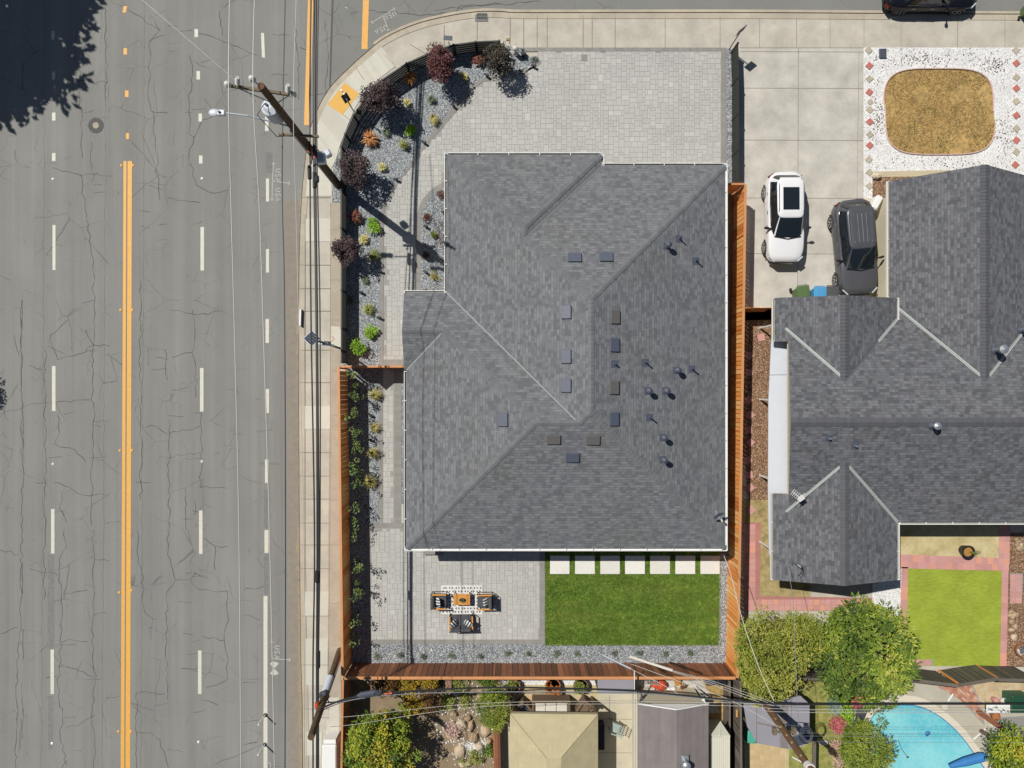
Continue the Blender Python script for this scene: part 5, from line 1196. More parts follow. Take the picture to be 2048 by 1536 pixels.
# cables across the bottom
wire([(640, 1418, 6.4), (700, 1396, 6.3), (800, 1384, 6.2), (1000, 1375, 6.1), (1250, 1381, 6.2), (1420, 1396, 6.5), (1560, 1408, 6.9), (1800, 1408, 6.6), (2048, 1408, 6.4), (2400, 1410, 6.6)], .04, WB, 'thick black cable crossing the bottom yards and the pool', None, 'overhead_cable')
wire([(640, 1422, 6.2), (720, 1397, 6.1), (900, 1385, 5.9), (1250, 1386, 5.9), (1480, 1404, 6.2), (1560, 1412, 6.4)], .02, M['galv'], 'grey cable just below the thick black cable over the bottom yards', None, 'overhead_cable')
q = MB(); q.tube([P(714, 1392, 6.32), P(722, 1390, 6.3), P(752, 1385, 6.25), P(762, 1386, 6.25)], [.05, .13, .13, .05], 10); tag(q.build('splice_case', M['dark']), 'fat grey splice case over the yellow shrubs in the bottom left garden', 'splice case')
q = MB(); q.tube([P(768, 1388, 6.24), P(784, 1386, 6.22)], .05, 8); tag(q.build('cable_marker', M['red']), 'orange red sleeve on the cable over the yellow shrubs', 'cable marker')
for y0, y1, y2, l_ in ((1433, 1402, 1398, 'upper'), (1450, 1408, 1404, 'lower')):
    wire([(640, y0 + 2, 6.8), (700, y0, 6.7), (1000, y1 + 3, 6.4), (1480, y2 + 8, 6.9), (1570, y2 + 20, 7.0), (2048, y2 + 22, 6.7), (2400, y2 + 24, 6.9)], .008, WW, f'{l_} thin pale wire sagging across the bottom left garden to the pool')
for k_, (ya, yb) in enumerate([(1420, 1426), (1466, 1466), (1472, 1472), (1483, 1485)]):
    wire([(1590 + k_ * 6, ya, 7.0 + k_ * .2), (1800, (ya + yb) / 2 + 1, 6.8), (2048, yb, 6.8), (2400, yb, 7)], .006, M['galv'], ['highest', 'second', 'third', 'lowest'][k_] + ' of the thin wires crossing the swimming pool', 'thin wires over the pool')
# service drops
wire([(1448, 1112, 3.1), (1462, 1150, 3.9), (1478, 1215, 4.6), (1494, 1268, 5.2), (1520, 1340, 5.9), (1548, 1402, 6.5)], .016, WW, 'pale service cable from the corner of the hipped roof down over the pale green tree', None, 'service_cable')
wire([(1574, 1128, 3.6), (1586, 1200, 4.8), (1590, 1300, 5.8), (1597, 1452, 6.6)], .012, M['galv'], 'thin service cable from the dark roof to the brown pole', None, 'service_cable')
q = MB(); q.tube([P(1205, 1310, 5.4), P(1262, 1338, 5.8)], .05, 8); tag(q.build('cable_sleeve', M['galv']), 'grey sleeve on a service cable in front of the red brown fence', 'cable sleeve')
q = MB(); q.tube([P(1259, 1313, 5.4), P(1345, 1341, 5.9)], .06, 8); tag(q.build('cable_sleeve', M['ivory']), 'cream yellow sleeve on a service cable in front of the red brown fence', 'cable sleeve')
wire([(1262, 1338, 5.8), (1330, 1372, 6.1), (1362, 1392, 6.3)], .010, WW, 'pale wire continuing from the grey cable sleeve', None, 'service_cable')
wire([(1262, 1328, 5.7), (1370, 1367, 6.1), (1460, 1400, 6.5), (1560, 1455, 7)], .010, WW, 'pale wire crossing between the two cable sleeves', None, 'service_cable')
for k_ in range(3): wire([(1345, 1341 + k_ * 1.2, 5.9), (1430, 1364 + k_ * 4, 6.3), (1500, 1388 + k_ * 5, 6.6), (1548, 1406 + k_ * 3, 6.9)], .008, WW, ['top', 'middle', 'bottom'][k_] + ' one of three pale wires fanning from the cream cable sleeve', 'wires from the cream sleeve', 'service_cable')

# ------------------------------------------------------------------ signs on the corner
t = thing('sign_post', P(707, 222, 0.12), 'thin post at the yellow ramp tiles with two square plates seen from above', 'sign post')
q = MB(); q.tube([t.location, t.location + Vector((0, 0, 2.5))], .03, 8); q.build('post', M['dark'], t)
for z, dz in ((1.45, 0), (1.75, 0)):
    q = MB(); c = t.location + Vector((-.02, .03, z)); q.box(tuple(c), (.05, .42, .02), .5); 
    u1 = Vector((cos(.6), sin(.6), 0)) * .17; u2 = Vector((-sin(.6) * .07, cos(.6) * .07, .17)); q2 = [c - u1 - u2, c + u1 - u2, c + u1 + u2, c - u1 + u2]; q.face(q2); q.face([p_ + Vector((0, 0, -.01)) for p_ in q2[::-1]]); q.build('sign_plate', M['dark'], t)
q = MB(); c = t.location + Vector((0, 0, 2.4)); q.box(tuple(c), (.06, .3, .06), .6); q.build('top_plate', M['galv'], t)
t = thing('sign_post', P(1458, 99, .12), 'tall thin post with a square sign at the top right corner of the paver driveway', 'sign post')
q = MB(); q.tube([t.location, t.location + Vector((0, 0, 2.25))], .025, 8); q.build('post', M['blackm'], t)
q = MB(); c = t.location + Vector((0, 0, 2.0)); q.beam(c - Vector((0, 0, .26)), c + Vector((0, 0, .26)), .5, .025, up=(.62, -.78, 0)); q.build('sign_plate', M['dark'], t)
t = thing('solar_panel_lamp', P(905, 107, .12), 'small dark solar panel on a stalk above the curved black fence', 'solar lamp')
q = MB(); q.tube([t.location, P(897, 84, 1.6)], .02, 6); q.build('stalk', M['blackm'], t)
q = MB(); c = P(896, 76, 1.7); q.box(tuple(c), (.44, .22, .03), -.08); q.build('panel', M['dark'], t)
# solar powered sign
sb, st_ = P(684, 698, .12), P(636, 682, 4.6)
t = thing('solar_sign_post', sb, 'post with a blue grey diamond solar panel and a white sign above the sidewalk', 'solar sign')
q = MB(); q.tube([sb, lerp(sb, st_, .5), st_], .055, 8); q.build('post', M['dark'], t)
q = MB(); c = P(624, 677, 4.7); u1, u2 = P(643, 677, 4.7) - c, P(624, 661, 4.7) - c; u1 = u1 * .9; n_ = Vector((0, 0, .03))
q.face([c + u1, c + u2, c - u1, c - u2]); q.face([c - u2 - n_, c - u1 - n_, c + u2 - n_, c + u1 - n_])
for a__, b__ in ((u1, u2), (u2, -u1), (-u1, -u2), (-u2, u1)): q.beam(c + a__, c + b__, .03, .04, m=1)
for f in (-.6, -.2, .2, .6): q.beam(c + (u1 + u2) * .5 * f * 1.0 + (u1 - u2) * .5 * .95 + Vector((0, 0, .008)), c + (u1 + u2) * .5 * f + (u2 - u1) * .5 * .95 + Vector((0, 0, .008)), .006, .004, m=1)
q.build('solar_panel', [mat('solar cells', C(46, 58, 78), .25, .03), M['galv']], t)
q = MB(); c = P(651, 689, 3.6); q.box(tuple(c), (.72, .09, .5), -.12, bev=.01); q.build('sign_board', M['white'], t)
q = MB(); q.box(P(655, 686, 3.3), (.2, .16, .5), -.1); q.build('control_box', M['dark'], t)
q = MB(); q.box(P(601, 635, .22), (.08, .85, .14), -.03); q.box(P(603.5, 637, .2), (.04, .86, .12), -.03, m=1); tag(q.build('curb_board', [M['white'], M['black']]), 'narrow white and black board standing on the curb above the solar sign', 'board')
for px, py, l_ in ((531, 1430, 'upper of two white lane delineator posts on the solid parking line'), (530, 1489, 'lower of two white lane delineator posts on the solid parking line')):
    t = thing('delineator_post', P(px, py, 0), l_, 'lane post', 'white lane delineator posts')
    q = MB(); q.lathe(t.location, [(.11, 0), (.1, .03), (.05, .05)], 12); q.build('base', M['black'], t)
    q = MB(); q.tube([t.location + Vector((0, 0, .03)), t.location + Vector((-.03, -.05, .95))], .038, 10); q.build('post', M['white'], t)

# ------------------------------------------------------------------ vehicles
def spoly(cx, cy, hx_, hy_, e=3.2, n=40, taper=0.0):
    out = []
    for k in range(n):
        a = 2 * pi * (k + .5) / n; ca, sa = cos(a), sin(a); x = math.copysign(abs(ca) ** (2 / e), ca); y = math.copysign(abs(sa) ** (2 / e), sa)
        out.append((cx + hx_ * x * (1 - taper * y), cy + hy_ * y))
    return out
def car(name, loc, rz, label, L, Wd, Ht, paint, kind='suv', sunroof=False, rails=None):
    """local +y is the front"""
    t = thing(name, loc, label, 'car', None, rz); hL, hW = L / 2, Wd / 2
    sh = .66 * Ht if kind == 'suv' else .64 * Ht                 # shoulder height
    zb = .28
    # body shell: rings along the length
    N_ = 26; rings = []
    for i in range(N_ + 1):
        s_ = -1 + 2 * i / N_; y = hL * s_
        r_ = s_ if s_ < 0 else s_
        wf = (1 - .36 * max(0, (abs(s_) - .62) / .38) ** 2.6) * (1 - .02 * s_)
        if abs(s_) > .995: wf *= .86
        wv = hW * wf
        hood = sh - .02 - max(0, s_ - .35) ** 1.6 * .42 if s_ > .1 else sh
        if s_ < -.86: hood = sh - (-.86 - s_) * .8
        if s_ > .93: hood -= (s_ - .93) * 2.6
        zl = zb + (.12 * max(0, (abs(s_) - .9) / .1))
        prof = [(0, zl), (.80, zl), (.95, zl + .08), (1.0, zl + .28), (.995, zl + .45 * (hood - zl)), (.985, hood - .12), (.95, hood - .035), (.86, hood), (.5, hood + .035), (0, hood + .045)]
        ring = [(wv * a, y * (1 - (0.012 if abs(s_) > .99 else 0)), z) for a, z in prof] + [(-wv * a, y, z) for a, z in prof[-2:0:-1]]
        rings.append(ring)
    q = MB(); n = len(rings[0]); vs_ = [p_ for r_ in rings for p_ in r_]; fs = [(i * n + j, (i + 1) * n + j, (i + 1) * n + (j + 1) % n, i * n + (j + 1) % n) for i in range(N_) for j in range(n)]
    fs += [tuple(range(n)), tuple(range(N_ * n + n - 1, N_ * n - 1, -1))]; q.mesh(vs_, fs); body = q.build('body', paint, t, local=True, smooth=True)
    # greenhouse
    if kind == 'suv': gb_ = (-.215 * hL, .705 * hL, hW * .90); gr = (-.345 * hL, .42 * hL, hW * .71)
    else: gb_ = (-.1 * L / 2, .56 * hL, hW * .88); gr = (-.14 * L / 2, .30 * hL, hW * .68)
    n = 40; Bp = spoly(0, gb_[0], gb_[2], gb_[1], 5.0, n, .05); Rp = spoly(0, gr[0], gr[2], gr[1], 7.0, n, .03)
    q = MB(); vs_ = [(x, y, sh - .02) for x, y in Bp] + [((x * .35 + a * .65), (y * .35 + c_ * .65), sh + (Ht - .07 - sh) * .62) for (x, y), (a, c_) in zip(Bp, Rp)] + [(x, y, Ht - .06) for x, y in Rp]
    q.mesh(vs_, [(k * n + i, k * n + (i + 1) % n, (k + 1) * n + (i + 1) % n, (k + 1) * n + i) for k in range(2) for i in range(n)] + [tuple(range(2 * n, 3 * n))]); q.build('windows', M['glass'], t, local=True, smooth=True)
    q = MB(); vs_ = []; K = 5
    for k, (f, z) in enumerate(((1.02, Ht - .09), (1.0, Ht - .055), (.93, Ht - .025), (.6, Ht - .004), (.2, Ht))): vs_ += [(x * f, gr[0] + (y - gr[0]) * (f if f < 1 else f), z) for x, y in Rp]
    q.mesh(vs_, [(k * n + i, k * n + (i + 1) % n, (k + 1) * n + (i + 1) % n, (k + 1) * n + i) for k in range(4) for i in range(n)] + [tuple(range(4 * n, 5 * n))]); q.build('roof_panel', paint, t, local=True, smooth=True)
    def pil(a0, a1):
        q = MB(); idx = [i for i in range(n) if a0 <= math.degrees(2 * pi * (i + .5) / n) % 360 <= a1]
        for i in idx:
            j = (i + 1) % n; F = lambda p_, z, f=1.018: (p_[0] * f, gr[0] + (p_[1] - gr[0]) * f, z)
            mi = lambda u: (Bp[u][0] * .35 + Rp[u][0] * .65, Bp[u][1] * .35 + Rp[u][1] * .65); zm = sh + (Ht - .07 - sh) * .62
            q.face([F(Bp[i], sh - .02), F(Bp[j], sh - .02), F(mi(j), zm), F(mi(i), zm)]); q.face([F(mi(i), zm), F(mi(j), zm), F(Rp[j], Ht - .06), F(Rp[i], Ht - .06)])
        if q.f: q.build('pillar', paint, t, local=True)
    for a0, a1 in ((47, 58), (122, 133), (216, 232), (308, 324)): pil(a0, a1)
    if kind == 'suv':
        q = MB(); q.box((0, gr[0] - gr[1] - .02, Ht - .10), (gr[2] * 1.6, .12, .03), bev=.012); q.build('spoiler', paint, t, local=True)
    if sunroof: q = MB(); q.box((0, gr[0] + .02, Ht - .006), (gr[2] * 1.22, 1.12, .03), bev=.01); q.build('sunroof', M['glass'], t, local=True)
    for s_ in (-1, 1):
        if rails: q = MB(); q.tube([(s_ * gr[2] * .9, gr[0] - gr[1] * .8, Ht - .05), (s_ * gr[2] * .92, gr[0] - gr[1] * .7, Ht + .02), (s_ * gr[2] * .92, gr[0] + gr[1] * .6, Ht + .02), (s_ * gr[2] * .9, gr[0] + gr[1] * .72, Ht - .05)], .018, 6); q.build('roof_rail', rails, t, local=True)
        q = MB(); ym = gb_[0] + gb_[1] * .68; q.beam((s_ * hW * .86, ym, sh + .05), (s_ * (hW + .08), ym, sh + .07), .06, .05); q.box((s_ * (hW + .12), ym - .02, sh + .08), (.22, .11, .15), s_ * -.2, bev=.03); q.build('side_mirror', M['black'] if kind == 'suv' else paint, t, local=True)
        for yy in (hL * .62, -hL * .60):
            q = MB(); rw = .35; nn = 24
            prof = [(.20, -.02), (.25, -.012), (rw - .05, 0), (rw, -.03), (rw, -.22)]
            vs_ = []
            for rr_, dx in prof:
                for j in range(nn): a = 2 * pi * j / nn; vs_.append((s_ * (hW + .015 + dx), yy + rr_ * cos(a), rw + rr_ * sin(a)))
            q.mesh(vs_, [(k * nn + j, k * nn + (j + 1) % nn, (k + 1) * nn + (j + 1) % nn, (k + 1) * nn + j) for k in range(4) for j in range(nn)] + [tuple(range(4 * nn, 5 * nn))]); wh = q.build('wheel', M['tyre'], t, local=True)
            q = MB(); x = s_ * (hW + .0)
            for k in range(5):
                a = 2 * pi * k / 5 + .3; q.beam((x + s_ * .01, yy, rw), (x + s_ * .01, yy + .22 * cos(a), rw + .22 * sin(a)), .05, .02, up=(1, 0, 0))
            vs_ = []
            for rr_, dx in ((.25, .004), (.21, .004)):
                for j in range(nn): a = 2 * pi * j / nn; vs_.append((x + s_ * dx, yy + rr_ * cos(a), rw + rr_ * sin(a)))
            q.mesh(vs_, [(j, (j + 1) % nn, nn + (j + 1) % nn, nn + j) for j in range(nn)]); q.build('rim', M['rim'], wh, local=True)
            q = MB(); vs_ = []
            for rr_, dx in ((rw + .07, .006), (rw + .01, .012)):
                for j in range(nn // 2 + 1): a = pi * j / (nn // 2); vs_.append((s_ * (hW + dx), yy + rr_ * cos(a), rw + rr_ * sin(a)))
            h_ = nn // 2 + 1; q.mesh(vs_, [(j, j + 1, h_ + j + 1, h_ + j) for j in range(h_ - 1)]); q.build('wheel_arch', M['black'] if kind == 'suv' else paint, t, local=True)
        zf = sh - .25
        q = MB(); q.beam((s_ * hW * .64, hL * .962, zf), (s_ * hW * .91, hL * .86, zf + .04), .06, .07); q.build('headlight', M['lampg'], t, local=True)
        q = MB(); q.beam((s_ * hW * .90, -hL * .90, sh - .26), (s_ * hW * .66, -hL * .965, sh - .28), .08, .14); q.build('tail_light', M['redlens'], t, local=True)
        q = MB(); q.tube([(s_ * hW * .905, gb_[0] - gb_[1] * .8, sh + .01), (s_ * hW * .93, gb_[0], sh + .01), (s_ * hW * .885, gb_[0] + gb_[1] * .75, sh + .01)], .012, 5); q.build('window_trim', M['chrome'], t, local=True)
        for yy in (gb_[0] + .35, gb_[0] - .6): q = MB(); q.beam((s_ * (hW - .0), yy, sh - .14), (s_ * (hW - .0), yy - .18, sh - .14), .03, .03); q.build('door_handle', M['chrome'], t, local=True)
    q = MB(); q.box((0, hL * .985, zf - .12), (hW * 1.1, .06, .16), bev=.02); q.build('grille', M['black'], t, local=True)
    q = MB(); q.tube([(-hW * .84, hL * .90, .52), (-hW * .5, hL * .985, .5), (hW * .5, hL * .985, .5), (hW * .84, hL * .90, .52)], .045, 6); q.build('bumper_trim', M['black'], t, local=True)
    q = MB(); q.tube([(-hW * .80, -hL * .93, .55), (0, -hL * .99, .55), (hW * .80, -hL * .93, .55)], .05, 6); q.build('bumper_trim', M['black'], t, local=True)
    for yy, z_ in ((gb_[0] + gb_[1] * .55, sh), (gb_[0] - .25, sh), (gb_[0] - gb_[1] * .62, sh)):
        for s_ in (-1, 1): q = MB(); q.beam((s_ * (hW + .001) * .985, yy, z_ - .14), (s_ * (hW + .004), yy + .03, .36), .012, .012, up=(1, 0, 0)); q.build('panel_gap', M['black'], t, local=True)
    # windscreen base cowl, wipers
    q = MB(); yb = gb_[0] + gb_[1]; q.tube([(-hW * .72, yb - .12, sh + .045), (0, yb + .01, sh + .05), (hW * .72, yb - .12, sh + .045)], .022, 5); q.build('wiper_cowl', M['black'], t, local=True)
    return t, sh, Ht, gr
zc = .124
cw = P(1568, 437, .8); cw.z = zc
car('parked_suv', cw, pi + .004, 'white SUV with dark sunroof parked on the concrete driveway', 4.58, 1.86, 1.66, M['carw'], 'suv', True, M['chrome'])
cd = P(1708, 497, .8); cd.z = zc
td, sh_, Ht_, gr_ = car('parked_suv', cd, pi + radians(4.8), 'dark grey SUV with ribbed roof parked against the neighbouring house', 4.85, 1.92, 1.72, M['carg'], 'suv', False, M['chrome'])
for k in range(5): q = MB(); zr__ = Ht_ + .002 - .02 * abs(k - 2) / 2 * .9; q.beam((-.42 + .21 * k, gr_[0] - .7, zr__ - .004), (-.42 + .21 * k, gr_[0] + .7, zr__ - .004), .022, .02); q.build('roof_rib', M['galv'], td, local=True)
car('parked_sedan', (21.35, 20.0, 0.0), -pi / 2, 'dark blue black sedan cut off by the top picture edge on the side street', 4.75, 1.86, 1.46, M['carb'], 'sedan')

def bin_(px, py, z, rz, m, label, grp=None, open_=0):
    c = P(px, py, 0); t = thing('wheelie_bin', (c.x, c.y, z), label, 'wheelie bin', grp, rz)
    q = MB(); vs_ = [(x * f, y * f2, zz) for zz, f, f2 in ((.06, .76, .72), (.95, 1, 1)) for x, y in ((-.29, -.33), (.29, -.33), (.29, .33), (-.29, .33))]
    q.mesh(vs_, [(3, 2, 1, 0), (4, 5, 6, 7), (0, 1, 5, 4), (1, 2, 6, 5), (2, 3, 7, 6), (3, 0, 4, 7)]); q.build('body', m, t, local=True)
    q = MB(); q.box((0, .0, .99), (.64, .76, .06), bev=.025); q.box((0, .02, 1.03), (.44, .5, .04), bev=.02); q.build('lid', m, t, local=True)
    q = MB(); q.tube([(-.26, -.42, .93), (.26, -.42, .93)], .02, 6); q.build('handle', m, t, local=True)
    for s_ in (-1, 1):
        q = MB(); q.tube([(s_ * .24, -.3, .12), (s_ * .31, -.3, .12)], .12, 14); q.build('wheel', M['tyre'], t, local=True)
bin_(1590, 592, Z1, pi + .15, M['bing'], 'green lidded wheelie bin in the row behind the dark roofed house'); bin_(1622, 594, Z1, pi, M['binb'], 'blue wheelie bin between the green and the charcoal bin'); bin_(1646, 593, Z1, pi, M['bink'], 'charcoal wheelie bin beside the dark SUV')
bin_(2046, 30, 0.0, -.2, M['bing'], 'green wheelie bin on the side street at the top right corner')
# ------------------------------------------------------------------ plants
def leaf(b, p, d, n, L, W, r):
    d = d.normalized(); s_ = d.cross(n)
    if s_.length < 1e-4: s_ = d.orthogonal()
    s_.normalize(); m_ = p + d * (L * .45)
    b.face([p, m_ + s_ * W / 2, p + d * L - n * (L * .12), m_ - s_ * W / 2], r)
def rv(rq): 
    while True:
        v = Vector((rq.uniform(-1, 1), rq.uniform(-1, 1), rq.uniform(-1, 1)))
        if .05 < v.length < 1: return v.normalized()
def clump(b, c, rad, n, L, W, rq, tone=0.0, up=.5, flat=1.0, inner=.55, sig=.17):
    for _ in range(n):
        v = rv(rq); v.z = abs(v.z) if rq.random() < .8 else v.z
        r_ = rad * rq.uniform(inner, 1.0); p = c + Vector((v.x * r_, v.y * r_, v.z * r_ * flat))
        d = (v + rv(rq) * .7 + Vector((0, 0, up * .2))); d.z *= .5; n_ = (v * .45 + rv(rq) * .4 + Vector((-.15, .1, .9))).normalized()
        leaf(b, p, d, n_, L * rq.uniform(.7, 1.25), W * rq.uniform(.7, 1.2), min(.99, max(0, rq.gauss(.42 + tone, sig))))
def tree(name, c0, crown, ncl, clr, nl, L, W, m, label, cat='tree', seed=1, hgt=None, gaps=.0, spread=None, tonev=.2, grp=None, trunk_r=.12):
    """crown=(cx,cy,cz,rx,ry,rz) in metres; clumps of leaves spread over the crown's shell and inside"""
    rq = random.Random(seed); base = Vector((c0[0], c0[1], Z1)); t = thing(name, base, label, cat, grp); cx, cy, cz, rx, ry, rz_ = crown
    b = MB(); tr = MB(); top = Vector((cx, cy, cz)); fork = lerp(base, top, .45); tr.tube([base, lerp(base, fork, .5) + Vector((.05, .03, 0)), fork], [trunk_r, trunk_r * .8, trunk_r * .65], 8)
    for k in range(ncl):
        v = rv(rq); f = rq.uniform(.35, 1) ** .5
        ph = mnoise.noise((v.x * 1.7 + seed, v.y * 1.7, v.z)) * .42
        p = Vector((cx + v.x * rx * f * (1 + ph), cy + v.y * ry * f * (1 + ph), cz + (v.z * .85 + .1) * rz_ * f))
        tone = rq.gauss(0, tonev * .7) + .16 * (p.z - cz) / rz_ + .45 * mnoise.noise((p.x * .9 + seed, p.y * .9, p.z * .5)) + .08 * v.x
        clump(b, p, clr * rq.uniform(.65, 1.25), nl, L, W, rq, tone, sig=.09 if ncl > 85 else .17)
        if k % 5 == 0: tr.tube([fork, lerp(fork, p, .5) + Vector((0, 0, .1)), p], [trunk_r * .45, trunk_r * .28, trunk_r * .1], 5)
    tr.build('trunk', M['trunk'], t); b.build('crown', M[m], t); return t
def shrub(px, py, rpx, hgt, m, label, n=420, L=.09, W=.05, grp=None, seed=None, name='shrub', zc_=None, cat='shrub', k=6, sx=1.0, sy=1.0):
    rq = random.Random(seed or int(px * 7 + py)); z = hgt * .55; c = P(px, py, Z1 + z); r_ = rpx / S; b = MB()
    for i in range(k):
        a = rq.uniform(0, 2 * pi); f = rq.uniform(0, .62) * r_; p = Vector((c.x + cos(a) * f * sx, c.y + sin(a) * f * sy, Z1 + hgt * rq.uniform(.35, .7)))
        clump(b, p, r_ * rq.uniform(.38, .55), n // k, L, W, rq, rq.gauss(0, .12), flat=min(1.2, hgt * .5 / r_))
    b.tube([(c.x, c.y, Z1), (c.x, c.y, Z1 + hgt * .5)], .02, 5, r=.1)
    return tag(b.build(name, M[m]), label, cat, grp)
def tuft(px, py, rpx, hgt, m, label, n=90, W=.035, name='grass_tuft', grp=None, curl=.5, cat='plant', z=Z1, dx=0, dy=0):
    rq = random.Random(int(px * 13 + py)); rpx *= 1.15; n = int(n * 1.5); c = P(px, py, z + hgt * .3); c.z = z; b = MB(); R_ = rpx / S
    for i in range(n):
        a = rq.uniform(0, 2 * pi); u = Vector((cos(a), sin(a), 0)); L = R_ * rq.uniform(.6, 1.15); s_ = Vector((-u.y, u.x, 0)) * W / 2 * rq.uniform(.6, 1.2); h_ = hgt * rq.uniform(.6, 1.1); f = rq.uniform(.2, 1)
        p0 = c + u * .03; p1 = c + u * L * .45 * f + Vector((dx * .4, dy * .4, h_ * .75)); p2 = c + u * L * (.3 + .7 * f) + Vector((dx, dy, h_ * (1 - curl * f))); r_ = min(.99, rq.random() ** .7)
        b.face([p0 - s_ * .7, p0 + s_ * .7, p1 + s_, p1 - s_], r_); b.face([p1 - s_, p1 + s_, p2], r_)
    return tag(b.build(name, M[m]), label, cat, grp)
# purple leaved trees in the corner garden
def ptree(px, py, rx, ry, hgt, m, label, seed, ncl=84):
    c = P(px, py, hgt * .62); rx *= .9; ry *= .92; tree('purple_leaf_tree', (c.x, c.y), (c.x, c.y, hgt * .62, rx / S, ry / S, hgt * .36), ncl, .24, 44, .10, .06, m, label, 'small tree', seed, tonev=.14, grp=None, trunk_r=.05)
ptree(880, 128, 26, 34, 2.3, 'f_plum', 'wine red leaved small tree leaning over the top of the curved black fence', 3)
ptree(764, 196, 38, 26, 2.4, 'f_purple', 'dark purple leaved small tree beside the yellow ramp tiles', 4, 100)
ptree(709, 338, 28, 34, 2.3, 'f_purple', 'purple grey leaved small tree beside the foot of the corner utility pole', 5, 62)
ptree(692, 500, 28, 24, 2.3, 'f_purple', 'dark purple leaved small tree overhanging the sidewalk below the pole shadow', 6, 50)
ptree(996, 120, 25, 30, 2.2, 'f_olivepurple', 'blackish olive leaved small tree at the right end of the curved fence', 7, 56)
c = P(892, 465, 1.4); tree('purple_leaf_tree', (c.x - .1, c.y), (c.x - .1, c.y, 1.2, .38, .75, .6), 22, .2, 20, .07, .04, 'f_plum', 'sparse reddish small tree tucked under the west eave', 'small tree', 8, trunk_r=.04)
for x, y, r_, m_, l_ in [(820, 158, 16, 'f_cord', 'orange spiky plant beside the curved fence below the wine red tree'), (741, 279, 18, 'f_cord', 'largest orange spiky plant in the gravel right of the yellow ramp'), (958, 121, 15, 'f_cordred', 'rusty red spiky plant near the right end of the curved fence'), (712, 435, 16, 'f_cordred', 'dull red spiky plant beside the pole shadow on the black fence')]:
    tuft(x, y, r_, .55, m_, l_, 120, .06, 'spiky_plant', None, .5)
for x, y, r_, m_, l_ in [(928, 153, 9, 'f_euo', 'cream yellow shrub in the shadow edge of the wine red tree'), (813, 203, 9, 'f_euo', 'cream yellow shrub right of the dark purple tree'), (764, 333, 11, 'f_euo', 'cream yellow shrub alone in open gravel left of the path'), (729, 477, 11, 'f_euo', 'palest cream yellow shrub above the overhanging purple tree')]:
    shrub(x, y, r_, .35, m_, l_, 260, .07, .05, name='variegated_shrub')
for x, y, r_, h_, l_ in [(821, 259, 15, .5, 'bright lime green shrub in the middle of the corner garden'), (748, 451, 16, .5, 'lime green shrub touching the pole shadow beside the path'), (741, 660, 16, .45, 'lime green rosette shrub below the two grass tufts'), (713, 693, 21, .8, 'biggest lime green bush at the corner of the wooden fence')]:
    shrub(x, y, r_, h_, 'f_lime', l_, 520, .11, .05, name='green_shrub')
for x, y, r_, h_, m_, l_, a_, b_ in [(863, 199, 11, .4, 'f_sage', 'grey green grass tuft highest in the corner garden', 0, 0), (866, 234, 14, .5, 'f_straw', 'yellow green grass tuft beside the paver edge', .05, -.2), (808, 294, 13, .55, 'f_grass', 'tall upright green grass tuft near the paver edge', 0, .1), (770, 264, 10, .35, 'f_sage', 'dark grey grass tuft by the sign post shadow', .1, -.1),
                              (745, 515, 16, .45, 'f_grass', 'green grass tuft in the shade of the overhanging purple tree', .1, .1), (731, 561, 10, .3, 'f_sage', 'small grey green tuft in the gravel left of the path', 0, 0), (703, 601, 12, .3, 'f_sage', 'dim tuft half in the shadow of the black fence', 0, 0), (738, 622, 16, .45, 'f_grass', 'fine green grass tuft above the lime rosette', 0, .1),
                              (748, 792, 16, .5, 'f_straw', 'highest yellowish grass tuft behind the wooden fence', .1, .1), (749, 853, 14, .45, 'f_straw', 'second yellowish grass tuft behind the wooden fence', .05, -.05), (745, 904, 15, .5, 'f_straw', 'third yellowish grass tuft behind the wooden fence', .05, -.05), (742, 962, 18, .55, 'f_straw', 'lowest and largest yellowish grass tuft behind the wooden fence', 0, 0)]:
    tuft(x, y, r_, h_, m_, l_, 130, .022, 'grass_tuft', None, .5, dx=a_, dy=b_)
for x, y, r_, m_, l_ in [(882, 388, 12, 'f_redball', 'rust red round shrub at the top of the bed along the west wall'), (852, 434, 10, 'f_redball', 'rust brown round shrub left in the bed along the west wall'), (868, 470, 12, 'f_green', 'green shrub in the middle of the bed along the west wall'), (852, 510, 9, 'f_redball', 'rust brown round shrub beside the tip of the pole shadow'),
                         (869, 551, 12, 'f_straw', 'olive yellow round shrub low in the bed along the west wall'), (853, 582, 6, 'f_redball', 'tiny rust shrub peeking out above the porch roof')]:
    shrub(x, y, r_, .38, m_, l_, 420, .05, .03, name='round_shrub')
BR = [752.6, 800, 844, 902, 960, 1014, 1056, 1112, 1155, 1227, 1278, 1330, 1380]
NB = ['first', 'second', 'third', 'fourth', 'fifth', 'sixth', 'seventh', 'eighth', 'ninth', 'tenth', 'eleventh', 'twelfth', 'thirteenth']
for k, x in enumerate(BR):
    shrub(x, 1309 - (2 if k > 4 else -3), 8 if k != 6 else 6, .3, 'f_sage', f'{NB[k]} small grey green shrub from the left along the bottom gravel strip', 260, .045, .02, 'small shrubs along the bottom gravel strip', name='small_shrub')
VY = [748, 789, 830, 860, 890, 940, 968, 1010, 1044, 1076, 1135, 1185, 1240, 1282]
VN = ['topmost', 'second', 'third', 'fourth', 'fifth', 'sixth', 'seventh', 'eighth', 'ninth', 'tenth', 'eleventh', 'twelfth', 'thirteenth', 'bottommost']
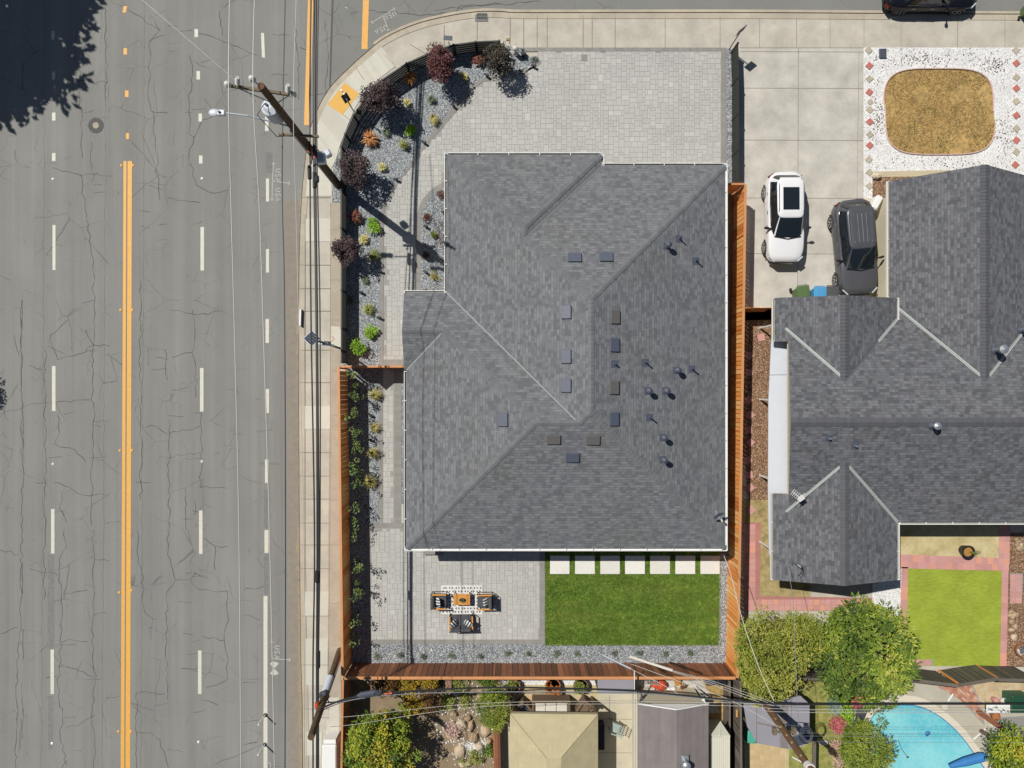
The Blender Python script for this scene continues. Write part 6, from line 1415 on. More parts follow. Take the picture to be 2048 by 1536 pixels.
for k, y in enumerate(VY):
    rq = random.Random(100 + k); big = k in (1, 4, 5, 10, 11); x = 709 + rq.uniform(-3, 3)
    rx = .34 if big else .26; c = P(x, y, 1.5); b = MB()
    for i in range(7 if big else 4):
        a = rq.uniform(0, 2 * pi); f = rq.uniform(0, 1); p = Vector((c.x + cos(a) * rx * f, c.y + sin(a) * rx * 1.5 * f, rq.uniform(.9, 1.9))); clump(b, p, .12, 17, .1, .055, rq, rq.gauss(.12, .15))
        b.tube([(c.x - .1, c.y, Z1), (lerp(c, p, .5).x, lerp(c, p, .5).y, p.z * .6), p], .012, 4, r=.05)
    tag(b.build('climbing_shrub', M['f_vine']), f'{VN[k]} of the leafy climbing shrubs in the shade of the left wooden fence', 'shrub', 'climbing shrubs along the left wooden fence')
SPT = [(1066, 131, 'at the rounded right tip of the corner garden'), (1040, 142, 'second from the right tip of the corner garden'), (972, 150, 'below the olive purple tree at the paver edge'), (905, 210, 'at the paver edge right of the highest grass tuft'), (847, 284, 'at the paver edge below the lime shrub shadow'), (791, 358, 'at the paver edge where the path begins'),
       (720, 584, 'near the black fence beside the small grey tuft'), (757, 635, 'at the path edge beside the fine grass tuft'), (758, 542, 'at the path edge below the overhanging purple tree'), (738, 779, 'beside the highest yellowish grass tuft'), (740, 829, 'between the two upper yellowish grass tufts'), (738, 879, 'between the second and third yellowish grass tufts'), (733, 1012, 'alone in the gravel below the yellowish grass tufts'),
       (850, 452, 'below the upper rust brown shrub of the west wall bed'), (850, 543, 'left of the olive yellow shrub of the west wall bed'), (886, 424, 'against the eave in the west wall bed')]
for k, (x, y, sl_) in enumerate(SPT):
    p = P(x, y, Z1 + .15); t = thing('garden_spotlight', Vector((p.x, p.y, Z1 + .012)), 'small black spotlight ' + sl_, 'garden light', 'small black garden spotlights', R.uniform(-.8, .2))
    q = MB(); q.tube([(0, 0, 0), (0, 0, .16)], .018, 6); q.build('stake', M['black'], t, local=True)
    q = MB(); q.tube([(-.09, 0, .16), (-.05, 0, .18), (.1, -.02, .22), (.14, -.03, .23)], [.035, .055, .07, .075], 10); q.build('lamp_head', M['black'], t, local=True)
q = MB(); p = P(724, 120, 0)
for x, y, l_ in ((776, 242, 'tiny white sprinkler head in the shade of the dark purple tree'), (701, 479, 'tiny white sprinkler head beside the black fence')):
    q = MB(); q.lathe(P(x, y, Z1), [(.05, 0), (.05, .08), (.03, .09)], 10); tag(q.build('sprinkler_head', M['porcel']), l_, 'sprinkler')
t = thing('lawn_ornament', P(1031, 98, Z1), 'white three lobed ornament at the tip of the corner garden', 'ornament')
q = MB(); q.ball(P(1031, 97, .7), (.17, .14, .16), 12); q.ball(P(1030, 104, .4), .1, 10); q.ball(P(1033, 107, .25), .12, 10); q.tube([t.location, t.location + Vector((0, 0, .6))], .02, 6); q.build('body', M['porcel'], t, smooth=True)
q = MB(); p = P(1046, 106, .35); q.box((p.x, p.y, .3), (.16, .3, .4)); tag(q.build('utility_pedestal', M['black']), 'black box pedestal beside the white ornament', 'utility box')
q = MB()
for i in range(40): a = random.Random(i).uniform(0, 6.28); q.tube([P(1069, 121, Z1 + .02), P(1069, 121, Z1) + Vector((.12 * cos(a), .12 * sin(a), .22)), P(1069, 121, Z1) + Vector((.25 * cos(a), .2 * sin(a), .1))], .005, 3)
tag(q.build('dry_grass_clump', M['f_sage']), 'grey dry grass clump at the rounded right tip of the corner garden', 'plant')

# big trees
def bt(px, py, z, rx, ry, rz_): p = P(px, py, z); k_ = (1 - z / H) / S; return (p.x, p.y, z, rx * k_, ry * k_, rz_)
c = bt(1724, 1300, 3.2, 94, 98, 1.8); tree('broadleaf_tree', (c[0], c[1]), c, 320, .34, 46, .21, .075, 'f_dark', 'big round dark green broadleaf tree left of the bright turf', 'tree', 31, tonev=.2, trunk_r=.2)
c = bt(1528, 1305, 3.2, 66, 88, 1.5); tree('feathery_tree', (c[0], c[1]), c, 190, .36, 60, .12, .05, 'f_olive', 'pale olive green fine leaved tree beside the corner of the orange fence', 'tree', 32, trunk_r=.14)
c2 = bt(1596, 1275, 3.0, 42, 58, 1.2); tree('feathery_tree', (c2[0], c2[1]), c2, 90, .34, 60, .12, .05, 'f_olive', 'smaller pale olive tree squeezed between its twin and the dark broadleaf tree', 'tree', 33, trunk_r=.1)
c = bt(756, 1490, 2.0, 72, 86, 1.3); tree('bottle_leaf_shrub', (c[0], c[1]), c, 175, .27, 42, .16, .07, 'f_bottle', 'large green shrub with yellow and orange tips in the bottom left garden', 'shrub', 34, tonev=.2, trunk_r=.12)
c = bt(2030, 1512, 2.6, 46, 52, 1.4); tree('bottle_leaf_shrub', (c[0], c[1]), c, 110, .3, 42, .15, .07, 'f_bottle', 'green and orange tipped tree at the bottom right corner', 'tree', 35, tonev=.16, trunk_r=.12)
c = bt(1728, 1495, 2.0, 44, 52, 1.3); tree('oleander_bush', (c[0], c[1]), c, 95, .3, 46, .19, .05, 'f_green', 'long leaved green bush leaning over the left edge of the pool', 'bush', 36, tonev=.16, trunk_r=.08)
c = bt(985, 1410, 1.6, 30, 42, 1.1); tree('bamboo_clump', (c[0], c[1]), c, 60, .27, 44, .2, .035, 'f_green', 'dense narrow leaved green clump left of the wicker chairs', 'bush', 37, trunk_r=.05)
for x, y, rx, ry, m_, l_, sd in [(822, 1372, 26, 16, 'f_yellow', 'bright yellow shrub just below the red brown fence', 41), (772, 1372, 28, 18, 'f_brown', 'brown leaved shrub left of the yellow one below the fence', 42), (828, 1410, 26, 14, 'f_yellow', 'lower yellow shrub under the grey splice case', 43), (862, 1396, 18, 26, 'f_brown', 'brown shrub between the rock garden and the yellow shrubs', 44), (860, 1362, 12, 9, 'f_yellow', 'small yellow green shrub tip touching the red brown fence', 45)]:
    c = bt(x, y, .9, rx, ry, .6); tree('mixed_shrub', (c[0], c[1]), c, 34, .2, 36, .09, .055, m_, l_, 'shrub', sd, trunk_r=.04)
for x, y, rx, ry, m_, l_, sd in [(1690, 1390, 24, 16, 'f_lime', 'spiky pale green plant left of the pink flowers', 51), (1712, 1396, 15, 12, 'f_pink', 'upper patch of pink flowers under the broadleaf tree', 52), (1688, 1425, 20, 26, 'f_lime', 'yellow green shrub above the oleander bush', 53), (1673, 1445, 10, 14, 'f_pink', 'small patch of red pink flowers above the oleander bush', 54), (1672, 1508, 15, 28, 'f_palepink', 'pale pink flowering shrub left of the oleander bush', 55), (1668, 1412, 8, 12, 'f_bluegrey', 'blue grey succulent clump by the pink flowers', 56)]:
    c = bt(x, y, .6, rx, ry, .35); tree('flowering_shrub', (c[0], c[1]), c, 26, .2, 30, .1, .05, m_, l_, 'shrub', sd, trunk_r=.03)
for x, y, rx, ry, m_, l_, sd in [(915, 1370, 18, 13, 'f_grass', 'light green ground plant at the top of the rock garden', 61), (893, 1405, 16, 15, 'f_grass', 'green ground plant left in the rock garden', 62), (930, 1400, 14, 14, 'f_grass', 'green ground plant between the rocks and the bamboo clump', 63), (945, 1515, 26, 12, 'f_grass', 'low green plant at the bottom of the rock garden', 64), (905, 1462, 16, 14, 'f_palepink', 'pale blossom plant in the rock garden shade', 65), (970, 1362, 14, 7, 'f_dark', 'dark plant beside the fence above the bamboo clump', 66), (978, 1500, 12, 12, 'f_dark', 'dark green plant at the right side of the rock garden', 67)]:
    c = bt(x, y, .35, rx, ry, .2); tree('ground_plant', (c[0], c[1]), c, 18, .16, 30, .08, .05, m_, l_, 'plant', sd, trunk_r=.02)
# trees outside the frame: their shadows fall across the left lanes
c = (-32.7, 23.1, 8.5, 5.1, 5.0, 3.4); tree('street_tree', (-31.6, 22, ), c, 230, 1.25, 46, .55, .3, 'f_dark', 'large street tree beyond the upper left corner whose shadow covers the lanes', 'tree', 71, trunk_r=.35)
c = (-30.0, 1.35, 4.2, 1.0, 1.1, 1.0); tree('street_tree', (-29.8, 1.3), c, 60, .35, 40, .16, .09, 'f_dark', 'small street tree beyond the left edge casting a small round shadow', 'tree', 72, trunk_r=.1)

# rocks
rq = random.Random(9)
RK = [(922, 1450, 16, 12, 'broad tan boulder left of centre'), (941, 1454, 9, 16, 'tall narrow grey boulder in the centre'), (947, 1476, 12, 15, 'pointed pinkish boulder in the centre'), (970, 1463, 14, 17, 'large brown boulder on the right'), (935, 1437, 10, 8, 'small yellowish rock above the centre boulders'), (960, 1392, 11, 17, 'orange tinted upright rock beside the bamboo clump'), (919, 1503, 15, 18, 'lone golden boulder near the bottom'), (958, 1494, 12, 9, 'flat rock just above the lowest plants'), (880, 1402, 15, 13, 'flat grey slab at the upper left'), (905, 1428, 11, 8, 'small rock left of the broad tan boulder'), (951, 1414, 8, 9, 'small brown rock between the bamboo and the centre'), (912, 1388, 10, 7, 'small pale rock at the top'), (977, 1484, 8, 8, 'small round rock below the large brown boulder'), (930, 1529, 18, 8, 'long low rock at the bottom picture edge')]
for k, (x, y, rx, ry, rl) in enumerate(RK):
    c = P(x, y, .3); q = MB(); n = 9; ph = [rq.uniform(.75, 1.1) for _ in range(n)]; a0 = rq.uniform(0, 6)
    rings = [(1.0, Z1), (1.02, Z1 + .14), (.82, Z1 + .24), (.35, Z1 + .27 + rq.uniform(0, .06))]; vs_ = []
    for f, z in rings:
        for j in range(n): a = a0 + 2 * pi * j / n; vs_.append((c.x + cos(a) * rx / S * f * ph[j] * .8, c.y + sin(a) * ry / S * f * ph[j] * .8, z + rq.uniform(-.02, .02)))
    q.mesh(vs_, [(i * n + j, i * n + (j + 1) % n, (i + 1) * n + (j + 1) % n, (i + 1) * n + j) for i in range(3) for j in range(n)] + [tuple(range(3 * n, 4 * n))], rq.random())
    tag(q.build('garden_rock', M['stone']), rl + ' of the rock garden', 'rock', 'boulders of the rock garden')
q = MB(); n_ = 0
for k in range(420):
    x, y = rq.gauss(952, 14), rq.gauss(1494, 7)
    p = P(x, y, Z1); q.ball((p.x, p.y, Z1 + .03), rq.uniform(.02, .05), 6, rq.random())
for k in range(300):
    x, y = rq.uniform(870, 1000), rq.uniform(1365, 1530); p = P(x, y, Z1); q.ball((p.x, p.y, Z1 + .02), rq.uniform(.02, .06), 6, rq.random())
tag(q.build('pebbles', M['whitechip']), 'white pebbles scattered through the rock garden', 'pebbles', kind='stuff')
q = MB(); p = P(1755, 351, Z1 + .2); q.ball((p.x, p.y, Z1 + .12), (.26, .18, .2), 8, .9); tag(q.build('garden_rock', M['stone']), 'pale yellow rock in the mulch at the dark roofed house front', 'rock')
for x, y, r_, l_ in ((2035, 1092, 14, 'upper grey rock group in the mulch right of the sandy bed'), (2026, 1232, 12, 'white flat rock in the mulch right of the turf'), (2027, 1262, 12, 'lower white flat rock in the mulch right of the turf')):
    q = MB()
    for k in range(6): p = P(x + rq.uniform(-r_ / 2, r_ / 2), y + rq.uniform(-r_, r_), Z1); q.ball((p.x, p.y, Z1 + .04), (rq.uniform(.1, .22), rq.uniform(.1, .2), .1), 7, rq.random())
    tag(q.build('flat_rock', M['stone']), l_, 'rock')
# pots
def pot(px, py, r_, h_, m, plant, label, soil='mulch'):
    t = thing('plant_pot', P(px, py, Z1), label, 'plant pot'); q = MB(); q.lathe(t.location, [(r_ * .7, 0), (r_, h_), (r_ * .98, h_ + .03), (r_ * .86, h_ + .03), (r_ * .84, h_ - .06)], 20); q.build('pot', m, t)
    q = MB(); q.lathe(t.location + Vector((0, 0, h_ - .08)), [(r_ * .84, 0), (r_ * .84, .02)], 16); q.build('soil', M[soil], t)
    if plant:
        q = MB(); rr_ = random.Random(int(px))
        for i in range(7): clump(q, t.location + Vector((rr_.uniform(-.6, .6) * r_, rr_.uniform(-.6, .6) * r_, h_ + .12)), r_ * .45, 34, .1, .05, rr_)
        q.build('foliage', M[plant], t)
pot(1027, 1366, .36, .42, M['terra'], 'f_grass', 'round pot with green plant left below the red brown fence'); pot(1105, 1365, .4, .42, M['terra'], 'f_orange', 'round pot with orange plant in the middle below the red brown fence'); pot(1160, 1366, .4, .42, M['wicker'], 'f_grass', 'round pot with green plant right below the red brown fence')
t = thing('dark_pot', P(1926, 1100, Z1), 'black round pot with a sprawling thin plant on the sandy bed', 'plant pot')
q = MB(); q.lathe(t.location, [(.25, 0), (.33, .45), (.34, .47), (.26, .47), (.24, .35)], 24); q.build('pot', M['black'], t)
q = MB(); q.lathe(t.location + Vector((0.02, 0, .36)), [(.25, 0), (.25, .02)], 18); q.build('soil', mat('potting straw', C(178, 132, 66), .9, .15, 9), t)
q = MB()
for k in range(26): a = rq.uniform(-.5, .3); L = rq.uniform(.2, .75); o_ = t.location + Vector((.05, 0, .4)); q.tube([o_, o_ + Vector((L * .4 * cos(a), L * .4 * sin(a), .15)), o_ + Vector((L * cos(a), L * sin(a), -.1))], .006, 3, r=rq.random())
q.build('foliage', M['f_grass'], t)
pot(2036, 1297, .32, .3, M['terra'], None, 'pinkish clay pot with white stone in the mulch right of the turf', 'whitechip')
t = thing('planter_box', P(998, 1480, Z1), 'long brown timber planter wall beside the tan canopy', 'planter')
q = MB(); a_, c_ = P(993, 1448, .7), P(997, 1640, .7)
for k in range(3): q.beam((a_.x - .12 + .12 * k, a_.y, .45), (c_.x - .12 + .12 * k, c_.y, .45), .11, .8, r=rq.random())
q.build('timber', M['woodr'], t)
q = MB(); p = P(998, 1431, .8); q.lathe((p.x, p.y, .6), [(.15, 0), (.2, .3)], 10)
for i in range(4): clump(q, p + Vector((rq.uniform(-.1, .1), rq.uniform(-.15, .15), .25)), .13, 26, .08, .05, rq)
tag(q.build('potted_flowers', M['f_orange']), 'orange flowers in a pot at the end of the timber planter wall', 'potted flowers')
t = thing('empty_planter', P(895, 1369, Z1), 'square empty planter with pale rim below the red brown fence', 'planter'); q = MB(); c = P(895, 1369, .5)
for s_ in (-1, 1): q.box((c.x + s_ * .2, c.y, .35), (.04, .52, .5)); q.box((c.x, c.y + s_ * .25, .35), (.36, .04, .5))
q.build('rim', M['woodg'], t); q = MB(); q.box((c.x, c.y, .5), (.36, .46, .02)); q.build('soil', M['mulch'], t)

# ------------------------------------------------------------------ patio furniture
rug = [(882, 1171), (965, 1171), (965, 1228), (882, 1228)]
p0, p1 = P(882.5, 1228, Z1), P(965, 1170.5, Z1); zt = Z1 + .036
t = thing('outdoor_rug', (p0 + p1) / 2, 'white rug with grey triangle pattern under the patio table', 'rug')
q = MB(); q.box(((p0.x + p1.x) / 2, (p0.y + p1.y) / 2, zt), (p1.x - p0.x, p1.y - p0.y, .012)); q.build('base', M['whitechip'] if 0 else mat('rug white', C(240, 238, 234), .95), t)
q = MB(); nx, ny = 13, 8; dx, dy = (p1.x - p0.x - .08) / nx, (p1.y - p0.y - .08) / ny
for i in range(nx):
    for j in range(ny):
        x, y = p0.x + .04 + i * dx, p0.y + .04 + j * dy; k_ = (0, 2, 1, 2, 0, 1)[(i + 3 * j) % 6]; z = zt + .009
        if k_ == 0: q.face([(x + .02, y + .01, z), (x + dx - .02, y + dy / 2, z), (x + .02, y + dy - .01, z)])
        elif k_ == 2: q.face([(x + dx - .02, y + .01, z), (x + dx - .02, y + dy - .01, z), (x + .04, y + dy / 2, z)])
        elif k_ == 1: q.face([(x + dx / 2, y + .02, z), (x + dx - .03, y + dy / 2, z), (x + dx / 2, y + dy - .02, z), (x + .03, y + dy / 2, z)])
q.build('pattern', mat('rug grey', C(128, 122, 120), .95), t)
def pillow(parent_t, c, sz, rz, tilt, m, name='pillow', lab=None):
    q = MB(); n = 8; vs_ = []
    for s_ in (1, -1):
        for i in range(n + 1):
            for j in range(n + 1):
                u, v = -1 + 2 * i / n, -1 + 2 * j / n; h_ = (max(0, 1 - abs(u) ** 3) * max(0, 1 - abs(v) ** 3)) ** .5; vs_.append((u * sz[0] / 2 * (1 - .06 * v * v), v * sz[1] / 2 * (1 - .06 * u * u), s_ * h_ * sz[2] / 2))
    N_ = (n + 1) ** 2; fs = []
    for i in range(n):
        for j in range(n): a = i * (n + 1) + j; fs.append((a, a + n + 1, a + n + 2, a + 1)); fs.append((N_ + a, N_ + a + 1, N_ + a + n + 2, N_ + a + n + 1))
    q.mesh(vs_, fs); o = q.build(name, m, parent_t, local=True, smooth=True); o.location = c; o.rotation_euler = (tilt[0], tilt[1], rz); return o
def seat_thing(name, px, py, rz, Wd, Dp, label, cat, seats=1):
    """local: back at -y, front +y; arms at +-x"""
    c = P(px, py, .4); t = thing(name, (c.x, c.y, Z1 + .03), label, cat, None, rz)
    for s_ in (-1, 1):
        q = MB(); x = s_ * (Wd / 2 - .03)
        for a_, c_ in (((x, -Dp / 2 + .03, 0), (x, -Dp / 2 - .02, .6)), ((x, Dp / 2 - .03, 0), (x, Dp / 2 - .03, .56)), ((x, -Dp / 2, .02), (x, Dp / 2 - .03, .02)), ((x, -Dp / 2, .56), (x, Dp / 2 - .03, .56))): q.beam(a_, c_, .03, .03)
        q.build('side_frame', M['black'], t, local=True)
        q = MB(); q.box((x, .0, .60), (.075, Dp - .06, .03), bev=.008); q.build('armrest', M['teak'], t, local=True)
    q = MB(); q.beam((-Wd / 2, -Dp / 2, .7), (Wd / 2, -Dp / 2, .7), .03, .03); q.beam((-Wd / 2, -Dp / 2, .28), (Wd / 2, -Dp / 2, .28), .03, .03); q.beam((-Wd / 2, Dp / 2 - .03, .28), (Wd / 2, Dp / 2 - .03, .28), .03, .03); q.box((0, 0, .26), (Wd - .1, Dp - .06, .02)); q.build('frame', M['black'], t, local=True)
    sw = (Wd - .14) / seats
    for k in range(seats):
        x = -(Wd - .14) / 2 + sw * (k + .5)
        q = MB(); q.box((x, .06, .35), (sw - .015, Dp - .16, .14), bev=.04); q.build('seat_cushion', M['cushion'], t, local=True)
        q = MB(); vs0 = len(q.v); q.box((0, 0, 0), (sw - .02, .15, .46), bev=.05); o = q.build('back_cushion', M['cushion'], t, local=True); o.location = (x, -Dp / 2 + .13, .62); o.rotation_euler = (.22, 0, 0)
    return t
a = seat_thing('patio_armchair', 879, 1200, -pi / 2, .78, .80, 'charcoal cushioned armchair with teak arms left of the patio table', 'armchair')
b_ = seat_thing('patio_armchair', 970, 1201, pi / 2 + .02, .78, .80, 'charcoal cushioned armchair with teak arms right of the patio table', 'armchair')
s__ = seat_thing('patio_loveseat', 923, 1243, .02, 1.22, .78, 'charcoal two seat outdoor sofa below the patio table', 'sofa', 2)
def wpil(t, x, y, z, rz, tilt, label, sz=(.44, .44, .15)):
    o = pillow(None, (0, 0, 0), sz, 0, (0, 0), M['stripe'], 'throw_pillow'); o.location = t.matrix_basis @ Vector((x, y, z)); o.rotation_euler = (tilt[0], tilt[1], t.rotation_euler.z + rz); tag(o, label, 'throw pillow')
bpy.context.view_layer.update()
wpil(a, .0, -.06, .62, .1, (.9, 0), 'striped throw pillow on the left patio armchair'); wpil(b_, 0, -.06, .62, .1, (.9, 0), 'striped throw pillow on the right patio armchair')
wpil(s__, -.36, .0, .60, .75, (.7, .25), 'striped throw pillow at the left arm of the outdoor sofa'); wpil(s__, .36, -.0, .60, -.6, (.7, -.2), 'striped throw pillow at the right arm of the outdoor sofa')
t = thing('patio_table', (P(924, 1197, .4).x, P(924, 1197, .4).y, Z1 + .045), 'small rectangular teak topped table in the middle of the patio rug', 'table')
q = MB(); o = t.location
for k in range(8): q.box((o.x, o.y - .245 + .07 * k, o.z + .40), (.84, .064, .03), r=R.random())
q.build('tabletop', M['teak'], t)
for sx_ in (-1, 1):
    for sy_ in (-1, 1): q = MB(); q.beam((o.x + sx_ * .38, o.y + sy_ * .25, o.z), (o.x + sx_ * .38, o.y + sy_ * .25, o.z + .38), .035, .035, up=(0, 1, 0)); q.build('leg', M['black'], t)
q = MB(); q.box((o.x, o.y, o.z + .37), (.8, .54, .03)); q.build('frame', M['black'], t)
t2 = thing('table_planter', o + Vector((.03, -.01, .416)), 'oval dark glass bowl of greenery on the patio table', 'bowl')
q = MB(); q.ball(t2.location + Vector((0, 0, .05)), (.17, .10, .06), 14); q.build('bowl', M['glass'], t2)
q = MB(); clump(q, t2.location + Vector((0, 0, .08)), .1, 60, .05, .03, R, .1); q.build('greenery', M['f_sage'], t2)
q = MB(); pz = P(863, 1299, Z1 + .03); q.face([pz + Vector((-.07, -.08, 0)), pz + Vector((.08, -.09, .01)), pz + Vector((0, .1, .03))]); tag(q.build('paper_scrap', M['porcel']), 'white triangular scrap of paper on the gravel above the red brown fence', 'paper scrap')

# ------------------------------------------------------------------ structures along the bottom
# tan canopy
zc1, zc2 = 2.3, 3.1
def Cn(px, py, z): return P(px, py, z)
t = thing('garden_canopy', P(1107, 1530, Z1), 'tan hip roofed fabric garden canopy at the bottom edge', 'canopy')
nw, ne = P(1020, 1427, zc1), P(1196, 1429, zc1); L_ = 4.0
sw_, se = nw + Vector((-.03, -L_, 0)), ne + Vector((.0, -L_, 0)); r1_, r2_ = P(1093, 1516, zc2), P(1122, 1516, zc2); r3_, r4_ = r1_ + Vector((0, -.55, 0)), r2_ + Vector((0, -.55, 0))
b = MB()
for f in ([nw, r1_, r2_, ne], [ne, r2_, r4_, se], [se, r4_, r3_, sw_], [sw_, r3_, r1_, nw], [r1_, r3_, r4_, r2_]): b.face(f[::-1])
cs = [nw, ne, se, sw_]
for i in range(4): p, q_ = cs[i], cs[(i + 1) % 4]; b.face([p, q_, q_ - Vector((0, 0, .22)), p - Vector((0, 0, .22))])
cv = b.build('canopy_roof', ramp_mat('ribbed tan fabric', [(.35, C(192, 179, 140)), (.65, C(202, 190, 152))], .85, 'noise', 6, sc3=(5, .1, 1)), t)
b = MB()
for p, q_ in ((nw, r1_), (ne, r2_), (sw_, r3_), (se, r4_)): b.beam(p + Vector((0, 0, .012)), q_ + Vector((0, 0, .012)), .02, .012)
b.build('seam', M['seam'], cv)
for p in cs: q = MB(); c = p + (Vector(((nw + se) / 2)) - p) * .04; q.beam((c.x, c.y, Z1), (c.x, c.y, zc1 - .02), .09, .09, up=(0, 1, 0)); q.build('post', M['wicker'], t)
def wicker_chair(px, py, rz, Wd, label, seats=1, cush='ivory'):
    c = P(px, py, .4); t = thing('wicker_sofa' if seats > 1 else 'wicker_chair', (c.x, c.y, Z1 + .03), label, 'sofa' if seats > 1 else 'chair', None, rz)
    q = MB(); q.box((0, 0, .2), (Wd, .8, .36), bev=.03); q.build('base', M['wicker'], t, local=True)
    q = MB(); q.box((0, .36, .5), (Wd, .14, .7), bev=.04)
    q.build('backrest', M['wicker'], t, local=True)
    for s_ in (-1, 1): q = MB(); q.box((s_ * (Wd / 2 - .06), -.04, .42), (.13, .76, .44), bev=.04); q.build('armrest', M['wicker'], t, local=True)
    sw = (Wd - .28) / seats
    for k in range(seats):
        x = -(Wd - .28) / 2 + sw * (k + .5); q = MB(); q.box((x, -.06, .45), (sw - .01, .66, .14), bev=.04); q.build('seat_cushion', M[cush], t, local=True); q = MB(); q.box((x, .22, .62), (sw - .03, .14, .3), bev=.05); q.build('back_cushion', M[cush], t, local=True)
wicker_chair(1102, 1408, 0, 1.95, 'brown wicker sofa with three ivory cushions above the tan canopy', 3); wicker_chair(1046, 1414, .7, .72, 'dark wicker chair left of the wicker sofa', 1, 'dark'); wicker_chair(1170, 1412, -.6, .72, 'dark wicker chair right of the wicker sofa', 1, 'wicker')
# lattice armchair
c = P(1229, 1452, .4); t = thing('metal_armchair', (c.x, c.y, Z1 + .012), 'light green grey metal armchair on the buff patio right of the canopy', 'chair', None, -1.9)
sg_ = mat('sage enamel', C(170, 186, 178), .5)
q = MB(); q.box((0, 0, .42), (.5, .48, .05), bev=.015); q.build('seat', sg_, t, local=True)
q = MB()
for k in range(5): q.beam((-.2 + .1 * k, .24, .45), (-.2 + .1 * k, .34, .95), .02, .02)
for z, y in ((.5, .25), (.72, .29), (.95, .34)): q.beam((-.25, y, z), (.25, y, z), .03, .03)
q.build('backrest', sg_, t, local=True)
for s_ in (-1, 1):
    q = MB(); q.box((s_ * .27, .0, .66), (.05, .5, .03)); q.beam((s_ * .27, -.2, .66), (s_ * .27, -.2, .42), .03, .03, up=(0, 1, 0)); q.build('armrest', sg_, t, local=True)
    for y in (-.22, .22): q = MB(); q.beam((s_ * .23, y, 0), (s_ * .23, y, .42), .03, .03, up=(0, 1, 0)); q.build('leg', M['dark'], t, local=True)
q = MB(); p0, p1 = P(1196, 1500, .6), P(1209, 1448, .6); q.box(((p0.x + p1.x) / 2, (p0.y + p1.y) / 2, .4), (.34, 1.3, .5), bev=.02); tag(q.build('storage_bench', M['black']), 'black low storage bench against the right side of the tan canopy', 'bench')
# lavender tarp shelter
def flat_roof(name, poly, z, m, label, cat, th=.06, posts=True, tilt=0.0):
    pts = pp(poly, z); c = sum(pts, Vector((0, 0, 0))) / len(pts); t = thing(name, (c.x, c.y, Z1), label, cat)
    b = MB(); a_ = sum(pts[i].x * pts[(i + 1) % len(pts)].y - pts[(i + 1) % len(pts)].x * pts[i].y for i in range(len(pts)))
    if a_ < 0: pts.reverse()
    b.prism([(p.x, p.y) for p in pts], z - th, z); b.build('roof_sheet', m, t)
    if posts:
        for p in pts: q = MB(); w_ = p + (c - p) * .06; q.beam((w_.x, w_.y, Z1), (w_.x, w_.y, z - th), .07, .07, up=(0, 1, 0)); q.build('post', M['woodg'], t)
    return t
flat_roof('flat_shelter', [(1195, 1357), (1267, 1357), (1267, 1387), (1196, 1387)], 1.6, M['lav'], 'small flat lavender grey roof just below the red brown fence', 'shelter')
t = flat_roof('patchwork_shelter', [(1487, 1408), (1512, 1396), (1552, 1402), (1601, 1392), (1619, 1408), (1619, 1486), (1587, 1499), (1514, 1487), (1494, 1452)], 2.3, M['lav'], 'patchwork lavender grey sheet roof behind the brown utility pole', 'shelter')
q = MB(); zz = 2.312
for poly in ([(1562, 1412), (1576, 1412), (1576, 1498), (1562, 1496)], [(1515, 1444), (1562, 1454), (1562, 1458), (1515, 1448)]): q.face([P(x, y, zz) for x, y in poly][::-1])
for (a_, c_) in (((1513, 1408), (1513, 1487)), ((1583, 1400), (1580, 1498)), ((1560, 1410), (1560, 1496))): q.beam(P(*a_, zz + .006), P(*c_, zz + .006), .025, .01)
q.build('seam_strip', M['slategrey'] if False else M['garage'], t)
q = MB(); q.box(P(1567, 1463, 2.33), (.16, .3, .03)); q.build('vent_patch', M['white'], t)
q = MB(); q.box(P(1600, 1480, 2.36), (.9, .5, .06), .3, bev=.02); q.build('loose_sheet', M['dark'], t)
q = MB(); q.beam(P(1488, 1438, .8), P(1498, 1448, .8), .1, .1); q.beam(P(1489, 1414, 2.2), P(1497, 1442, 2.2), .04, .06); q.build('white_trim', M['white'], t)
q = MB(); p = P(1503, 1474, .6); q.box((p.x, p.y, .4), (.44, .62, .55), -.1, bev=.04); tag(q.build('teal_tub', mat('teal plastic', C(84, 184, 160), .5)), 'teal plastic tub below the patchwork shelter', 'tub')
q = MB(); p = P(1491, 1414, 1); q.box((p.x, p.y, .6), (.22, .26, .9), bev=.03); tag(q.build('blue_crate', M['binb']), 'blue crate at the left edge of the patchwork shelter', 'crate')
q = MB(); p = P(1475, 1428, 1.4); q.box((p.x, p.y, 1.3), (.07, .36, .12)); tag(q.build('yellow_level', M['paint_y']), 'yellow bar hung on the weathered grey fence', 'tool')
q = MB(); a_, c_ = P(1632, 1478, 1.4), P(1630, 1640, 1.4); q.beam((a_.x, a_.y, 1.2), (c_.x, c_.y, 1.2), .16, .1); q.beam((a_.x, a_.y + -.05, Z1), (a_.x, a_.y - .05, 1.2), .1, .1, up=(0, 1, 0)); tag(q.build('timber_beam', M['woodg']), 'weathered timber beam standing in the grass right of the patchwork shelter', 'beam')
q = MB()
for k in range(2): q.lathe(P(1641 + 9 * k, 1484, .4), [(.11, -.2), (.12, .1), (.06, .12)], 14)
tag(q.build('insulator_pair', M['porcel']), 'pair of round white jars in the grass beside the weathered beam', 'jars')
q = MB(); q.tube([P(1585, 1514, .3), P(1622, 1534, .3)], .04, 6); tag(q.build('white_pole', M['white']), 'white pole lying at the foot of the brown utility pole', 'pole')
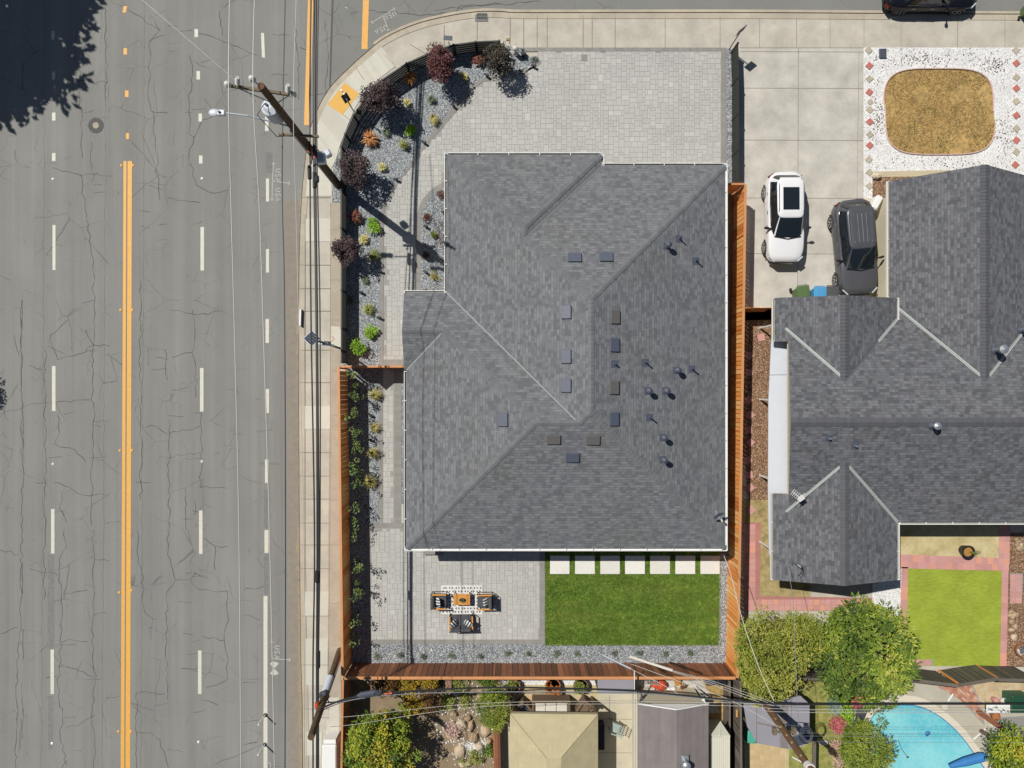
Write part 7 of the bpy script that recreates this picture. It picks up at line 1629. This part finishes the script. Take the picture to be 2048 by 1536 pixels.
# garage
t = thing('garage', P(1345, 1500, Z1), 'garage with faded mauve grey gable roof at the bottom edge', 'garage')
ze, zr_ = 2.5, 3.0; x0 = P(1276, 1415, ze).x; x1 = P(1417, 1415, ze).x; y0 = P(1276, 1408, ze).y; y1 = y0 - 8; xm = P(1353, 1415, zr_).x
b = MB(); b.face([(x0, y1, ze), (xm, y1, zr_), (xm, y0 - .05, zr_), (x0, y0, ze)][::-1]); b.face([(xm, y1, zr_), (x1, y1, ze), (x1, y0, ze), (xm, y0 - .05, zr_)][::-1]); b.face([(x0, y0, ze), (x1, y0, ze), (xm, y0 - .05, zr_)], m=1); b.build('roof', [M['garage'], M['white']], t)
b = MB(); b.prism([(x0 + .1, y1), (x1 - .12, y1), (x1 - .12, y0 - .2), (x0 + .1, y0 - .2)], Z1, ze - .03); b.build('wall', M['stucco2'], t)
b = MB(); b.beam((x0, y0 + .03, ze), (xm, y0 - .02, zr_), .05, .12); b.beam((xm, y0 - .02, zr_), (x1, y0 + .03, ze), .05, .12); b.build('barge_board', M['white'], t)
b = MB(); b.beam((x0 - .1, y0 + .6, ze - .1), (x0 - .1, y1, ze - .1), .12, .04); b.beam((x0 - .17, y0 + 1.6, ze - .06), (x0 - .17, y1, ze - .06), .03, .1, m=1); b.build('side_gutter', [M['stucco2'], M['white']], t)
p = P(1371, 1524, 3.1); q = MB(); q.box((p.x, p.y + .05, 2.98), (.36, .4, .04)); q.tube([(p.x, p.y, 2.9), (p.x, p.y, 3.25)], .11, 14); q.lathe((p.x, p.y - .1, 3.22), [(.2, 0), (.2, .12), (.08, .18)], 16); q.build('roof_vent', M['galv'], t)
q = MB(); a_, c_ = P(1296, 1399, 1.0), P(1399, 1399, 1.0)
for k in range(3): q.beam((a_.x, a_.y - .11 * k, .9), (c_.x, c_.y - .11 * k, .9), .1, .05, r=rq.random())
q.box((a_.x + .2, a_.y - .12, .5), (.08, .3, .75)); q.box((c_.x - .2, c_.y - .12, .5), (.08, .3, .75)); tag(q.build('workbench', M['woodg']), 'long weathered workbench against the garage gable', 'workbench')
for px, l_ in ((1284, 'left white triangular prop at the garage corner'), (1408, 'right white triangular prop at the garage corner')):
    q = MB(); p = P(px, 1400, 1.8); q.prism([(p.x - .12, p.y - .25), (p.x + .14, p.y - .25), (p.x, p.y + .2)], 1.6, 1.64); q.beam((p.x, p.y, Z1), (p.x, p.y, 1.6), .05, .05, up=(0, 1, 0)); tag(q.build('corner_prop', M['white']), l_, 'prop')
# cream shed
t = thing('plastic_shed', P(1440, 1500, Z1), 'narrow cream plastic shed with pointed top beside the garage', 'shed')
zs = 1.9; a_ = P(1421, 1473, zs); c_ = P(1460, 1472, zs); tp = P(1441, 1444, 2.3); 
b = MB(); L2 = 5.0; tp2 = Vector((tp.x, a_.y, 2.3)); bk = Vector((0, -L2, 0)); xm_ = (a_.x + c_.x) / 2
gx = .12
b.face([a_, c_, tp][::1], .2); b.prism([(a_.x, a_.y - L2), (c_.x, c_.y - L2), (c_.x, c_.y), (a_.x, a_.y)], Z1, zs - .02)
nP = 9
for k in range(nP):
    xa, xb = a_.x + (c_.x - a_.x) * k / nP, a_.x + (c_.x - a_.x) * (k + 1) / nP - .012; b.box(((xa + xb) / 2, a_.y - L2 / 2, zs + .01), (xb - xa, L2, .03), r=rq.random())
b.beam(a_, tp, .04, .05); b.beam(c_, tp, .04, .05); b.beam(a_, c_, .05, .05); b.beam(((a_.x + c_.x) / 2, a_.y, zs), tp, .04, .04); b.build('roof_panel', M['shedw'], t)
# clutter behind the back fence
CL = [(1322, 1370, .5, .34, .35, 'red', 'red orange tarp bundle below the cream cable sleeve', 'tarp_bundle'), (1356, 1362, .34, .28, .5, 'paint_y', 'yellow plastic toy slide below the red brown fence', 'toy_slide'), (1302, 1362, .7, .22, .5, 'galv', 'pale metal ladder rack below the red brown fence', 'ladder_rack'), (1300, 1380, .5, .2, .4, 'ivory', 'white plastic crate in the clutter behind the fence', 'crate'),
      (1367, 1378, .2, .7, .8, 'terra', 'brown red leaning board in the clutter behind the fence', 'leaning_board'), (1366, 1391, .35, .14, .5, 'paint_y', 'yellow bracket in front of the workbench', 'bracket'), (1310, 1387, .32, .2, .4, 'porcel', 'small white basin on the concrete above the garage', 'basin'), (1421, 1361, .5, .4, .5, 'dark', 'grey tub near the weathered fence top', 'tub'), (1444, 1364, .5, .3, .9, 'black', 'black bin near the weathered fence top', 'bin'), (1342, 1380, .45, .3, .3, 'carw', 'white box beside the red orange tarp', 'box')]
for x, y, sx_, sy_, h_, m_, l_, nm in CL:
    p = P(x, y, h_); q = MB()
    if nm == 'tarp_bundle':
        q.ball((p.x, p.y, Z1 + .25), (.32, .28, .25), 10); q.ball((p.x - .25, p.y - .05, Z1 + .15), (.3, .22, .16), 8)
    elif nm == 'ladder_rack':
        for s_ in (-1, 1): q.beam((p.x - .35, p.y + s_ * .1, Z1 + .4), (p.x + .4, p.y + s_ * .13, Z1 + .5), .04, .05)
        for k in range(7): q.beam((p.x - .3 + .1 * k, p.y - .12, Z1 + .42 + .01 * k), (p.x - .3 + .1 * k, p.y + .12, Z1 + .42 + .01 * k), .025, .025)
        for s_ in (-1, 1): q.beam((p.x + s_ * .33, p.y, Z1), (p.x + s_ * .33, p.y, Z1 + .45), .04, .04, up=(0, 1, 0))
    elif nm in ('leaning_board', 'toy_slide'):
        q.beam((p.x - .1, p.y + .25, Z1 + h_), (p.x + .12, p.y - .35, Z1 + .02), sx_, .05); q.beam((p.x - .1, p.y + .2, Z1), (p.x - .1, p.y + .24, Z1 + h_), .05, .05, up=(0, 1, 0))
    else: q.box((p.x, p.y, Z1 + h_ / 2), (sx_, sy_, h_), .15, bev=.03); q.box((p.x, p.y, Z1 + h_ + .015), (sx_ * .8, sy_ * .8, .03), .15, bev=.01)
    tag(q.build(nm, M[m_]), l_, nm.replace('_', ' '))
# white utility cabinet by the lower left sidewalk
q = MB(); p = P(660, 1505, 1.0); q.box((p.x - .0, p.y - .3, .66), (.72, 1.5, 1.06), bev=.05); q.box((p.x, p.y + .58, .60), (.60, .2, .9)); tag(q.build('utility_cabinet', M['white']), 'white street cabinet on the verge at the lower left', 'utility cabinet')
# pool equipment and terrace clutter
t = thing('umbrella_pole', P(1955, 1440, Z1), 'blue furled pool umbrella lying across the pool corner at the lower right', 'umbrella')
q = MB(); q.tube([P(1900, 1533, .9), P(1930, 1524, .9), P(1965, 1514, .9), P(1972, 1510, .9)], [.10, .2, .22, .1], 10); q.build('canopy', mat('blue umbrella cloth', C(60, 132, 200), .8, .05), t); q = MB(); q.tube([P(1970, 1511, .9), P(1996, 1502, .9)], .035, 6); q.build('pole', M['white'], t)
for (a_, c_, l_) in (((1896, 1403), (1906, 1388), 'upper white pole lying on the pool deck'), ((1947, 1479), (1974, 1455), 'lower white pole lying on the pool deck')):
    q = MB(); q.tube([P(*a_, Z1 + .05), P(*c_, Z1 + .05)], .035, 6); tag(q.build('pool_pole', M['white']), l_, 'pole')
q = MB(); p = P(1855, 1467, Z1 + .05); q.tube([p + Vector((.12 * cos(k * .6), .11 * sin(k * .6), .03)) for k in range(9)], .03, 6); q.ball(p + Vector((.02, -.02, .03)), (.09, .07, .04), 8); tag(q.build('pool_float', mat('blue float', C(44, 108, 170), .5)), 'small dark blue ring float in the pool', 'float')
q = MB(); p = P(1815, 1514, Z1 + .02); q.tube([p, p + Vector((-.3, .4, .02)), p + Vector((-.5, .9, .02))], .015, 5); q.ball(p, (.09, .06, .04), 6); tag(q.build('pool_cleaner', M['dark']), 'dark pool cleaner with thin hose in the water', 'pool cleaner')
q = MB(); q.lathe(P(1889, 1414, Z1), [(.16, 0), (.16, .03)], 14); tag(q.build('skimmer_lid', M['coping']), 'round pale skimmer lid on the pool deck', 'lid')
for x, y, r_, h_, m_, l_ in [(1984, 1396, .16, .35, 'pinkp', 'mauve round pot left on the terrace table row'), (2000, 1398, .18, .3, 'ivory', 'pale round pot in the terrace pot row'), (2014, 1396, .18, .3, 'stonep', 'buff wicker basket in the terrace pot row'), (2028, 1388, .2, .5, 'ivory', 'white chair like stool at the terrace edge'), (1984, 1427, .22, .35, 'terra', 'clay bowl with pinkish rim beside the wooden deck'), (1962, 1426, .14, .3, 'white', 'white bucket at the left of the clay bowl'), (1986, 1452, .2, .4, 'white', 'white round planter below the wooden deck')]:
    q = MB(); q.lathe(P(x, y, Z1), [(r_ * .7, 0), (r_, h_), (r_ * .85, h_), (r_ * .8, h_ - .1), (.02, h_ - .1)], 16); tag(q.build('terrace_pot', M[m_]), l_, 'pot')
t = thing('terrace_table', P(1996, 1418, Z1), 'white table with dishes and tools on the terrace above the wooden deck', 'table'); q = MB(); p = P(1996, 1417, .75); q.box(tuple(p), (1.2, .42, .04)); q.build('tabletop', M['white'], t)
for s1 in (-1, 1):
    for s2 in (-1, 1): q = MB(); q.beam((p.x + s1 * .54, p.y + s2 * .16, Z1), (p.x + s1 * .54, p.y + s2 * .16, .73), .04, .04, up=(0, 1, 0)); q.build('leg', M['white'], t)
for k in range(9): 
    q = MB(); x, y = p.x - .5 + .12 * k, p.y + rq.uniform(-.13, .13); q.lathe((x, y, .771), [(.03, 0), (.05, .1), (.04, .1)], 8); tag(q.build('table_jar', M[['galv', 'dark', 'ivory', 'seam', 'porcel'][k % 5]]), ['first', 'second', 'third', 'fourth', 'fifth', 'sixth', 'seventh', 'eighth', 'ninth'][k] + ' small jar from the left on the white terrace table', 'jar', 'jars on the terrace table')
q = MB(); a_, c_ = P(1965, 1428, .6), P(2010, 1462, .6); q.beam((a_.x, a_.y, .4), (c_.x, c_.y, .4), .25, .5); tag(q.build('terrace_wall', M['woodr']), 'diagonal brown low wall at the wooden deck edge', 'low wall')
t = thing('green_cabinet', P(2036, 1408, Z1), 'dark green storage box at the right picture edge', 'storage box'); q = MB(); p = P(2038, 1409, .9); q.box((p.x + .15, p.y, .5), (1.0, .8, .78), bev=.04); q.build('body', mat('dark green plastic', C(44, 96, 72), .5), t); q = MB(); q.box((p.x + .15, p.y, .92), (1.06, .86, .06), bev=.02); q.build('lid', mat('deep green lid', C(36, 82, 60), .5), t)

# fallen leaves in the gravel beds
q = MB(); rl = random.Random(5)
for k in range(420):
    x, y = rl.choice([(rl.uniform(700, 1060), rl.uniform(110, 400)), (rl.uniform(690, 757), rl.uniform(400, 1290)), (rl.uniform(845, 890), rl.uniform(390, 580)), (rl.uniform(740, 1430), rl.uniform(1292, 1325))])
    if x < 1000 and y < 400 and not inpoly(x, y, gb): continue
    p = P(x, y, Z1 + .03); a_ = rl.uniform(0, 6.3); L_ = rl.uniform(.02, .045); dx, dy = cos(a_) * L_, sin(a_) * L_
    q.face([p + Vector((-dx, -dy, 0)), p + Vector((dy * .5, -dx * .5, .004)), p + Vector((dx, dy, 0)), p + Vector((-dy * .5, dx * .5, .004))], rl.random())
tag(q.build('fallen_leaves', M['f_brown']), 'small brown fallen leaves scattered over the grey gravel beds', 'leaves', kind='stuff')
